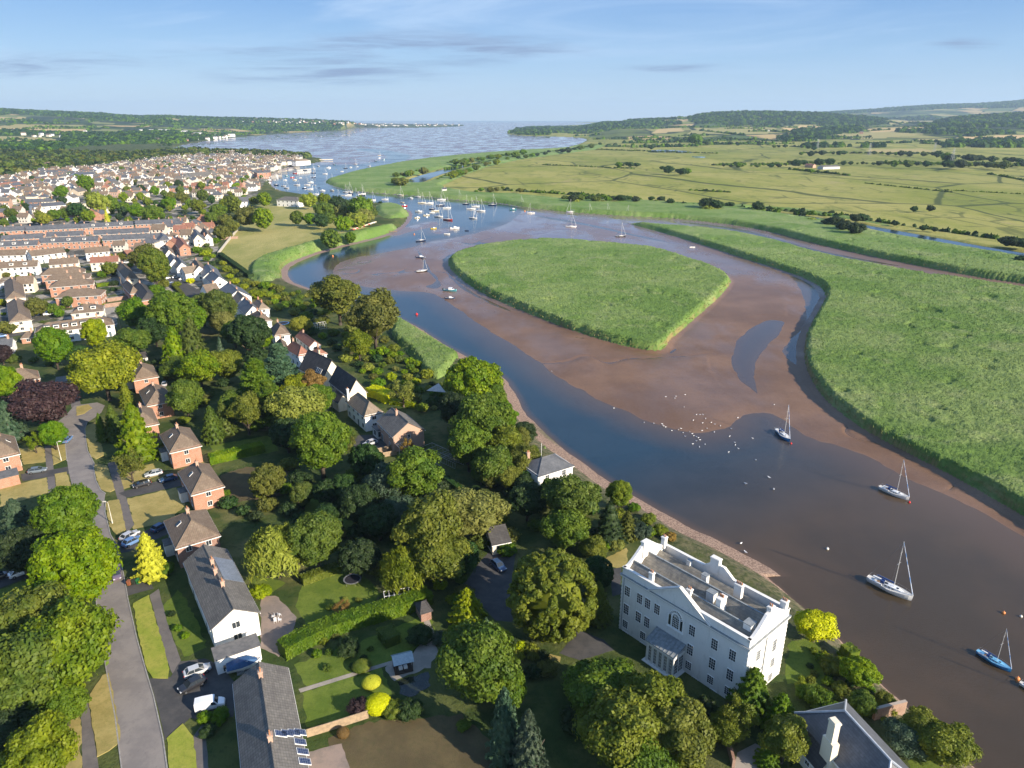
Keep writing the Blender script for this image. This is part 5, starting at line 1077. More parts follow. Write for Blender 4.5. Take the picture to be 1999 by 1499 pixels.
# kerbs: real 12 cm steps along the carriageway
def strip(pts, w, z0, z1, mat, name, px_z=ZG, **k):
    P = [G(p[0], p[1], px_z) for p in pts]; b = MB()
    for a, c in zip(P[:-1], P[1:]):
        d = (c-a); d.z = 0; n = Vector((-d.y, d.x, 0)).normalized()*w/2
        b.add([tuple(v) for v in ((a-n).to_3d(), (c-n), (c+n), (a+n))], []); q = [(a-n), (c-n), (c+n), (a+n)]
        b.add([(v.x, v.y, z0) for v in q]+[(v.x, v.y, z1) for v in q], [(3,2,1,0),(4,5,6,7),(0,1,5,4),(1,2,6,5),(2,3,7,6),(3,0,4,7)])
    return b.build(name, mat, **k)
strip(ROADL[:9], .18, ZG-.1, ZG+.131, M_KERB, 'kerb', kind='structure'); strip(ROADL[11:], .18, ZG-.1, ZG+.131, M_KERB, 'kerb', kind='structure')
strip([(236,1095),(243,1130),(250,1170),(268,1250),(285,1310),(300,1360),(318,1440),(335,1560)], .18, ZG-.1, ZG+.134, M_KERB, 'kerb', kind='structure')
strip([(170,826),(166,838),(167,855),(171,880),(184,905),(183,915),(187,938),(197,958),(206,964)], .18, ZG-.1, ZG+.137, M_KERB, 'kerb', kind='structure')
strip([(206,980),(205,1000),(216,1045),(230,1068)], .18, ZG-.1, ZG+.137, M_KERB, 'kerb', kind='structure')
# dashes worn into the middle of the road
# hedges: leafy boxes along a line
def hedge(pts, w, h, leaf, label, n=26, name='hedge', z=None, group=None):
    global rng; rng = np.random.default_rng(len(pts)*7+int(pts[0][0])); P = [G(p[0], p[1], ZG) for p in pts]; Ps = []; Ns = []; b = MB()
    for a, c in zip(P[:-1], P[1:]):
        d = (c-a); d.z = 0; L = d.length; d.normalize(); nn = Vector((-d.y, d.x, 0)); m = int(n*L*(w+2*h)/1.6)+20
        t = rng.uniform(-.02, 1.02, m)*L; s = rng.uniform(-h-w/2, h+w/2, m); top = np.abs(s) < w/2; y = np.where(top, s, np.sign(s)*w/2); z = np.where(top, h, h-(np.abs(s)-w/2))
        wob = .25*(fbm(t+a.x, z*1.3+a.y, 1.4, 2)-.5); base = np.array([a.x, a.y, ZG]); D = np.array(d); NN = np.array(nn)
        nrm = np.where(top[:, None], np.array([0, 0, 1.]), np.sign(s)[:, None]*NN+np.array([0, 0, .25])); Ps.append(base+t[:, None]*D+y[:, None]*NN+z[:, None]*np.array([0,0,1.])+nrm*wob[:, None]); Ns.append(nrm)
        q = [a-nn*w*.44, c-nn*w*.44, c+nn*w*.44, a+nn*w*.44]; b.add([(v.x, v.y, ZG-.1) for v in q]+[(v.x, v.y, ZG+h*.94) for v in q], [(3,2,1,0),(4,5,6,7),(0,1,5,4),(1,2,6,5),(2,3,7,6),(3,0,4,7)])
    V, Fq = leaves(np.concatenate(Ps), np.concatenate(Ns), .26, .45, 1.4); off = len(V); V = np.concatenate([V, np.array(b.v)]); Fq = np.concatenate([Fq, np.array(b.f)+off])
    o = link(bpy.data.objects.new(name, mesh_np(name, V, Fq, [LM[leaf]]))); return tag(o, label, 'hedge', group)
hedge([(552,1282),(600,1256),(655,1232),(720,1212),(790,1192),(838,1172)], 3.2, 2.6, 'mid', 'long clipped green hedge running across the gardens below the trampoline')
hedge([(590,1140),(640,1122),(690,1102)], 2.2, 1.6, 'bright', 'bright low hedge at the foot of the large dense green tree')
hedge([(410,905),(460,893),(515,880)], 3.0, 2.4, 'bright', 'loose bright green hedge behind the fourth brick house')
hedge([(722,770),(745,776),(762,786)], 4.6, 2.8, 'gold', 'wide golden yellow clipped hedge beside the black-roofed gabled house')
hedge([(764,788),(790,792),(812,795)], 2.4, 1.6, 'lime', 'narrow yellow-green hedge continuing from the golden hedge')
hedge([(1648,1272),(1668,1290)], 2.2, 1.8, 'bright', 'short bright hedge on the river wall beside the yellow tree')
hedge([(752,1240),(768,1262)], 3.0, 2.0, 'mid', 'clipped green block hedge by the white flowering bush')
hedge([(1140,955),(1152,966)], 2.4, 1.8, 'bright', 'small clipped bright hedge by the white river house')
hedge([(850,925),(905,965),(945,1010)], 1.6, 1.4, 'dark', 'dark hedge between the vegetable plots beside the waterside wood')
hedge([(430,500),(458,520),(490,543)], 3.0, 2.4, 'dark', 'dark hedge along the lower edge of the playing field')
hedge([(190,560),(232,556)], 2.0, 1.8, 'bright', 'green hedge right of the orange brick flats')
hedge([(340,560),(358,580)], 2.0, 1.6, 'olive', 'low hedge along the curving lane')
# walls and fences
M_WALLB = m_brick('garden_wall_brick', (.30,.17,.12), (.24,.14,.10)); M_WOOD = MAT('fence_wood', (.34,.25,.16), (.24,.18,.12), 2, .85); M_PALE = MAT('pale_stone', (.50,.46,.40), (.38,.35,.30), 1.5, .85)
def wall(pts, w, h, mat, label, name='garden_wall', cat='wall', z0=ZG): return strip(pts, w, z0-.6, z0+h, mat, name, label=label, cat=cat)
wall([(426,498),(446,472),(468,446)], .5, 1.9, M_PALE, 'pale stone wall along the left side of the playing field')
wall([(1640,1256),(1665,1286),(1712,1334),(1770,1382),(1840,1440),(1905,1505)], .7, .8, M_PALE, 'stone river wall below the mansion garden', 'river_wall', z0=1.6)
wall([(1420,1452),(1446,1438)], .4, 1.6, M_WALLB, 'brick wall beside the yard at the bottom of the photo'); wall([(1420,1452),(1432,1500)], .4, 1.5, M_WALLB, 'brick wall on the left side of the yard at the bottom')
wall([(1705,1405),(1765,1390)], .5, 2.2, M_WALLB, 'old flower-topped brick wall between the slate roof and the river wall')
wall([(600,1440),(640,1428),(720,1402)], .12, 1.5, M_WOOD, 'pale wooden fence in front of the small round olive-brown bush', 'garden_fence', 'fence')
wall([(735,886),(760,880),(775,874)], .12, 1.5, M_WOOD, 'new orange wooden fence below the brick gable house', 'garden_fence', 'fence'); wall([(748,893),(775,888)], .12, 1.4, M_WOOD, 'second lower orange wooden fence below the brick gable house', 'garden_fence', 'fence')
wall([(205,601),(255,594)], .3, 1.8, M_WALLB, 'brick wall behind the long dormered terrace'); wall([(210,590),(250,584)], .3, 1.8, M_WALLB, 'red brick yard wall left of the brick-end house')
wall([(405,470),(465,466)], .3, 1.8, M_WALLB, 'brown garden wall ending at the playing field wall'); wall([(350,580),(398,612)], .3, 1.2, M_PALE, 'low pale wall along the lane under the villas')
# ================================================================ CARS, LAMPS, BOATS, BIRDS
M_TYRE = MAT('tyre_rubber', (.02,.02,.02), None, 5); M_RIM = MAT('alloy', (.5,.5,.52), None, 5, .3, .5, .9); M_LAMPG = MAT('headlamp_glass', (.6,.62,.65), None, 5, .1, .6); M_RED = MAT('tail_lamp', (.35,.02,.02), None, 5, .2, .5)
def cpaint(name, c): m, nt, b = nmat(name); setb(nt, b, c, .28, .5, .15); b.inputs['Coat Weight'].default_value = .6; b.inputs['Coat Roughness'].default_value = .05; return m
CP = {k: cpaint('paint_'+k, c) for k, c in dict(silver=(.48,.49,.51), black=(.02,.02,.024), white=(.78,.78,.78), blue=(.03,.07,.16), lightblue=(.12,.22,.42), grey=(.14,.17,.20), purple=(.16,.12,.17), red=(.3,.03,.03)).items()}
def make_car(van=False):
    root = empty('parked_van' if van else 'parked_car'); W = .86 if not van else .90; b = MB()
    # body profile (x forward, z up), lofted in slices from tail to nose
    if van: prof = [(-2.15,.35,1.55,.90),(-2.1,.3,1.80,.97),(-1.2,.25,1.86,1.),(.35,.25,1.84,1.),(.75,.25,1.75,.98),(1.25,.25,1.15,.98),(1.7,.27,1.02,.95),(2.1,.33,.82,.86),(2.2,.4,.62,.75)]
    else: prof = [(-2.12,.42,.80,.84),(-2.0,.30,.98,.94),(-1.4,.24,1.0,1.),(-.5,.22,.98,1.),(.5,.22,.96,1.),(1.1,.24,.94,.99),(1.6,.27,.88,.95),(1.98,.32,.76,.86),(2.12,.42,.60,.74)]
    sec = []
    for x, z0, z1, w in prof:
        ww = W*w; sec.append([(x,-ww*.9,z0),(x,-ww,z0+.18),(x,-ww,z0+(z1-z0)*.62),(x,-ww*.93,z1-.07 if not van else z1-.12),(x,-ww*.80,z1),(x,ww*.80,z1),(x,ww*.93,z1-.07 if not van else z1-.12),(x,ww,z0+(z1-z0)*.62),(x,ww,z0+.18),(x,ww*.9,z0)])
    for a, c in zip(sec[:-1], sec[1:]): b.add(a+c, [(i, (i+1) % 10, (i+1) % 10+10, i+10) for i in range(10)])
    b.add(sec[0], [tuple(range(9,-1,-1))]); b.add(sec[-1], [tuple(range(10))]); b.build('body', CP['silver'], root, smooth=False)
    if not van:
        b = MB(); lo = [(-1.75,.80),(1.08,.78)]; hi = [(-1.25,.62),(.30,.62)]
        vs = [(lo[0][0],-lo[0][1],.97),(lo[1][0],-lo[1][1],.93),(lo[1][0],lo[1][1],.93),(lo[0][0],lo[0][1],.97),(hi[0][0],-hi[0][1],1.42),(hi[1][0],-hi[1][1],1.44),(hi[1][0],hi[1][1],1.44),(hi[0][0],hi[0][1],1.42)]
        b.add(vs, [(0,1,5,4),(1,2,6,5),(2,3,7,6),(3,0,4,7)]); b.build('windows', M_GLASS, root)
        b = MB(); b.box(-1.28, .32, -.60, .60, 1.41, 1.47)
        for s in (-1, 1):
            for (xa, ya, za), (xb, yb, zb) in (((-1.77,.81,.97),(-1.26,.63,1.43)), ((1.1,.79,.93),(.31,.63,1.44)), ((-.45,.83,.96),(-.45,.64,1.43))): b.tube((xa,s*ya,za),(xb,s*yb,zb),.035,.035,4)
        b.build('roof', CP['silver'], root)
    else:
        b = MB()
        for s in (-1, 1): b.slab((.30,s*.905,1.15),(1.12,s*.895,1.12),(.80,s*.86,1.62),(.30,s*.87,1.66),.02*s)
        b.slab((.80,-.72,1.74),(1.24,-.78,1.20),(1.24,.78,1.20),(.80,.72,1.74),-.03); b.build('windows', M_GLASS, root)
    for x in (-1.32, 1.32):
        for s in (-1, 1):
            b = MB(); b.tube((x,s*(W-.20),.32),(x,s*(W+.015),.32),.32,.32,12); w_ = b.build('wheel', M_TYRE, root); b = MB(); b.tube((x,s*(W+.0),.32),(x,s*(W+.03),.32),.19,.17,8); b.build('rim', M_RIM, w_)
    for s in (-1, 1):
        x = 2.05; b = MB(); b.box(x-.12, x+.06, s*.55-.16, s*.55+.16, .60, .74); b.build('headlight', M_LAMPG, root)
        b = MB(); b.box(-2.16 if not van else -2.19, -2.02, s*.62-.12, s*.62+.12, .70 if not van else .9, .88 if not van else 1.3); b.build('tail_light', M_RED, root)
    return root
car0, van0 = make_car(), make_car(True); used = set()
def car(A, B, col, label, van=False, g=None, sc=1.0):
    a, c = G(*A, ZG+.6), G(*B, ZG+.6); src = van0 if van else car0; r = src if src.name not in used and not used.add(src.name) else copy_tree(src)
    m = (a+c)/2; r.location = (m.x, m.y, ZG+.035); r.rotation_euler = (0, 0, math.atan2(c.y-a.y, c.x-a.x)); r.scale = (sc, sc, sc)
    for ch in r.children:
        if ch.name.startswith(('body', 'roof')): paint(ch, CP[col])
    return tag(r, label, 'van' if van else 'car', g or 'vehicles parked by the houses')
for e in (((362,1318),(408,1301),'silver','silver hatchback, upper of the three vehicles beside the white garage'), ((404,1322),(346,1352),'black','black people carrier between the silver hatchback and the white van'), ((382,1382),(438,1370),'white','white van on the driveway left of the solar-panelled roof',True),
          ((226,1112),(229,1130),'purple','purplish car standing in the road under the round street tree'), ((20,1125),(60,1110),'white','white estate car on the side road at the left edge'), ((-16,1130),(6,1122),'black','dark car cut by the left edge on the side road'),
          ((242,1052),(264,1040),'silver','silver car half behind the golden conifer'), ((248,1062),(268,1052),'lightblue','blue car below the silver one behind the golden conifer'), ((300,1036),(326,1022),'blue','dark blue car in front of the dark brick house'),
          ((298,940),(256,951),'black','black car nearest the road on the driveway with three cars'), ((318,921),(282,929),'silver','silver off-road car at the back of the driveway with three cars'), ((346,930),(311,939),'blue','dark blue car nearest the house on the driveway with three cars'),
          ((48,922),(98,915),'grey','grey-blue estate car on the left driveway'), ((125,864),(138,852),'lightblue','light blue car at the kerb beside the small round street tree'), ((139,764),(142,752),'silver','silver car directly before the red garage door'), ((144,782),(145,770),'lightblue','pale blue car behind the silver one at the red garage door'),
          ((736,861),(710,869),'silver','silver hatchback on the tarmac yard'), ((966,1098),(980,1110),'blue','deep blue car on the mansion drive under the trees'), ((320,754),(323,745),'silver','small pale car behind the top brick house')): car(*e[:4], van=len(e) > 4)
for x, y, c in ((325,543,'white'),(343,541,'silver'),(357,545,'white'),(247,512,'silver'),(52,548,'white'),(74,552,'silver'),(94,613,'white'),(190,607,'silver'),(330,552,'blue'),(12,560,'silver'),(300,577,'grey'),(205,528,'white'),(3,656,'lightblue')):
    car((x-7,y+1),(x+7,y-1),c,{'white':'white','silver':'silver','blue':'dark blue','grey':'grey','lightblue':'light blue'}[c]+' car parked among the brick and white terraces on the left',g='small parked cars among the terraces')
# street lamps
M_POLE = MAT('galvanised_steel', (.62,.60,.52), (.5,.48,.42), 3, .5, .4)
def lamp(x, y, h, label, arm=(1,0)):
    p = G(x, y, ZG); t = empty('street_lamp', (p.x, p.y, ZG), 0, label, 'street lamp', 'street lamps on the verges'); b = MB(); b.tube((0,0,-.2),(0,0,1.2),.13,.12,8); b.tube((0,0,1.2),(0,0,h),.085,.05,8); b.tube((0,0,h-.05),(arm[0]*.8,arm[1]*.8,h+.12),.04,.03,6); b.build('pole', M_POLE, t)
    b = MB(); b.box(arm[0]*.8-.3, arm[0]*.8+.35, arm[1]*.8-.13, arm[1]*.8+.13, h+.06, h+.22); b.build('lamp_head', M_POLE, t)
lamp(120,900,5.6,'pale street lamp on the grass verge beside the grey-blue estate car'); lamp(220,1023,5.6,'pale street lamp on the narrow verge left of the driveway lawn',(-1,0))
for x, y, h, l in ((108,833,8,'wooden telegraph pole in front of the purple beech'),(235,640,8,'wooden telegraph pole by the dormered terrace'),(322,545,8,'pale telegraph pole at the head of the curving lane'),(240,572,8.5,'telegraph pole between the orange flats and the brick-end house')):
    p = G(x, y, ZG); b = MB(); b.tube((0,0,-.3),(0,0,h),.14,.09,7); b.box(-.6,.6,-.05,.05,h-.6,h-.5); o = b.build('telegraph_pole', M_WOOD); o.location = p; tag(o, l, 'telegraph pole')
# ---- garden things
def ringm(b, r0, r1, z, h, n=28, mi=0):
    for i in range(n):
        a0, a1 = 2*math.pi*i/n, 2*math.pi*(i+1)/n; q = [(math.cos(a)*r, math.sin(a)*r) for a, r in ((a0,r0),(a0,r1),(a1,r1),(a1,r0))]
        b.add([(x,y,z) for x,y in q]+[(x,y,z+h) for x,y in q], [(3,2,1,0),(4,5,6,7),(0,1,5,4),(1,2,6,5),(2,3,7,6),(3,0,4,7)], mi)
def trampoline(x, y, r, mat, label):
    p = G(x, y, ZG+.7); t = empty('trampoline', (p.x, p.y, ZG), 0, label, 'trampoline'); b = MB(); b.tube((0,0,.7),(0,0,.73),r*.84,r*.84,28); b.build('mat', MAT('trampoline_mat', (.02,.02,.03), None, 3), t); b = MB(); ringm(b, r*.85, r, .70, .06); b.build('rim_pad', mat, t)
    for i in range(6): a = i*1.047; b = MB(); b.tube((math.cos(a)*r*.95, math.sin(a)*r*.95, 0),(math.cos(a)*r*.95, math.sin(a)*r*.95, .7),.03,.03,6); b.build('leg', M_METAL, t)
trampoline(688,1131,1.75,M_METAL,'round black trampoline with grey rim on the shaded lawn'); trampoline(553,631,2.6,MAT('blue_pad', (.05,.16,.4), None, 3, .6),'blue trampoline in the garden left of the round yellow-green tree')
p = G(787,1306,ZG); t = empty('summer_house', (p.x, p.y, ZG), .35, 'small dark summer house with a pale glass roof on the stone terrace', 'summer house'); b = MB(); b.box(-1.5,1.5,-1.2,1.2,0,.25)
for sx in (-1.4,1.4):
    for sy in (-1.1,1.1): b.tube((sx,sy,.2),(sx,sy,2.2),.08,.08,6)
b.box(-1.45,1.45,1.0,1.1,.2,2.1); b.build('frame', MAT('dark_timber', (.05,.035,.025), None, 3), t); b = MB(); b.slab((-1.7,-1.4,2.15),(1.7,-1.4,2.15),(1.7,0,3.1),(-1.7,0,3.1),.06); b.slab((1.7,1.4,2.15),(-1.7,1.4,2.15),(-1.7,0,3.1),(1.7,0,3.1),.06); b.build('roof', MAT('milky_glass', (.30,.38,.42), None, 3, .25, .6), t)
b = MB(); b.box(-.7,-.1,-.5,0,.26,.75); b.box(.1,.7,-.5,0,.26,.75); b.build('cushions', M_FRAME, t)
def frame_box(name, x, y, rz, L, W, H, label, cat, mat=None, roof=True, n=5, glass=False):
    p = G(x, y, ZG); t = empty(name, (p.x, p.y, ZG), rz, label, cat); b = MB(); r = .05
    for i in range(n+1):
        xx = -L/2+L*i/n
        for s in (-1, 1): b.tube((xx,s*W/2,0),(xx,s*W/2,H),r,r,4)
        if roof: b.tube((xx,-W/2,H),(xx,0,H+W*.22),r,r,4); b.tube((xx,W/2,H),(xx,0,H+W*.22),r,r,4)
        else: b.tube((xx,-W/2,H),(xx,W/2,H),r,r,4)
    for s in (-1, 1): b.tube((-L/2,s*W/2,H),(L/2,s*W/2,H),r,r,4); b.tube((-L/2,s*W/2,.05),(L/2,s*W/2,.05),r,r,4)
    if roof: b.tube((-L/2,0,H+W*.22),(L/2,0,H+W*.22),r,r,4)
    b.build('frame', mat or M_FRAME, t)
    if glass:
        b = MB()
        for s in (-1, 1): b.slab(*([(-L/2,-W/2,H),(L/2,-W/2,H),(L/2,0,H+W*.22),(-L/2,0,H+W*.22)] if s < 0 else [(L/2,W/2,H),(-L/2,W/2,H),(-L/2,0,H+W*.22),(L/2,0,H+W*.22)]), .02)
        b.build('roof_glass', M_GLASS, t)
frame_box('greenhouse',625,641,.5,5,3,2,'small greenhouse frame under the big riverside trees','greenhouse'); frame_box('fruit_cage',852,893,-.75,9,5,2,'large vegetable cage right of the brick gable house','fruit cage',M_METAL,False,4); frame_box('fruit_cage',882,905,-.75,6,3,1.6,'smaller slatted vegetable cage at the waterside wood','fruit cage',M_METAL,False,7)
frame_box('swing_frame',512,838,.0,3.4,1.6,2.2,'pale wooden swing frame on the shaded lawn','swing',M_WOOD,False,1); frame_box('pergola',785,1172,.25,6.5,1.6,2,'white flat-topped pergola frame above the long clipped hedge','pergola',None,False,7); frame_box('pergola',148,697,.2,9,2.5,2.4,'pale wooden pergola in front of the dark tree by the terrace','pergola',M_WOOD,False,6)
house((272,699),(288,696),5,2.2,3.4,'gable','dark','grey','small grey garden shed below the feathery conifers',name='garden_shed',cat='shed',wins=(.8,.8,2),chim=(),fascia=False)
house((822,1196),(842,1190),3,2.2,3.2,'hip','dark','dbrick','small dark garden shed at the end of the long clipped hedge',name='garden_shed',cat='shed',wins=(),chim=(),fascia=False)
house((905,975),(935,985),4,2.4,3.4,'gable','grey','grey','grey shed in the shade beside the dark copper-green tree',name='garden_shed',cat='shed',wins=(),chim=(),fascia=False)
p = G(852,764,ZG+3); b = MB(); b.add([(-3.2,0,.2),(3.2,-.6,-.2),(.8,.5,2.6),(.5,2.4,.0)], [(0,1,2),(0,2,3),(1,3,2),(0,3,1)]); o = b.build('sail_canopy', MAT('canvas', (.75,.76,.78), None, 2)); o.location = p; tag(o, 'white pointed canvas canopy in the garden beside the reeds', 'canopy')
for i, (x, y, c) in enumerate(((253,1143,(.25,.09,.04)),(262,1141,(.03,.04,.03)),(271,1140,(.03,.16,.05)))):
    p = G(x, y, ZG); b = MB(); b.add([(-.25,-.3,.08),(.25,-.3,.08),(.25,.3,.08),(-.25,.3,.08),(-.3,-.38,1.0),(.3,-.38,1.0),(.3,.38,1.0),(-.3,.38,1.0)], [(3,2,1,0),(0,1,5,4),(1,2,6,5),(2,3,7,6),(3,0,4,7)]); b.box(-.33,.33,-.42,.42,1.0,1.08); b.tube((-.3,.36,.1),(.3,.36,.1),.1,.1,6)
    o = b.build('wheelie_bin', MAT('bin_plastic', c, None, 4, .5)); o.location = (p.x, p.y, ZG+.03); tag(o, ('brown','black','green')[i]+' wheelie bin standing at the road beside the golden conifer', 'bin', 'wheelie bins by the kerb')
p = G(688,1132,ZG); M_CHAIR = MAT('white_plastic', (.7,.7,.7), None, 4, .4)
for i, (x, y, a) in enumerate(((538,1216,.3),(547,1214,1.6),(534,1207,-1.0),(546,1204,2.6))):
    p = G(x, y, ZG); t = empty('garden_chair', (p.x, p.y, ZG+.02), a, 'white garden chair on the worn patio', 'chair', 'white garden chairs on the patio'); b = MB(); b.box(-.25,.25,-.25,.25,.42,.46); b.build('seat', M_CHAIR, t); b = MB(); b.box(-.25,.25,.22,.27,.46,.92); b.build('backrest', M_CHAIR, t)
    for sx in (-.22,.22):
        for sy in (-.22,.22): b = MB(); b.tube((sx,sy,0),(sx,sy,.42),.025,.025,5); b.build('leg', M_CHAIR, t)
# ---- boats
BH = {k: cpaint('gelcoat_'+k, c) for k, c in dict(white=(.75,.75,.74), blue=(.03,.22,.50), navy=(.02,.04,.10), red=(.45,.05,.04), black=(.02,.02,.02), cream=(.6,.55,.42), yellow=(.55,.42,.05), teal=(.04,.2,.25)).items()}
M_DECK = MAT('deck_paint', (.62,.60,.56), (.5,.48,.44), 2, .6); M_MAST = MAT('mast_alloy', (.72,.72,.70), None, 3, .35, .5, .3); M_SAIL = MAT('blue_sail_cover', (.03,.07,.22), None, 3, .7); M_ROPE = MAT('rigging', (.25,.25,.25), None, 3, .5)
def hull_sections(L, Bm, fb, n=14, draft=.5):
    out = []
    for i in range(n+1):
        t = i/n; x = -L/2+L*t; w = Bm/2*(math.sin(min(1, (t*.86+.30))*math.pi*.5) if t < .5 else math.cos((t-.5)/.5*math.pi/2)**.72 if t < 1 else .02)*(1 if t > .04 else .88); w = max(w, .03)
        sh = fb*(1+.42*(t-.35)**2*2.2); out.append([(x*(1.0 if t < .98 else 1.0), -w, sh), (x*.985, -w*.94, sh*.45), (x*.95, -w*.55, -draft*.5), (x*.92, 0, -draft), (x*.95, w*.55, -draft*.5), (x*.985, w*.94, sh*.45), (x, w, sh)])
    return out
def loft(b, S_, mi=0):
    m = len(S_[0])
    for a, c in zip(S_[:-1], S_[1:]): b.add(list(a)+list(c), [(i, i+1, m+i+1, m+i) for i in range(m-1)], mi)
    b.add(S_[0], [tuple(range(m))], mi)
def make_yacht(detail=True):
    t = empty('sailing_yacht'); S_ = hull_sections(10, 3.2, 1.05); b = MB(); loft(b, S_); b.build('hull', BH['white'], t, smooth=True)
    b = MB()
    for a, c in zip(S_[:-1], S_[1:]): b.add([(a[0][0],a[0][1]*.96,a[0][2]-.05),(c[0][0],c[0][1]*.96,c[0][2]-.05),(c[6][0],c[6][1]*.96,c[6][2]-.05),(a[6][0],a[6][1]*.96,a[6][2]-.05)], [(0,1,2,3)])
    b.build('deck', M_DECK, t)
    b = MB(); cs = [(-1.3,.80,1.45),(0.6,.85,1.5),(1.9,.62,1.42),(2.9,.28,1.22)]
    sec = [[(x,-w,.95),(x,-w*.85,z),(x,w*.85,z),(x,w,.95)] for x, w, z in cs]; loft(b, sec); b.add(sec[-1], [(3,2,1,0)]); cab = b.build('cabin', M_DECK if not detail else BH['white'], t)
    if detail:
        b = MB()
        for s in (-1, 1):
            for x in (-.7, .1, .9): b.box(x-.26, x+.26, s*.80-.03, s*.80+.03, 1.12, 1.34)
        b.box(-1.1,-.5,-.35,.35,1.47,1.53); b.box(1.4,1.9,-.25,.25,1.46,1.52); b.build('cabin_window', M_GLASS, cab)
        b = MB(); b.box(-4.2,-1.4,-.62,.62,.98,1.02); b.build('cockpit_floor', MAT('teak', (.22,.14,.08), None, 3), t)
        for s in (-1, 1): b = MB(); b.box(-4.2,-1.4,s*.98-.2,s*.98+.2,1.0,1.3); b.build('cockpit_seat', BH['white'], t)
        b = MB()
        for s in (-1, 1):
            pts = [(x, s*w, z) for x, w, z in ((-4.7,1.15,1.75),(-3,1.5,1.70),(-1,1.6,1.68),(1,1.52,1.72),(3,1.0,1.85),(4.8,.15,2.0))]
            for p_, q_ in zip(pts[:-1], pts[1:]): b.tube(p_, q_, .018, .018, 4)
            for p_ in pts: b.tube((p_[0],p_[1],1.1), p_, .02, .02, 4)
        b.tube((-4.7,-1.15,1.75),(-4.7,1.15,1.75),.02,.02,4); b.build('guard_rail', M_ROPE, t)
        b = MB(); b.slab((-1.9,-.95,1.5),(-1.0,-.8,1.5),(-1.2,-.7,2.05),(-1.9,-.85,2.05),.03); b.slab((-1.9,.95,1.5),(-1.9,.85,2.05),(-1.2,.7,2.05),(-1.0,.8,1.5),.03); b.box(-1.95,-1.15,-.85,.85,2.05,2.1); b.build('spray_hood', M_SAIL, t)
    b = MB(); b.tube((.8,0,1.4),(.8,0,13.2),.085 if detail else .10,.06 if detail else .08,6); b.tube((.8,-.8,7.6),(.8,.8,7.6),.035,.035,4); b.tube((.8,-.5,10.4),(.8,.5,10.4),.03,.03,4); b.build('mast', M_MAST, t)
    b = MB(); b.tube((.75,0,2.2),(-3.2,0,2.35),.07,.06,6); bo = b.build('boom', M_MAST, t); b = MB(); b.tube((.65,0,2.38),(-3.0,0,2.5),.19,.12,7); b.build('sail_cover', M_SAIL, bo)
    b = MB(); b.tube((4.85,0,1.45),(.85,0,12.9),.10,.05,5); b.build('furled_jib', BH['white'] if not detail else MAT('jib_strip', (.10,.25,.55), (.7,.72,.75), .9), t)
    b = MB(); r = .014 if detail else .022
    for q_ in ((-4.85,0,1.1),(.5,-1.5,1.2),(.5,1.5,1.2)): b.tube((.8,0,13.0), q_, r, r, 3)
    b.build('rigging', M_ROPE, t)
    return t
def make_motor():
    t = empty('motor_boat'); S_ = hull_sections(5.6, 2.1, .75); b = MB(); loft(b, S_); b.build('hull', BH['white'], t, smooth=True); b = MB()
    for a, c in zip(S_[:-1], S_[1:]): b.add([(a[0][0],a[0][1]*.95,a[0][2]-.12),(c[0][0],c[0][1]*.95,c[0][2]-.12),(c[6][0],c[6][1]*.95,c[6][2]-.12),(a[6][0],a[6][1]*.95,a[6][2]-.12)], [(0,1,2,3)])
    b.build('deck', M_DECK, t); b = MB(); sec = [[(x,-w,.6),(x,-w*.85,z),(x,w*.85,z),(x,w,.6)] for x, w, z in ((-.5,.75,1.55),(.7,.78,1.5),(1.3,.6,1.0),(1.9,.4,.9))]; loft(b, sec); c_ = b.build('cabin', BH['white'], t)
    b = MB(); b.slab((.74,-.7,1.4),(1.22,-.6,1.05),(1.22,.6,1.05),(.74,.7,1.4),-.04); b.build('windscreen', M_GLASS, c_); b = MB(); b.box(-3.05,-2.7,-.2,.2,.35,1.15); b.build('outboard', BH['black'], t); return t
def make_dinghy():
    t = empty('rowing_boat'); S_ = hull_sections(3.6, 1.5, .5, 8, .2); b = MB(); loft(b, S_); b.build('hull', BH['white'], t, smooth=True); b = MB()
    for x in (-1., .1, 1.): b.box(x-.12, x+.12, -.62 if x < 1 else -.4, .62 if x < 1 else .4, .32, .37)
    b.build('thwart', M_WOOD, t); return t
ynear, yfar, mot, din = make_yacht(True), make_yacht(False), make_motor(), make_dinghy(); first = {}
def boat(src, px, py, ang, col, sc, label, g, heel=0.0, z=0.0):
    r = src if src.name not in first else copy_tree(src); first[src.name if r is src else r.name] = 1
    p = G(px, py, 0); r.location = (p.x, p.y, z); r.rotation_euler = (heel, 0, ang); r.scale = (sc, sc, sc)
    for ch in r.children:
        if ch.name.startswith('hull'): paint(ch, BH[col])
    return tag(r, label, 'boat', g)
def angpx(A, B): a, c = G(*A, 1), G(*B, 1); return math.atan2(c.y-a.y, c.x-a.x), (c-a).length
for A, B, col, lab, nm in (((1692,1130),(1781,1172),'white','large white yacht with a blue striped furled sail, off the mansion','g'), ((1716,952),(1775,976),'white','white yacht lying on the mud edge below the reed marsh',''), ((1516,840),(1542,862),'blue','small white and blue yacht alone near the gull flock',''), ((1906,1272),(1974,1312),'blue','bright blue yacht near the right edge of the photo',''), ((1990,1334),(2060,1370),'white','white boat cut by the right edge below the blue yacht','')):
    a, l = angpx(A, B); boat(ynear, (A[0]+B[0])/2, (A[1]+B[1])/2+2, a, col, l/10.0, lab, 'near yachts moored off the mansion')
    if 'bright blue' in lab:
        for ch in [o for o in COL.objects if o.get('label') == lab][0].children:
            if ch.name.startswith(('deck', 'cabin')): paint(ch, cpaint('pale_blue_deck', (.16,.42,.62)))
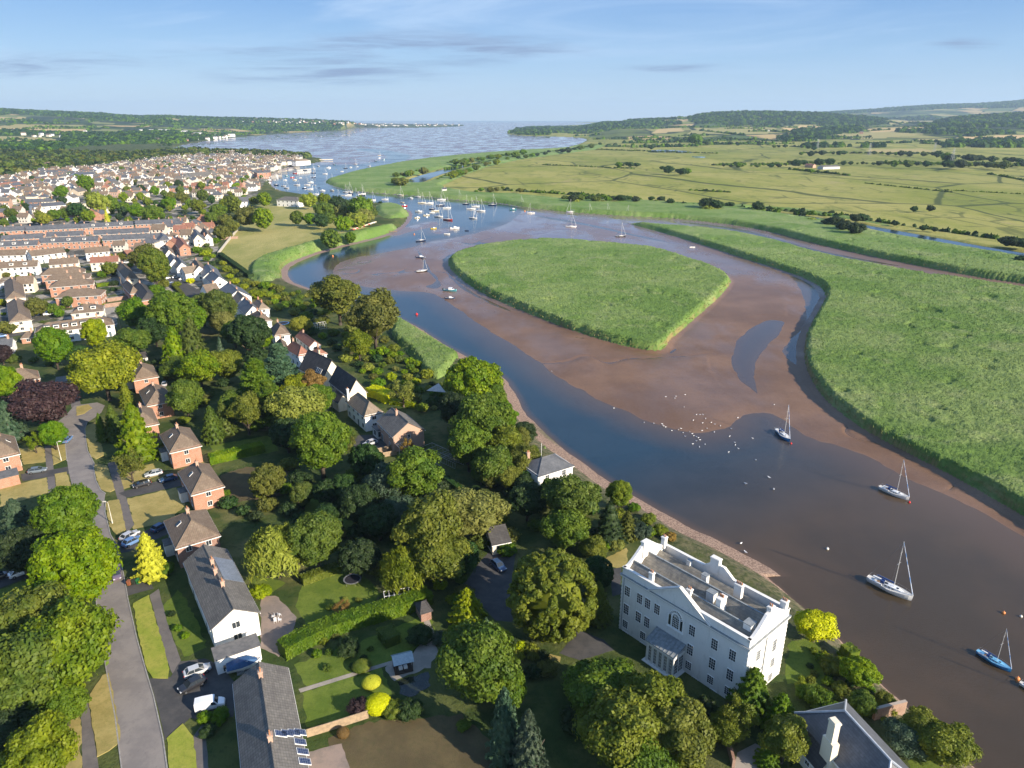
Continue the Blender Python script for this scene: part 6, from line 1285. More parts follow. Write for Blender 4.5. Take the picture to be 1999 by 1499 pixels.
YF = [(707,380),(727,392),(752,390),(782,382),(816,385),(824,397),(862,391),(860,402),(844,409),(873,407),(896,389),(910,399),(920,409),(929,404),(939,413),(924,427),(962,401),(1017,402),(1037,417),(1116,415),(1150,417),(1185,418),(1228,421),(1115,444),(1212,463),(857,424),(875,430),(822,471),(824,531),(596,333),(612,330),(675,329),(721,325),(741,304),(694,321),(612,338),(554,364),(580,362),(607,357),(612,347),(600,362),(617,380),(606,370),(660,387),(675,376),(683,376),(680,382),(708,382),(695,387),(560,368),(635,340),(648,352),(838,398),(850,413)]
rt = random.Random(11)
for i, (x, y) in enumerate(YF):
    col = {26:'red', 43:'red', 28:'black', 24:'black'}.get(i, rt.choice(['white','white','white','white','navy','cream'])); sc = rt.uniform(.72, 1.02)
    lab = {26:'yacht with a red hull grounded on the small mud spit',43:'yacht with a red hull near the wooded park shore',28:'dark leaning yacht aground in the creek beside the brown mudbank',24:'dark-hulled yacht on the wet mud right of the reed island top',23:'white yacht standing alone on the wet mud above the reed island',27:'yacht moored at the edge of the brown mudbank, largest mast there'}.get(i)
    colw = {'white':'white','navy':'navy blue','cream':'cream','red':'red','black':'dark'}[col]
    if not lab: lab = colw+(' yacht moored along the marsh bank of the river bend' if x > 700 else ' yacht moored in the wide river off the old town quay')
    boat(yfar, x, y, rt.uniform(-.5, .6) if x < 1000 else rt.uniform(-.3, .2)+math.pi*(rt.random() < .3), col, sc, lab, 'yachts moored in the river bend' if x > 700 else 'yachts moored off the town', heel=.22 if i == 28 else 0, z=.0)
MF = [(657,331),(642,328),(685,327),(698,326),(622,325),(734,315),(685,312),(576,339),(571,347),(587,348),(576,352),(557,352),(600,361),(595,368),(607,356),(623,367),(649,373),(685,379),(670,382),(700,377),(802,388),(786,396),(790,403),(818,414),(844,416),(833,421),(815,426),(873,458),(888,447),(847,447),(912,451),(822,504),(879,569),(879,584),(1083,411),(1002,410),(1352,484),(653,322),(741,309),(668,335),(630,373),(560,344),(536,352),(540,362),(545,340),(615,362),(750,312)]
for i, (x, y) in enumerate(MF):
    col = {7:'red',8:'red',29:'yellow',33:'navy',22:'red',25:'cream'}.get(i, rt.choice(['white','white','white','navy','cream','teal'])); src = mot if i % 3 or i in (32,33) else din
    lab = {29:'yellow dinghy below the small mud spit',32:'white motor boat on the mud edge at the tip of the brown mudbank',33:'dark motor boat on the mud below the white one at the mudbank tip',31:'white motor boat in the creek beside the brown mudbank',36:'dark small boat on the mud right of the reed island',27:'pale dinghy left alone in the blue channel below the mooring row'}.get(i)
    cw_ = {'white':'white','navy':'dark blue','cream':'cream','red':'red','yellow':'yellow','teal':'dark green'}[col]; kd = 'motor boat' if src is mot else 'open rowing boat'
    if not lab: lab = cw_+' small '+kd+(' moored between the yachts of the river bend' if x > 700 else ' moored off the old town quay')
    boat(src, x, y, rt.uniform(-.6, .6), col, rt.uniform(.9, 1.5), lab, ('small boats in the river bend' if x > 700 else 'small boats off the town'))
for i in range(14): boat(din, 690+i*3.3, 459-i*1.15, .9, rt.choice(['white','red','white','cream']), 1.2, 'small boat laid up in the row on the bank under the park trees', 'small boats laid up under the park trees', z=ZG+.1)
a, l = angpx((455,1306),(498,1294)); r = boat(mot, 475, 1302, a, 'white', 1.0, 'small boat under a blue cover beside the white garage', 'small boats off the town', z=ZG+.75); del r['group']; r.location.xy = G(476,1300,ZG+1).xy
b = MB(); b.box(-1.2,1.2,-.85,.85,-.75,-.5); b.tube((-.2,-.95,-.45),(-.2,.95,-.45),.28,.28,10); b.build('trailer', M_METAL, r); b = MB(); sec = [[(x,-w,.72),(x,-w*.6,z),(x,w*.6,z),(x,w,.72)] for x, w, z in ((-2.6,1.0,1.1),(-.5,1.08,1.65),(1.0,.95,1.6),(2.2,.3,1.0))]; loft(b, sec); b.build('cover', MAT('blue_tarpaulin', (.03,.09,.20), (.02,.06,.15), 2, .6), r)
for i in range(30): boat(yfar, rt.uniform(498,530), rt.uniform(343,358), rt.uniform(0,3), 'white', .7, 'white yacht packed in the boatyard beside the quay', 'boats packed in the boatyard', z=1.5) if i % 2 else boat(mot, rt.uniform(495,528), rt.uniform(346,362), rt.uniform(0,3), 'white', 1.2, 'white motor boat packed in the boatyard beside the quay', 'boats packed in the boatyard', z=1.5)
# gulls and buoys
M_GULL = MAT('white_feathers', (.8,.8,.8), (.6,.6,.62), 8); M_BUOY = {k: MAT('buoy_'+k, c, None, 3, .4) for k, c in dict(orange=(.7,.25,.08), white=(.75,.7,.62), red=(.6,.03,.03)).items()}
def gull_mesh():
    b = MB(); S_ = []
    for x, r, z in ((-.42,.02,.30),(-.25,.07,.26),(-.05,.13,.24),(.12,.13,.26),(.22,.08,.33),(.30,.075,.40),(.37,.055,.41),(.42,.015,.39)): S_.append([(x, math.cos(a)*r, z+math.sin(a)*r) for a in [6.283*k/7 for k in range(8)]])
    loft(b, S_); b.tube((.41,0,.39),(.50,0,.37),.018,.006,4)
    for s in (-1, 1): b.add([(.15,s*.11,.32),(-.1,s*.16,.30),(-.48,s*.05,.27),(-.1,s*.10,.38)], [(0,1,2,3)]); b.tube((0,s*.05,.15),(0,s*.05,0),.012,.012,4)
    return b.mesh('gull', [M_GULL], True)
gm = gull_mesh(); GL = [(1258,826),(1277,828),(1293,829),(1296,833),(1300,835),(1294,831),(1312,842),(1325,840),(1334,846),(1338,853),(1352,848),(1355,852),(1360,854),(1364,856),(1367,860),(1360,862),(1353,868),(1366,874),(1377,869),(1371,842),(1372,828),(1354,823),(1367,812),(1360,812),(1373,812),(1378,820),(1389,827),(1396,830),(1407,833),(1381,838),(1395,845),(1425,853),(1435,865),(1436,870),(1423,884),(1442,877),(1470,857),(1320,776),(1338,773),(1336,797),(1318,780),(1512,792),(1476,899),(1441,817),(1199,798),(1078,726),(1456,946),(1502,934),(1511,957),(1447,1063),(1456,1080),(1300,777),(1428,838),(1347,844),(1330,838)]
for x, y in GL:
    p = G(x, y, 0); big = y > 930; o = link(bpy.data.objects.new('gull', gm)); o.location = (p.x, p.y, max(.0, ground_z(p.x, p.y))-.02); s = .8 if not big else 1.2; o.scale = (s,s,s); o.rotation_euler = (0,0,rt.uniform(0,6.28)); tag(o, 'white gull on the muddy water edge of the channel' if not big else 'larger white gull alone on the brown water off the mansion', 'gull', 'gulls in the flock at the channel edge' if not big else 'single gulls on the brown water')
bm_ = MB(); u = [(math.sin(math.pi*i/6)*math.cos(6.283*j/10)*.3, math.sin(math.pi*i/6)*math.sin(6.283*j/10)*.3, math.cos(math.pi*i/6)*.28+.1) for i in range(7) for j in range(10)]
bm_.add(u, [(i*10+j, (i+1)*10+j, (i+1)*10+(j+1) % 10, i*10+(j+1) % 10) for i in range(6) for j in range(10)]); bm_.tube((0,0,.35),(0,0,.5),.05,.05,5)
bmesh_ = {k: bm_.mesh('buoy', [m], True) for k, m in M_BUOY.items()}
for x, y, c, s, l in ((1616,1073,'white',1.1,'pale mooring buoy left of the large white yacht'),(1960,1198,'orange',1.1,'orange-topped mooring buoy near the right edge'),(1994,1205,'white',.9,'white buoy at the right edge above the blue yacht'),(1987,1327,'orange',1.3,'orange buoy between the blue yacht and the cut-off boat'),(1545,867,'red',1.0,'red buoy at the bow of the small yacht near the gulls'),(1776,982,'red',1.0,'red buoy under the bow of the yacht by the reed marsh'),(814,615,'red',2.2,'red marker buoy in the blue channel'),(650,501,'orange',2.2,'orange marker buoy near the park shore'),(1025,413,'orange',2.6,'orange buoy at the bend of the mooring row'),(809,458,'orange',2.0,'small orange buoy left of the big-masted yacht'),(1397,545,'white',1.5,'white buoy on the mud right of the reed island')):
    p = G(x, y, 0); o = link(bpy.data.objects.new('mooring_buoy', bmesh_[c])); o.location = (p.x, p.y, .05); o.scale = (s,s,s); tag(o, l, 'buoy')
# jetty and sluice details in the middle distance
p, q = G(742,451,1.5), G(775,452,1.5); b = MB(); b.tube(p, q, .35, .35, 4)
for i in range(6): r = p.lerp(q, i/5); b.tube((r.x,r.y,-.5),(r.x,r.y,1.6),.12,.12,5)
b.build('jetty', M_WOOD, label='short wooden jetty at the park shore', cat='jetty')
# ================================================================ MIDDLE DISTANCE AND FAR
def pxin(P, x, y): return inside(P, x, y)
rs = random.Random(77)
PARK = [(579,423,14,'elm','mid'),(604,426,12,'elm','mid'),(645,452,20,'elm','mid'),(671,441,18,'oak','bright'),(696,430,19,'oak','pale'),(714,420,17,'oak','pale'),(705,402,25,'oak','mid'),(660,398,20,'oak','dark'),(633,407,19,'oak','mid'),(667,411,15,'oak','pale'),(602,389,16,'oak','pale'),(633,388,14,'oak','olive'),(626,430,15,'oak','dark'),(513,424,21,'elm','bright'),(480,420,23,'oak','olive'),(516,387,14,'elm','bright'),(558,390,8,'oak','bright'),(496,391,10,'oak','olive'),(453,396,18,'elm','bright'),(722,412,16,'oak','mid'),(640,425,14,'oak','mid'),(683,452,12,'elm','mid'),
 (425,410,17,'oak','mid'),(440,430,16,'oak','olive'),(415,425,15,'oak','mid'),(432,452,15,'elm','olive'),(452,440,14,'oak','olive'),(300,415,20,'oak','mid'),(385,400,15,'oak','olive'),(395,380,12,'elm','mid'),(355,385,13,'oak','olive'),(330,395,14,'oak','mid'),(190,396,21,'willow','pale'),(166,355,16,'elm','mid'),(120,372,12,'elm','mid'),(120,390,9,'oak','dark'),(150,408,17,'oak','dark'),(215,395,15,'oak','mid'),(240,405,14,'oak','mid'),(265,410,15,'oak','mid'),(48,403,9,'oak','dark'),(170,420,14,'oak','bright'),(208,422,8,'cone','gold'),(85,425,14,'oak','lime'),(105,418,12,'oak','mid'),(20,415,12,'oak','mid'),(125,415,12,'oak','mid'),
 (70,598,19,'willow','olive'),(102,601,12,'oak','mid'),(131,587,11,'elm','mid'),(215,522,15,'oak','bright'),(246,496,10,'oak','mid'),(235,500,10,'oak','olive'),(12,640,18,'bush','olive'),(8,590,10,'bush','lime'),(115,610,9,'oak','mid'),(200,535,10,'bush','mid'),(305,565,14,'oak','mid'),(320,552,10,'oak','olive'),(430,560,8,'bush','mid'),(372,548,8,'bush','gold'),(345,555,8,'bush','olive'),(440,458,12,'bush','olive'),(420,470,9,'bush','mid'),(405,490,10,'bush','bright'),(385,488,10,'bush','mid')]
for i, (x, y, r, k, lf) in enumerate(PARK):
    w = {'mid':'green','bright':'bright green','pale':'pale yellow-green','dark':'dark green','olive':'olive green','lime':'yellow-green','gold':'golden'}[lf]
    place = 'of the wooded clump at the end of the park' if x > 560 and y < 460 else 'at the near edge of the park beside the old town' if x > 440 else 'among the streets and yards of the town'
    T(x, y, r*1.08, k, lf, '%s %s %s' % (w, 'tree' if k != 'bush' else 'bush', place), group='trees '+place, lod=1)
# hedgerow trees on the right-hand marsh and pasture
HG = []
def row(x0, y0, x1, y1, r, n, leaf='dark', k='oak', lab=''):
    for i in range(n): t = (i+rs.uniform(.2,.8))/n; HG.append((x0+(x1-x0)*t, y0+(y1-y0)*t+rs.uniform(-1.5,1.5), r*rs.choice([.5,.7,.9,1.1,1.35]), k, rs.choice([leaf, leaf, 'mid' if leaf == 'dark' else 'olive']), lab))
L1, L2, L3, L4, L5 = 'bushy tree beside the upper canal across the river', 'tree of the hedgerow along the far canal bank', 'tree of the long hedgerow across the middle of the pasture', 'tree in the dark copse on the pasture', 'tree along the straight canal at the right'
row(765,352,785,352,10,3,'mid','oak',L1); row(768,342,830,330,8,6,'mid','oak',L1); row(875,317,1030,295,6,15,'mid','oak',L1); row(848,350,975,312,7,12,'mid','oak',L1); row(984,309,1175,280,5,16,'dark','oak',L1)
row(925,371,985,366,8,5,'mid','oak',L2); row(1000,368,1060,373,4,3,'mid','oak',L2); row(1100,384,1232,387,7,10,'dark','oak',L2); row(1115,390,1205,393,6,8,'pale','bush',L2)
row(1205,320,1245,318,8,5,'dark','oak',L4); row(1290,326,1350,333,10,6,'dark','oak',L4)
for x, y, r in ((1214,384,10),(1242,387,8),(1272,385,7),(1292,386,8),(1310,391,7),(1380,392,15),(1400,396,13),(1426,397,9),(1480,399,11),(1568,408,5),(1625,413,6),(1684,421,14),(1672,423,10),(1786,406,7),(1818,404,8),(1750,434,7),(1804,443,7),(1826,446,6)): HG.append((x, y, r, 'oak', 'dark', L5))
for x, y, r in ((1382,405,11),(1400,407,8),(1586,428,8),(1574,430,6)): HG.append((x, y, r, 'bush', 'pale', L5))
for x, y, r in ((1618,430,12),(1632,427,14),(1648,436,13),(1674,441,17),(1660,438,13),(1972,466,18),(1996,470,16),(1995,503,10)): HG.append((x, y, r, 'oak', 'dark', L5))
row(1392,321,1540,322,5,11,'dark','oak',L3); row(1515,317,1625,312,9,7,'dark','oak',L3); row(1635,317,1730,317,5,9,'dark','oak',L3); row(1730,316,2010,320,8,20,'dark','oak',L3); row(1560,297,1840,298,6,20,'dark','oak',L3); row(1840,303,2010,312,8,13,'dark','oak',L3)
row(1380,277,1600,287,4,16,'dark','oak',L3); row(1335,270,1365,270,9,4,'dark','oak',L4); row(1262,286,1290,283,6,4,'dark','oak',L4); row(1572,331,1600,333,7,3,'dark','oak',L3)
for x, y, r, k, lf, lab in HG:
    w = {'dark':'dark green ','mid':'green ','pale':'pale green ','olive':'olive green '}[lf]; T(x, y+r*.15, r*1.15, k, lf, w+lab, group='trees: '+lab, gz=2.0, lod=2 if r < 9 else 1, name='hedgerow_tree', asp=rs.choice([.6,.72,.85]))
# garden bushes on the river side of the villas, undergrowth between the big trees
def scatter(poly, n, rr, leaves_, label, grp, kinds=('bush',), lod=1, cat=None, minsep=.8, gz=None, nm=None):
    pts = []; xs = [p[0] for p in poly]; yy = [p[1] for p in poly]; tries = 0
    while len(pts) < n and tries < n*40:
        tries += 1; x, y = rs.uniform(min(xs), max(xs)), rs.uniform(min(yy), max(yy))
        if not pxin(poly, x, y): continue
        r = rs.uniform(*rr)
        if any((x-a)**2+((y-b_)*1.6)**2 < ((r+c)*minsep)**2 for a, b_, c in pts): continue
        pts.append((x, y, r)); lf = rs.choice(leaves_); w = {'mid':'green','bright':'bright green','pale':'pale green','dark':'dark green','olive':'olive green','lime':'yellow-green','gold':'golden yellow','blue':'grey-green','rust':'brownish','purple':'dark purple'}[lf]
        T(x, y, r, rs.choice(kinds), lf, w+' '+label, group=grp, lod=lod, cat=cat or ('bush' if kinds[0] == 'bush' else 'tree'), name=nm or ('bush' if kinds[0] == 'bush' else None), gz=gz)
scatter([(470,548),(560,560),(640,590),(640,640),(690,640),(760,660),(830,720),(870,760),(860,800),(800,800),(740,750),(690,712),(640,672),(600,640),(540,600),(480,575)], 100, (7,16), ['mid','bright','olive','dark','lime','mid','pale'], 'bush in the gardens between the villas and the river', 'garden bushes by the river')
scatter([(395,492),(425,502),(488,545),(560,562),(560,585),(500,575),(440,538),(405,515)], 34, (6,11), ['mid','bright','olive','dark','lime'], 'bush in the gardens below the playing field', 'garden bushes below the playing field')
scatter([(430,700),(540,690),(640,800),(720,880),(860,950),(1000,960),(1040,1060),(900,1180),(740,1120),(690,1060),(560,1040),(440,980),(560,930),(560,860),(440,850)], 74, (12,24), ['dark','mid','dark','olive','dark'], 'undergrowth shrub beneath the trees of the wood', 'shrubs under the wood', minsep=.7, nm='shrub')
scatter([(60,700),(180,690),(240,720),(330,690),(420,740),(400,800),(330,740),(240,760),(150,740)], 26, (8,15), ['dark','mid','olive'], 'shrub between the terrace and the upper brick houses', 'shrubs by the upper brick houses', nm='shrub')
scatter([(885,790),(960,760),(1010,830),(1060,880),(1020,960),(930,930),(870,850)], 26, (16,28), ['mid','dark','olive','mid'], 'tree filling the waterside wood', 'trees filling the waterside wood', kinds=('oak','elm','ash'), lod=None, minsep=.45)
scatter([(1040,930),(1150,930),(1240,1000),(1290,1040),(1225,1060),(1150,1080),(1090,1060),(1040,1020)], 20, (12,22), ['mid','olive','dark','bright'], 'bush on the wooded bank above the shingle', 'bushes on the wooded bank')
scatter([(1590,1260),(1660,1290),(1760,1390),(1740,1410),(1680,1400),(1600,1390),(1560,1345)], 34, (7,14), ['mid','olive','dark','bright','lime','pale'], 'flower-garden bush between the mansion and the slate roof', 'bushes of the mansion flower garden')
scatter([(640,1150),(850,1200),(850,1260),(760,1290),(640,1320),(585,1330)], 16, (6,12), ['mid','dark','pale','olive'], 'small shrub in the formal gardens with the white path', 'shrubs of the formal gardens', nm='shrub')
scatter([(1110,1290),(1400,1330),(1500,1440),(1400,1500),(1060,1500),(1080,1400)], 20, (18,34), ['dark','mid','olive'], 'undergrowth shrub below the wood in front of the mansion', 'undergrowth by the mansion', minsep=.5, nm='shrub')
scatter([(330,1190),(400,1260),(350,1290)], 3, (8,11), ['dark','mid'], 'shrub on the front lawn of the white gable house', 'shrubs on the front lawn', nm='shrub')
scatter([(840,1120),(960,1180),(985,1230),(1090,1290),(1060,1330),(960,1250),(860,1180)], 16, (13,22), ['dark','mid','olive','lime'], 'shrub between the mansion drive and the formal gardens', 'shrubs by the mansion drive', minsep=.6, nm='shrub')
# ---- the old town: small houses in crooked streets, trees between them
def proto_house(L, W, he, hr, kind, roof, wall, nm, nwin=3):
    t = empty(nm); b = MB(); b.box(-L/2, L/2, -W/2, W/2, -.5, he)
    if kind == 'gable':
        for sx in (-1, 1): b.add([(sx*L/2,-W/2,he),(sx*L/2,W/2,he),(sx*L/2,0,hr-.1)], [(0,1,2)])
    b.build('wall', WM[wall], t); rf = roof_parts(L, W, he, hr, kind).build('roof', RM[roof], t); chimney(rf, L*.33, .6, hr-1, hr+1.3, WM['brick' if wall != 'white' else 'white'], .8, .8, 0)
    for i in range(nwin):
        for z in ((1.5, 4.0) if he > 4 else (1.5,)): put(t, 'window', win_mesh(1.2, 1.3, 1, 1), ((i+.5)/nwin-.5)*L*.9, -W/2-.01, z, 0)
    return t
PR_ = [proto_house(*a) for a in ((9,7.5,5.2,8.3,'gable','brown','dull','town_house'),(12,7.5,5.2,7.8,'gable','grey','white','town_house'),(8,8,5.2,8.2,'gable','brown','cream','town_house'),(16,7.5,5.2,7.8,'gable','slate','brick','town_house'),(10,8,5.4,8.4,'hip','slate','cream','town_house'),
   (9,7,5.2,7.8,'gable','red','brick','town_house'),(18,9,4.0,6.8,'gable','grey','tan','town_house'),(8,7,6.8,9.6,'gable','slate','white','town_house'),(11,8,3.0,5.2,'hip','brown','white','town_house'),(9,7,6.4,9.0,'gable','grey','pink','town_house'))]
PW = ['weathered grey town house with a brown roof','long white town house with a grey roof','cream town house with a brown roof','brick row house with a slate roof','cream town house with a hipped slate roof','brick town house with red tiles','long low tan house with a grey roof','tall white town house with a slate roof','white bungalow with a brown roof','tall pink town house with a grey roof']
usedp = set(); taken = [(o.location.x, o.location.y) for o in COL.objects if o.parent is None and o.get('category') in ('house', 'terrace', 'flats')]
def town(poly, dx, dy, ang, keep, place, pick, cap, sc=1.0):
    Pw = [G(p[0], p[1], ZG) for p in poly]; xs = [p.x for p in Pw]; ysx = [p.y for p in Pw]; cx, cy = (min(xs)+max(xs))/2, (min(ysx)+max(ysx))/2; R_ = max(max(xs)-min(xs), max(ysx)-min(ysx)); n = 0
    cells = [(i, j) for i in range(int(-R_/dx), int(R_/dx)) for j in range(int(-R_/dy), int(R_/dy))]; cells.sort(key=lambda c: c[1])
    for i, j in cells:
        u, v = i*dx+rs.uniform(-.22,.22)*dx, j*dy+rs.uniform(-.2,.2)*dy; x = cx+u*math.cos(ang)-v*math.sin(ang); y = cy+u*math.sin(ang)+v*math.cos(ang)
        if y < 100: continue
        px, py = PX((x, y, ZG))
        if not pxin(poly, px, py) or rs.random() > keep: continue
        if any(abs(x-a)+abs(y-b_)*1.2 < 15 for a, b_ in taken) or any((px-a)**2+((py-b_)*1.3)**2 < (r*.8)**2 for a, b_, r, *_ in PARK): continue
        if n >= cap: EXTRA.append((x, y, ang+rs.choice([0,0,0,1.57])+rs.uniform(-.12,.12))); taken.append((x, y)); continue
        k = rs.choice(pick); src = PR_[k]; r = src if k not in usedp and not usedp.add(k) else copy_tree(src)
        r.location = (x, y, ZG); r.rotation_euler = (0, 0, ang+rs.choice([0,0,0,math.pi/2,-math.pi/2])+rs.uniform(-.12,.12)); s = sc*rs.uniform(.85,1.1); r.scale = (s, s, s*rs.uniform(.95,1.1)); taken.append((x, y)); n += 1
        tag(r, PW[k]+' '+place, 'house', 'houses '+place)
    return n
EXTRA = []
n1 = town([(0,402),(90,400),(150,392),(210,372),(250,360),(330,360),(400,352),(470,350),(510,366),(480,380),(420,392),(330,378),(250,400),(200,432),(0,436)], 15, 21, .12, .80, 'in the near old town streets', [0,1,2,5,8,9,4,3], 78)
n2 = town([(0,350),(120,335),(200,330),(260,320),(330,310),(400,303),(470,300),(540,303),(590,311),(585,318),(548,327),(518,345),(480,352),(250,362),(200,372),(100,394),(0,402)], 14, 22, .10, .93, 'in the far old town streets', [0,0,1,2,7,9,4,6,0,3], 235)
n3 = town([(300,440),(400,440),(425,470),(420,492),(330,500),(225,520),(160,500),(230,490),(300,480)], 15, 16, .1, .8, 'between the terraces and the playing field', [0,2,5,8,4], 24)
n4 = town([(-20,530),(80,532),(86,560),(60,575),(10,575),(-20,560)], 15, 15, .3, .5, 'beside the orange flats at the left', [2,8,4], 6)
print('town', n1, n2, n3, n4, len(EXTRA))
b = MB(); MTS = [WM['white'], WM['cream'], WM['brick'], RM['slate'], RM['brown'], RM['grey'], WM['dull']]
for x, y, a in EXTRA:                       # the crowded roofs beyond the three hundred nearest houses
    L_, W_, he = rs.uniform(8,15)/2, rs.uniform(7,9)/2, rs.uniform(5,7); hr = he+2.8; c, s = math.cos(a), math.sin(a); wm, rm = rs.choice([0,1,1,2,6,6,6]), rs.choice([3,4,4,5])
    Pq = lambda u, v, z: (x+u*c-v*s, y+u*s+v*c, ZG+z); q = [Pq(-L_,-W_,-.5), Pq(L_,-W_,-.5), Pq(L_,W_,-.5), Pq(-L_,W_,-.5), Pq(-L_,-W_,he), Pq(L_,-W_,he), Pq(L_,W_,he), Pq(-L_,W_,he), Pq(-L_,0,hr-.1), Pq(L_,0,hr-.1)]
    b.add(q, [(0,1,5,4),(2,3,7,6),(1,2,6,9,5),(3,0,4,8,7)], wm); o_ = .35
    b.slab(Pq(-L_-.2,-W_-o_,he-.2), Pq(L_+.2,-W_-o_,he-.2), Pq(L_+.2,0,hr), Pq(-L_-.2,0,hr), .15, rm); b.slab(Pq(L_+.2,W_+o_,he-.2), Pq(-L_-.2,W_+o_,he-.2), Pq(-L_-.2,0,hr), Pq(L_+.2,0,hr), .15, rm)
    b.add([Pq(L_*.6+i, j, z) for z in (hr-.5, hr+1.2) for i, j in ((-.4,-.4),(.4,-.4),(.4,.4),(-.4,.4))], [(4,5,6,7),(0,1,5,4),(1,2,6,5),(2,3,7,6),(3,0,4,7)], wm)
if EXTRA: b.build('distant_rooftops', MTS, kind='stuff', label='crowded roofs of the old town furthest from the camera', cat='houses')
scatter([(0,440),(330,440),(420,480),(400,500),(340,520),(300,600),(230,600),(160,600),(130,640),(0,640)], 60, (4,8.5), ['mid','bright','olive','dark','lime'], 'shrub in the yards between the terraces', 'shrubs in the terrace yards', nm='shrub')
scatter([(0,402),(210,372),(400,352),(520,345),(480,390),(420,440),(330,430),(0,436)], 95, (5,10), ['mid','bright','olive','dark'], 'tree between the near streets of the old town', 'trees in the near streets', kinds=('oak','elm'), lod=2, minsep=.9, nm='town_tree')
scatter([(250,335),(330,308),(470,300),(560,305),(520,335)], 60, (3,5), ['mid','olive','dark'], 'tree at the far end of the old town', 'trees at the far end of the old town', kinds=('oak',), lod=2, minsep=.9, nm='town_tree')
scatter([(0,345),(300,318),(500,306),(520,345),(250,362),(0,402)], 105, (3.5,7), ['mid','olive','dark'], 'tree between the far streets of the old town', 'trees in the far streets', kinds=('oak',), lod=2, minsep=.9, nm='town_tree')
# landmarks of the town
LMK = [((66,405),(128,400),14,7,9.5,'gable','slate','white','long white building with a blue-grey roof left of the silvery willow'),((150,342),(186,340),22,7,10,'gable','slate','white','large white building with curved white parapets in the far streets'),((376,347),(428,343),20,6,12,'gable','grey','cream','great grey-roofed hall with a pale gable in the middle of the old town'),((258,400),(352,397),14,3.5,5.5,'gable','grey','tan','long low grey-roofed school building among the trees'),
 ((540,390),(582,392),12,6.5,9.5,'hip','grey','white','white flats with a grey roof at the waterside beyond the park'),((468,394),(486,393),9,6,10,'gable','slate','white','white gabled house with two dark windows above the park'),((502,338),(524,337),14,8,8.6,'gable','grey','brick','orange brick quay warehouse with a green door'),((0,362),(48,358),9,6,8.5,'gable','red','pink','long red-roofed row at the left edge of the far streets'),
 ((578,315),(606,313),12,8,11,'hip','tan','white','white building on the point beside the pier'),((548,318),(577,316),8,4,6,'gable','grey','tan','long low building left of the white one on the point'),((62,315),(74,314),9,7,10,'hip','brown','brick','brick house in the wood left of the old town'),((92,320),(104,319),9,7,10,'hip','brown','brick','second brick house in the wood left of the old town'),((390,329),(412,327),10,6,9,'gable','slate','white','long white hall behind the great grey-roofed hall')]
for e in LMK: house(e[0], e[1], e[2], e[3], e[4], e[5], e[6], e[7], e[8], name='large_building', cat='building', wins=(1.4,1.5,5), chim=())
wall([(602,311),(650,310)], 2.0, -2.6, M_PALE, 'thin pier reaching from the point into the river', 'pier', 'pier'); house((1608,326),(1641,325),14,4.5,6.5,'gable','grey','grey','grey farm barn in the hedgerow of the pasture',name='farm_barn',cat='barn',wins=(),chim=(),g=2); house((1572,322),(1588,323),9,4.5,7,'gable','red','pink','pinkish farmhouse left of the grey barn',name='farmhouse',wins=(),g=2)
house((864,369),(872,369),5,4.5,6,'gable','slate','white','small white lock cottage beside the canal mouth',name='lock_cottage',wins=(),g=2); wall([(806,358),(838,359)], 2.4, -.6, M_FRAME, 'white footbridge over the canal mouth', 'footbridge', 'bridge')
for x, y, h in ((1858,320,30),(1596,291,28),(1697,303,28),(1824,299,26)):
    p = G(x, y, 2); t = empty('electricity_pylon', (p.x, p.y, 2), .3, 'steel lattice pylon standing in the far right pasture', 'pylon', 'pylons across the pasture'); b = MB()
    for sx in (-1, 1):
        for sy in (-1, 1): b.tube((sx*3,sy*3,-1),(sx*.5,sy*.5,h),.22,.15,4)
    for k in range(6):
        z0, z1 = h*k/6, h*(k+1)/6; w0, w1 = 3-2.5*k/6, 3-2.5*(k+1)/6
        for s in (-1, 1): b.tube((-w0,s*w0,z0),(w1,s*w1,z1),.12,.12,3); b.tube((s*w0,-w0,z0),(s*w1,w1,z1),.12,.12,3)
    b.build('tower', M_METAL, t); b = MB()
    for z, w in ((h*.72,6),(h*.84,5),(h*.95,4)): b.tube((-w,0,z),(w,0,z),.2,.2,4)
    b.build('cross_arms', M_METAL, t)
# ---- distant woods and hedges: one mass of crowns nobody could count
def blob(q, seed):
    g = np.random.default_rng(seed); u = g.normal(size=(q, 3)); u /= np.linalg.norm(u, axis=1)[:, None]; u[:, 2] = np.abs(u[:, 2]); P = u*[1,1,1.15]*g.uniform(.75,1.05,(q,1)); P[:, 2] += .15
    t = np.cross(u+g.normal(size=(q,3))*.35, g.normal(size=(q,3))); t /= np.linalg.norm(t, axis=1)[:, None]; bt = np.cross(t, u); s = 1.15*math.sqrt(8/q); a, c = t*s, bt*s
    V = np.stack([P-a, P+c, P+a, P-c], 1).reshape(-1, 3); cv_, cf = ell_core((0,0,.5), (.8,.8,.72), 5); return np.concatenate([V, cv_]), np.concatenate([np.arange(4*q).reshape(-1,4), cf+4*q])
def mass(name, pts, q, mats, label, seed):
    g = np.random.default_rng(seed); B = [blob(q, seed+i) for i in range(6)]; Vs, Fs, Ms, off = [], [], [], 0; which = g.integers(0, 6, len(pts)); pts = np.array(pts)
    for k in range(6):
        P = pts[which == k]; n = len(P)
        if not n: continue
        V, Fq = B[k]; S3 = P[:, 3][:, None, None]*np.array([1,1,1.])*g.uniform(.8,1.25,(n,1,3)); VV = V[None]*S3+P[:, :3][:, None]; Vs.append(VV.reshape(-1,3)); Fs.append((Fq[None]+(np.arange(n)*len(V))[:, None, None]).reshape(-1,4)+off); off += n*len(V); Ms.append(np.repeat(g.integers(0, len(mats), n), len(Fq)))
    o = link(bpy.data.objects.new(name, mesh_np(name, np.concatenate(Vs), np.concatenate(Fs), [LM[m] for m in mats], np.concatenate(Ms)))); o['kind'] = 'stuff'; return tag(o, label, 'woods')
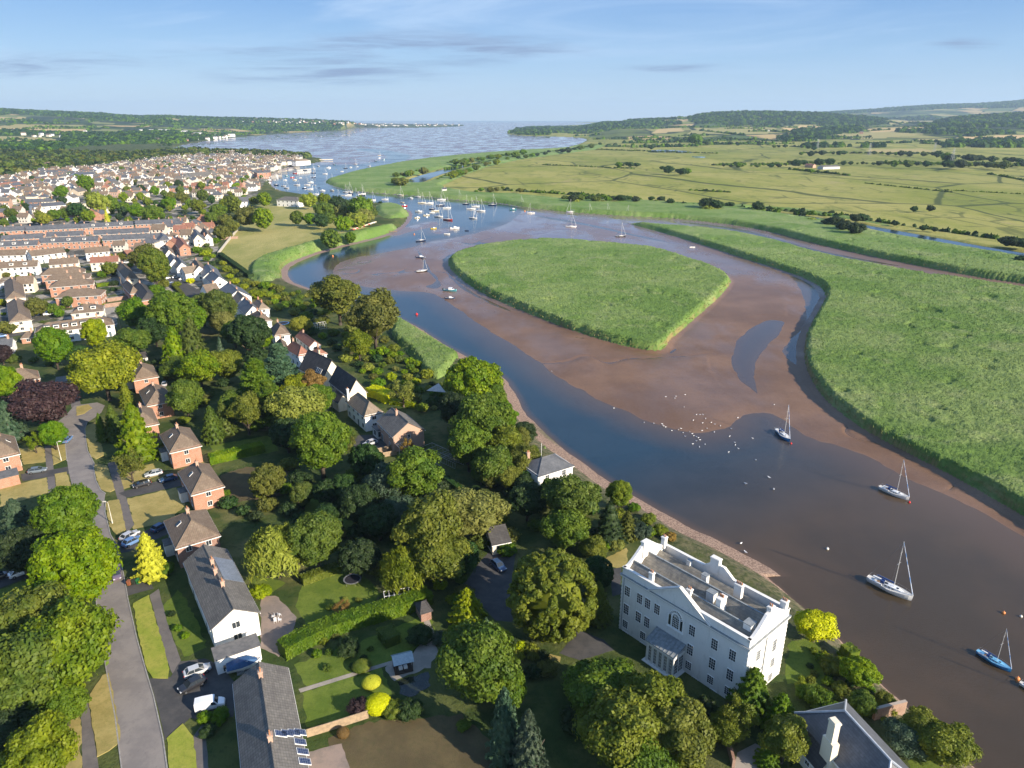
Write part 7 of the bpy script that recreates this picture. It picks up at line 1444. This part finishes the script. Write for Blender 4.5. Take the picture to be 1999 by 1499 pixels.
def far_points(mask_fn, n, y0, y1, x0, x1, r, seed):
    g = np.random.default_rng(seed); Y = np.sqrt(g.uniform(y0*y0, y1*y1, n)); U = g.uniform(x0, x1, n); X = U*Y; z, cls, sL, sR, *_ = heights(X, Y); m = ((sL > 8) | (sR > 8)) & (cls != 3) & mask_fn(X, Y, z)
    X, Y, z = X[m], Y[m], z[m]; return np.stack([X, Y, z-1, g.uniform(r*.7, r*1.3, len(X))], 1)
woods = []
WP1 = [(-80,294),(60,300),(110,300),(150,300),(222,302),(250,303),(320,299),(400,290),(460,284),(540,290),(618,305),(560,313),(470,306),(400,308),(330,312),(290,318),(200,330),(120,334),(60,342),(-80,352)]
WPL = [[(-80,286),(60,283),(140,281),(150,287),(90,296),(-80,300)], [(120,262),(215,262),(300,258),(400,262),(420,272),(330,278),(270,276),(200,284),(130,282)], [(-80,262),(40,256),(120,262),(40,264),(-80,268)]]
woods.append(far_points(lambda X, Y, z: inpoly_px([WP1], X, Y, z) & (fbm(X, Y, 70, 3) > .34), 22000, 1000, 2500, -.75, -.25, 6.5, 1))
woods.append(far_points(lambda X, Y, z: inpoly_px(WPL, X, Y, z) & ~inpoly_px([p for p, _ in STRAWPX], X, Y, z), 16000, 2000, 4400, -.8, -.35, 8, 2))
WPH = [[(-80,205),(0,205),(120,212),(250,222),(330,223),(420,228),(600,232),(700,238),(700,246),(640,251),(540,254),(480,248),(330,243),(250,238),(120,228),(0,222),(-80,222)],
       [(1340,232),(1400,214),(1460,210),(1540,212),(1640,218),(1720,232),(1760,240),(1700,246),(1560,244),(1500,246),(1440,238),(1360,243)], [(1820,250),(1830,232),(1860,224),(1920,217),(2000,213),(2100,210),(2100,246),(1900,249)],
       [(1180,246),(1240,234),(1330,232),(1330,243),(1240,250)], [(990,262),(1010,252),(1120,243),(1200,240),(1240,250),(1180,252),(1080,258),(1000,263)], [(1510,272),(1560,262),(1640,250),(1660,252),(1700,268),(1610,272),(1540,278)], [(1700,254),(1830,246),(1840,256),(1760,262),(1700,260)], [(1830,285),(1900,270),(2100,262),(2100,312),(1900,302)], [(1560,288),(1700,286),(1840,296),(1840,302),(1560,300)], [(1540,251),(1680,248),(1690,256),(1640,262),(1550,258)]]
woods.append(far_points(lambda X, Y, z: (inpoly_px(WPH, X, Y, z) | ((fbm(X, Y, 500, 4) > .63) & (Y > 3000))) & ~inpoly_px([p for p, _ in STRAWPX], X, Y, z), 60000, 2300, 7000, -.9, .95, 9, 3))
woods.append(far_points(lambda X, Y, z: inpoly_px([[(1590,221),(1700,212),(1760,207),(1830,203),(1960,197),(2120,186),(2120,203),(1960,209),(1830,213),(1700,219),(1600,226)]], X, Y, z) | ((fbm(X, Y, 700, 4) > .6)), 30000, 6500, 10600, .35, .95, 15, 4))
g = np.random.default_rng(9); hl = []
for _ in range(420):
    Y = math.sqrt(g.uniform(2300**2, 6400**2)); X = g.uniform(-.9,.95)*Y; a = .3+(math.pi/2 if g.random() < .45 else 0)+g.normal()*.1; L_ = g.uniform(120, 420); n = int(L_/13); t = np.linspace(-.5, .5, n)*L_
    hl.append(np.stack([X+np.cos(a)*t, Y+np.sin(a)*t], 1))
hp = np.concatenate(hl); z, cls, sL, sR, *_ = heights(hp[:, 0], hp[:, 1]); m = ((sL > 8) | (sR > 8)) & (cls != 3); hp = np.stack([hp[m][:, 0], hp[m][:, 1], z[m]-1.5, g.uniform(3, 8, m.sum())], 1)
# hedge lines over the nearer pasture
pl = []
for A, B_, r in (((1392,323),(1625,321),3.4),((1560,299),(1840,301),3.4),((1728,320),(2010,325),4.2),((1380,279),(1600,289),2.6),((984,311),(1175,283),2.6),((875,320),(1030,298),3.),((1100,388),(1232,391),3.4),((1160,292),(1400,300),2.2),((1060,322),(1240,330),1.6),((1230,393),(1660,425),2.6),((1690,430),(2010,476),2.4),((985,372),(1230,388),2.4),((1480,405),(1600,420),2.),((1350,372),(1425,376),1.8),((1540,331),(1660,343),2.4),((1690,358),(1860,376),1.2),((1930,340),(2010,354),2.),((1840,371),(2010,380),1.),((870,330),(960,316),2.),((560,400),(640,397),2.),((745,400),(640,395),2.)):
    a, c = G(*A, 2), G(*B_, 2); n = int((c-a).length/(r*1.1)); t = np.linspace(0, 1, n)[:, None]+g.normal(size=(n,1))*.002; P = np.array(a)[None]*(1-t)+np.array(c)[None]*t; keep = g.random(n) < .75; P = P[keep]; pl.append(np.concatenate([P[:, :2]+g.normal(size=(len(P),2))*r*.3, np.full((len(P),1), 1.6), g.uniform(r*.6, r*1.2, (len(P),1))], 1))
mass('distant_woods', np.concatenate(woods[:1]), 34, ['dark','mid','olive','dark','mid'], 'woods behind the old town', 50)
mass('distant_woods', np.concatenate(woods[1:]), 14, ['dark','dark','mid'], 'dark woods on the distant hills', 60)
mass('distant_hedges', hp, 12, ['dark','mid'], 'hedges and scattered trees of the distant farmland', 70); mass('pasture_hedges', np.concatenate(pl), 16, ['dark','mid'], 'low hedges and ditch scrub across the pasture', 80)
print('woods', [len(w) for w in woods], len(hp))
# far settlements: little pale houses on the opposite shore
tm = []
for wl, rf in (('white','slate'),('white','brown'),('cream','brown'),('brick','grey')):
    b = MB(); b.box(-7,7,-5,5,-3,6); L_, W_ = 14, 10; b.slab((-7.3,-5.4,5.8),(7.3,-5.4,5.8),(7.3,0,9.2),(-7.3,0,9.2),.2,1); b.slab((7.3,5.4,5.8),(-7.3,5.4,5.8),(-7.3,0,9.2),(7.3,0,9.2),.2,1); tm.append((b.mesh('far_house', [WM[wl], RM[rf]]), wl))
def far_town(x0, x1, yf, n, place, sc=1.0):
    k = 0; tries = 0
    while k < n and tries < n*30:
        tries += 1; x = rs.uniform(x0, x1); y = yf(x)
        d = ray(x, y); Y = None
        lo, hi = 1500.0, 14000.0; ts = np.geomspace(lo, hi, 400); X_ = d.x/d.y*ts; Z_ = CAMH+d.z/d.y*ts; ii, jj = grid_ij(X_, ts); zz = ZG2[ii, jj]; hit = np.where((Z_ < zz) & ZOK[ii, jj])[0]
        if not len(hit): continue
        i = hit[0]; me, wl = rs.choice(tm); o = link(bpy.data.objects.new('far_house', me)); o.location = (X_[i], ts[i], zz[i]); o.rotation_euler = (0,0,rs.uniform(-.5,.5)); s = sc*rs.uniform(.7,1.2); o.scale = (s,s,s); k += 1
        tag(o, {'white':'tiny white','cream':'tiny cream','brick':'tiny brick'}[wl]+' house '+place, 'house', 'houses '+place)
far_town(470, 700, lambda x: rs.uniform(232+(x-470)*.012, 240+(x-470)*.02), 70, 'on the wooded shore of the far estuary'); far_town(700, 905, lambda x: rs.uniform(241, 247), 60, 'on the low spit at the sea', 1.2)
far_town(0, 190, lambda x: rs.uniform(258, 268), 24, 'among the trees of the far left valley'); far_town(280, 470, lambda x: rs.uniform(266, 276), 30, 'along the far left shore'); far_town(240, 330, lambda x: rs.uniform(225, 230), 12, 'on the crest of the left hills')
far_town(1500, 1700, lambda x: rs.uniform(256, 262), 5, 'below the right-hand woods')
for x, y, L_, w_ in ((286,254,60,18),(312,256,90,22),(352,258,70,16),(382,260,60,16),(406,255,60,18),(430,254,70,20),(447,257,50,16)):
    p = G(x, y+8, 4); p = AT(x, y, 3600); z = ground_z(p.x, p.y); t = empty('factory_shed', (p.x, p.y, z), .1, 'long white factory shed on the far left shore', 'factory', 'factory sheds on the far shore'); b = MB(); b.box(-L_/2,L_/2,-w_/2,w_/2,-2,9); b.build('wall', WM['white'], t); b = MB(); b.slab((-L_/2-.5,-w_/2-.5,9),(L_/2+.5,-w_/2-.5,9),(L_/2+.5,0,12),(-L_/2-.5,0,12),.3); b.slab((L_/2+.5,w_/2+.5,9),(-L_/2-.5,w_/2+.5,9),(-L_/2-.5,0,12),(L_/2+.5,0,12),.3); b.build('roof', WM['grey'], t)
# ================================================================ LIGHT, SKY, CAMERA
cam = bpy.data.objects.new('camera', bpy.data.cameras.new('camera')); COL.objects.link(cam)
cam.location = (0, 0, CAMH); cam.rotation_euler = (math.pi/2-PITCH, 0, 0); cam.data.sensor_width = 36; cam.data.lens = 36*F/2000
cam.data.clip_start = .5; cam.data.clip_end = 90000; S.camera = cam
SAZ = Vector((.79, -.61)).normalized(); SEL = R(24)
sd = Vector((SAZ.x*math.cos(SEL), SAZ.y*math.cos(SEL), math.sin(SEL)))
L = bpy.data.lights.new('sun', 'SUN'); L.energy = SUN_E; L.angle = R(.5); L.color = (1, .87, .70)
sun = bpy.data.objects.new('sun', L); COL.objects.link(sun); sun.rotation_euler = sd.to_track_quat('Z', 'Y').to_euler(); sun.location = sd*300
w = bpy.data.worlds.new('World'); S.world = w; w.use_nodes = True; nt = w.node_tree; bg = nt.nodes['Background']
dirn = N(nt, 'ShaderNodeTexCoord').outputs['Generated']; sp = N(nt, 'ShaderNodeSeparateXYZ', i_0=dirn)
sky = N(nt, 'ShaderNodeTexSky'); sky.sky_type = 'NISHITA'; sky.sun_disc = False; sky.sun_elevation = SEL
sky.sun_rotation = math.atan2(SAZ.x, SAZ.y); sky.air_density = 1.0; sky.dust_density = .05; sky.ozone_density = 3.0
# clouds: thin high veil and a few small flat banks, laid out by compass direction and height above the horizon
az = mth(nt, 'DIVIDE', sp.outputs[0], mth(nt, 'MAXIMUM', sp.outputs[1], .05)); el = mth(nt, 'DIVIDE', sp.outputs[2], mth(nt, 'MAXIMUM', sp.outputs[1], .05))
cv = N(nt, 'ShaderNodeCombineXYZ', i_0=az, i_1=mth(nt, 'MULTIPLY', el, 6.0), i_2=0.0).outputs[0]
n1 = noise(nt, N(nt, 'ShaderNodeMapping', i_Vector=cv, i_Scale=(1,2.2,1), i_Rotation=(0,0,-.10)).outputs[0], 5.5, 9, .66, .5); n2 = noise(nt, N(nt, 'ShaderNodeMapping', i_Vector=cv, i_Scale=(1,1.6,1), i_Rotation=(0,0,.12)).outputs[0], 1.6, 7, .6, .8)
blobs = None
for px, py, wx, wy, k in ((860,95,.16,.018,1.), (640,138,.14,.016,.9), (200,118,.13,.010,.6), (60,132,.10,.016,.7), (1320,133,.075,.005,.8), (1885,85,.04,.006,.9), (1450,146,.025,.004,.6), (1750,150,.04,.005,.35), (560,100,.14,.008,.45), (350,110,.1,.008,.35)):
    d = ray(px, py); a0, e0 = d.x/d.y, d.z/d.y
    q = mth(nt, 'ADD', mth(nt, 'POWER', mth(nt, 'ABSOLUTE', mth(nt, 'DIVIDE', mth(nt, 'SUBTRACT', az, a0), wx)), 2.0), mth(nt, 'POWER', mth(nt, 'ABSOLUTE', mth(nt, 'DIVIDE', mth(nt, 'SUBTRACT', el, e0), wy)), 2.0))
    g = mth(nt, 'MULTIPLY', mth(nt, 'POWER', 2.718, mth(nt, 'MULTIPLY', q, -1.0)), k); blobs = g if blobs is None else mth(nt, 'MAXIMUM', blobs, g)
bank_ = sharp(nt, mth(nt, 'MULTIPLY', mth(nt, 'POWER', blobs, .6), mth(nt, 'ADD', mth(nt, 'MULTIPLY', n1, 2.6), -.75)), .12, .85)
veil = mth(nt, 'MULTIPLY', sharp(nt, n2, .42, .70), sharp(nt, el, .02, .12))
# the clear air of the photograph: the sky model, steered towards a deeper blue away from the sun
grad = ramp(nt, mth(nt, 'MULTIPLY', sp.outputs[2], 1.0), [(0, (2.8,3.75,4.8)), (.07, (1.8,3.0,4.7)), (.17, (.58,1.7,4.1)), (.5, (.85,1.95,4.3)), (1, (.8,1.8,4.0))])
sun_side = sharp(nt, mth(nt, 'ADD', mth(nt, 'MULTIPLY', sp.outputs[0], SAZ.x), mth(nt, 'MULTIPLY', sp.outputs[1], SAZ.y)), .2, .8)
c = mix(nt, mth(nt, 'MULTIPLY', mth(nt, 'SUBTRACT', 1.0, sun_side), .85), sky.outputs[0], grad)
c = mix(nt, mth(nt, 'MULTIPLY', veil, .65), c, CLOUD_LIT); c = mix(nt, mth(nt, 'MULTIPLY', bank_, 1.0), c, CLOUD_DIM)
nt.links.new(c, bg.inputs[0]); bg.inputs[1].default_value = SKY_E
S.view_settings.view_transform = 'Standard'; S.view_settings.look = 'None'; S.view_settings.exposure = EXPO; S.view_settings.gamma = 1
if HAZE > 0:
    b = MB(); b.box(-41000, 41000, -300, 20600, -3.5, 460); hz = b.build('haze', bpy.data.materials.new('haze_air'), kind='stuff')
    m = hz.data.materials[0]; m.use_nodes = True; nt = m.node_tree; nt.nodes.remove(nt.nodes['Principled BSDF'])
    pv = N(nt, 'ShaderNodeVolumePrincipled'); pv.inputs['Color'].default_value = (.55, .76, 1, 1); pv.inputs['Density'].default_value = HAZE; pv.inputs['Anisotropy'].default_value = .1
    nt.links.new(pv.outputs[0], nt.nodes['Material Output'].inputs['Volume'])
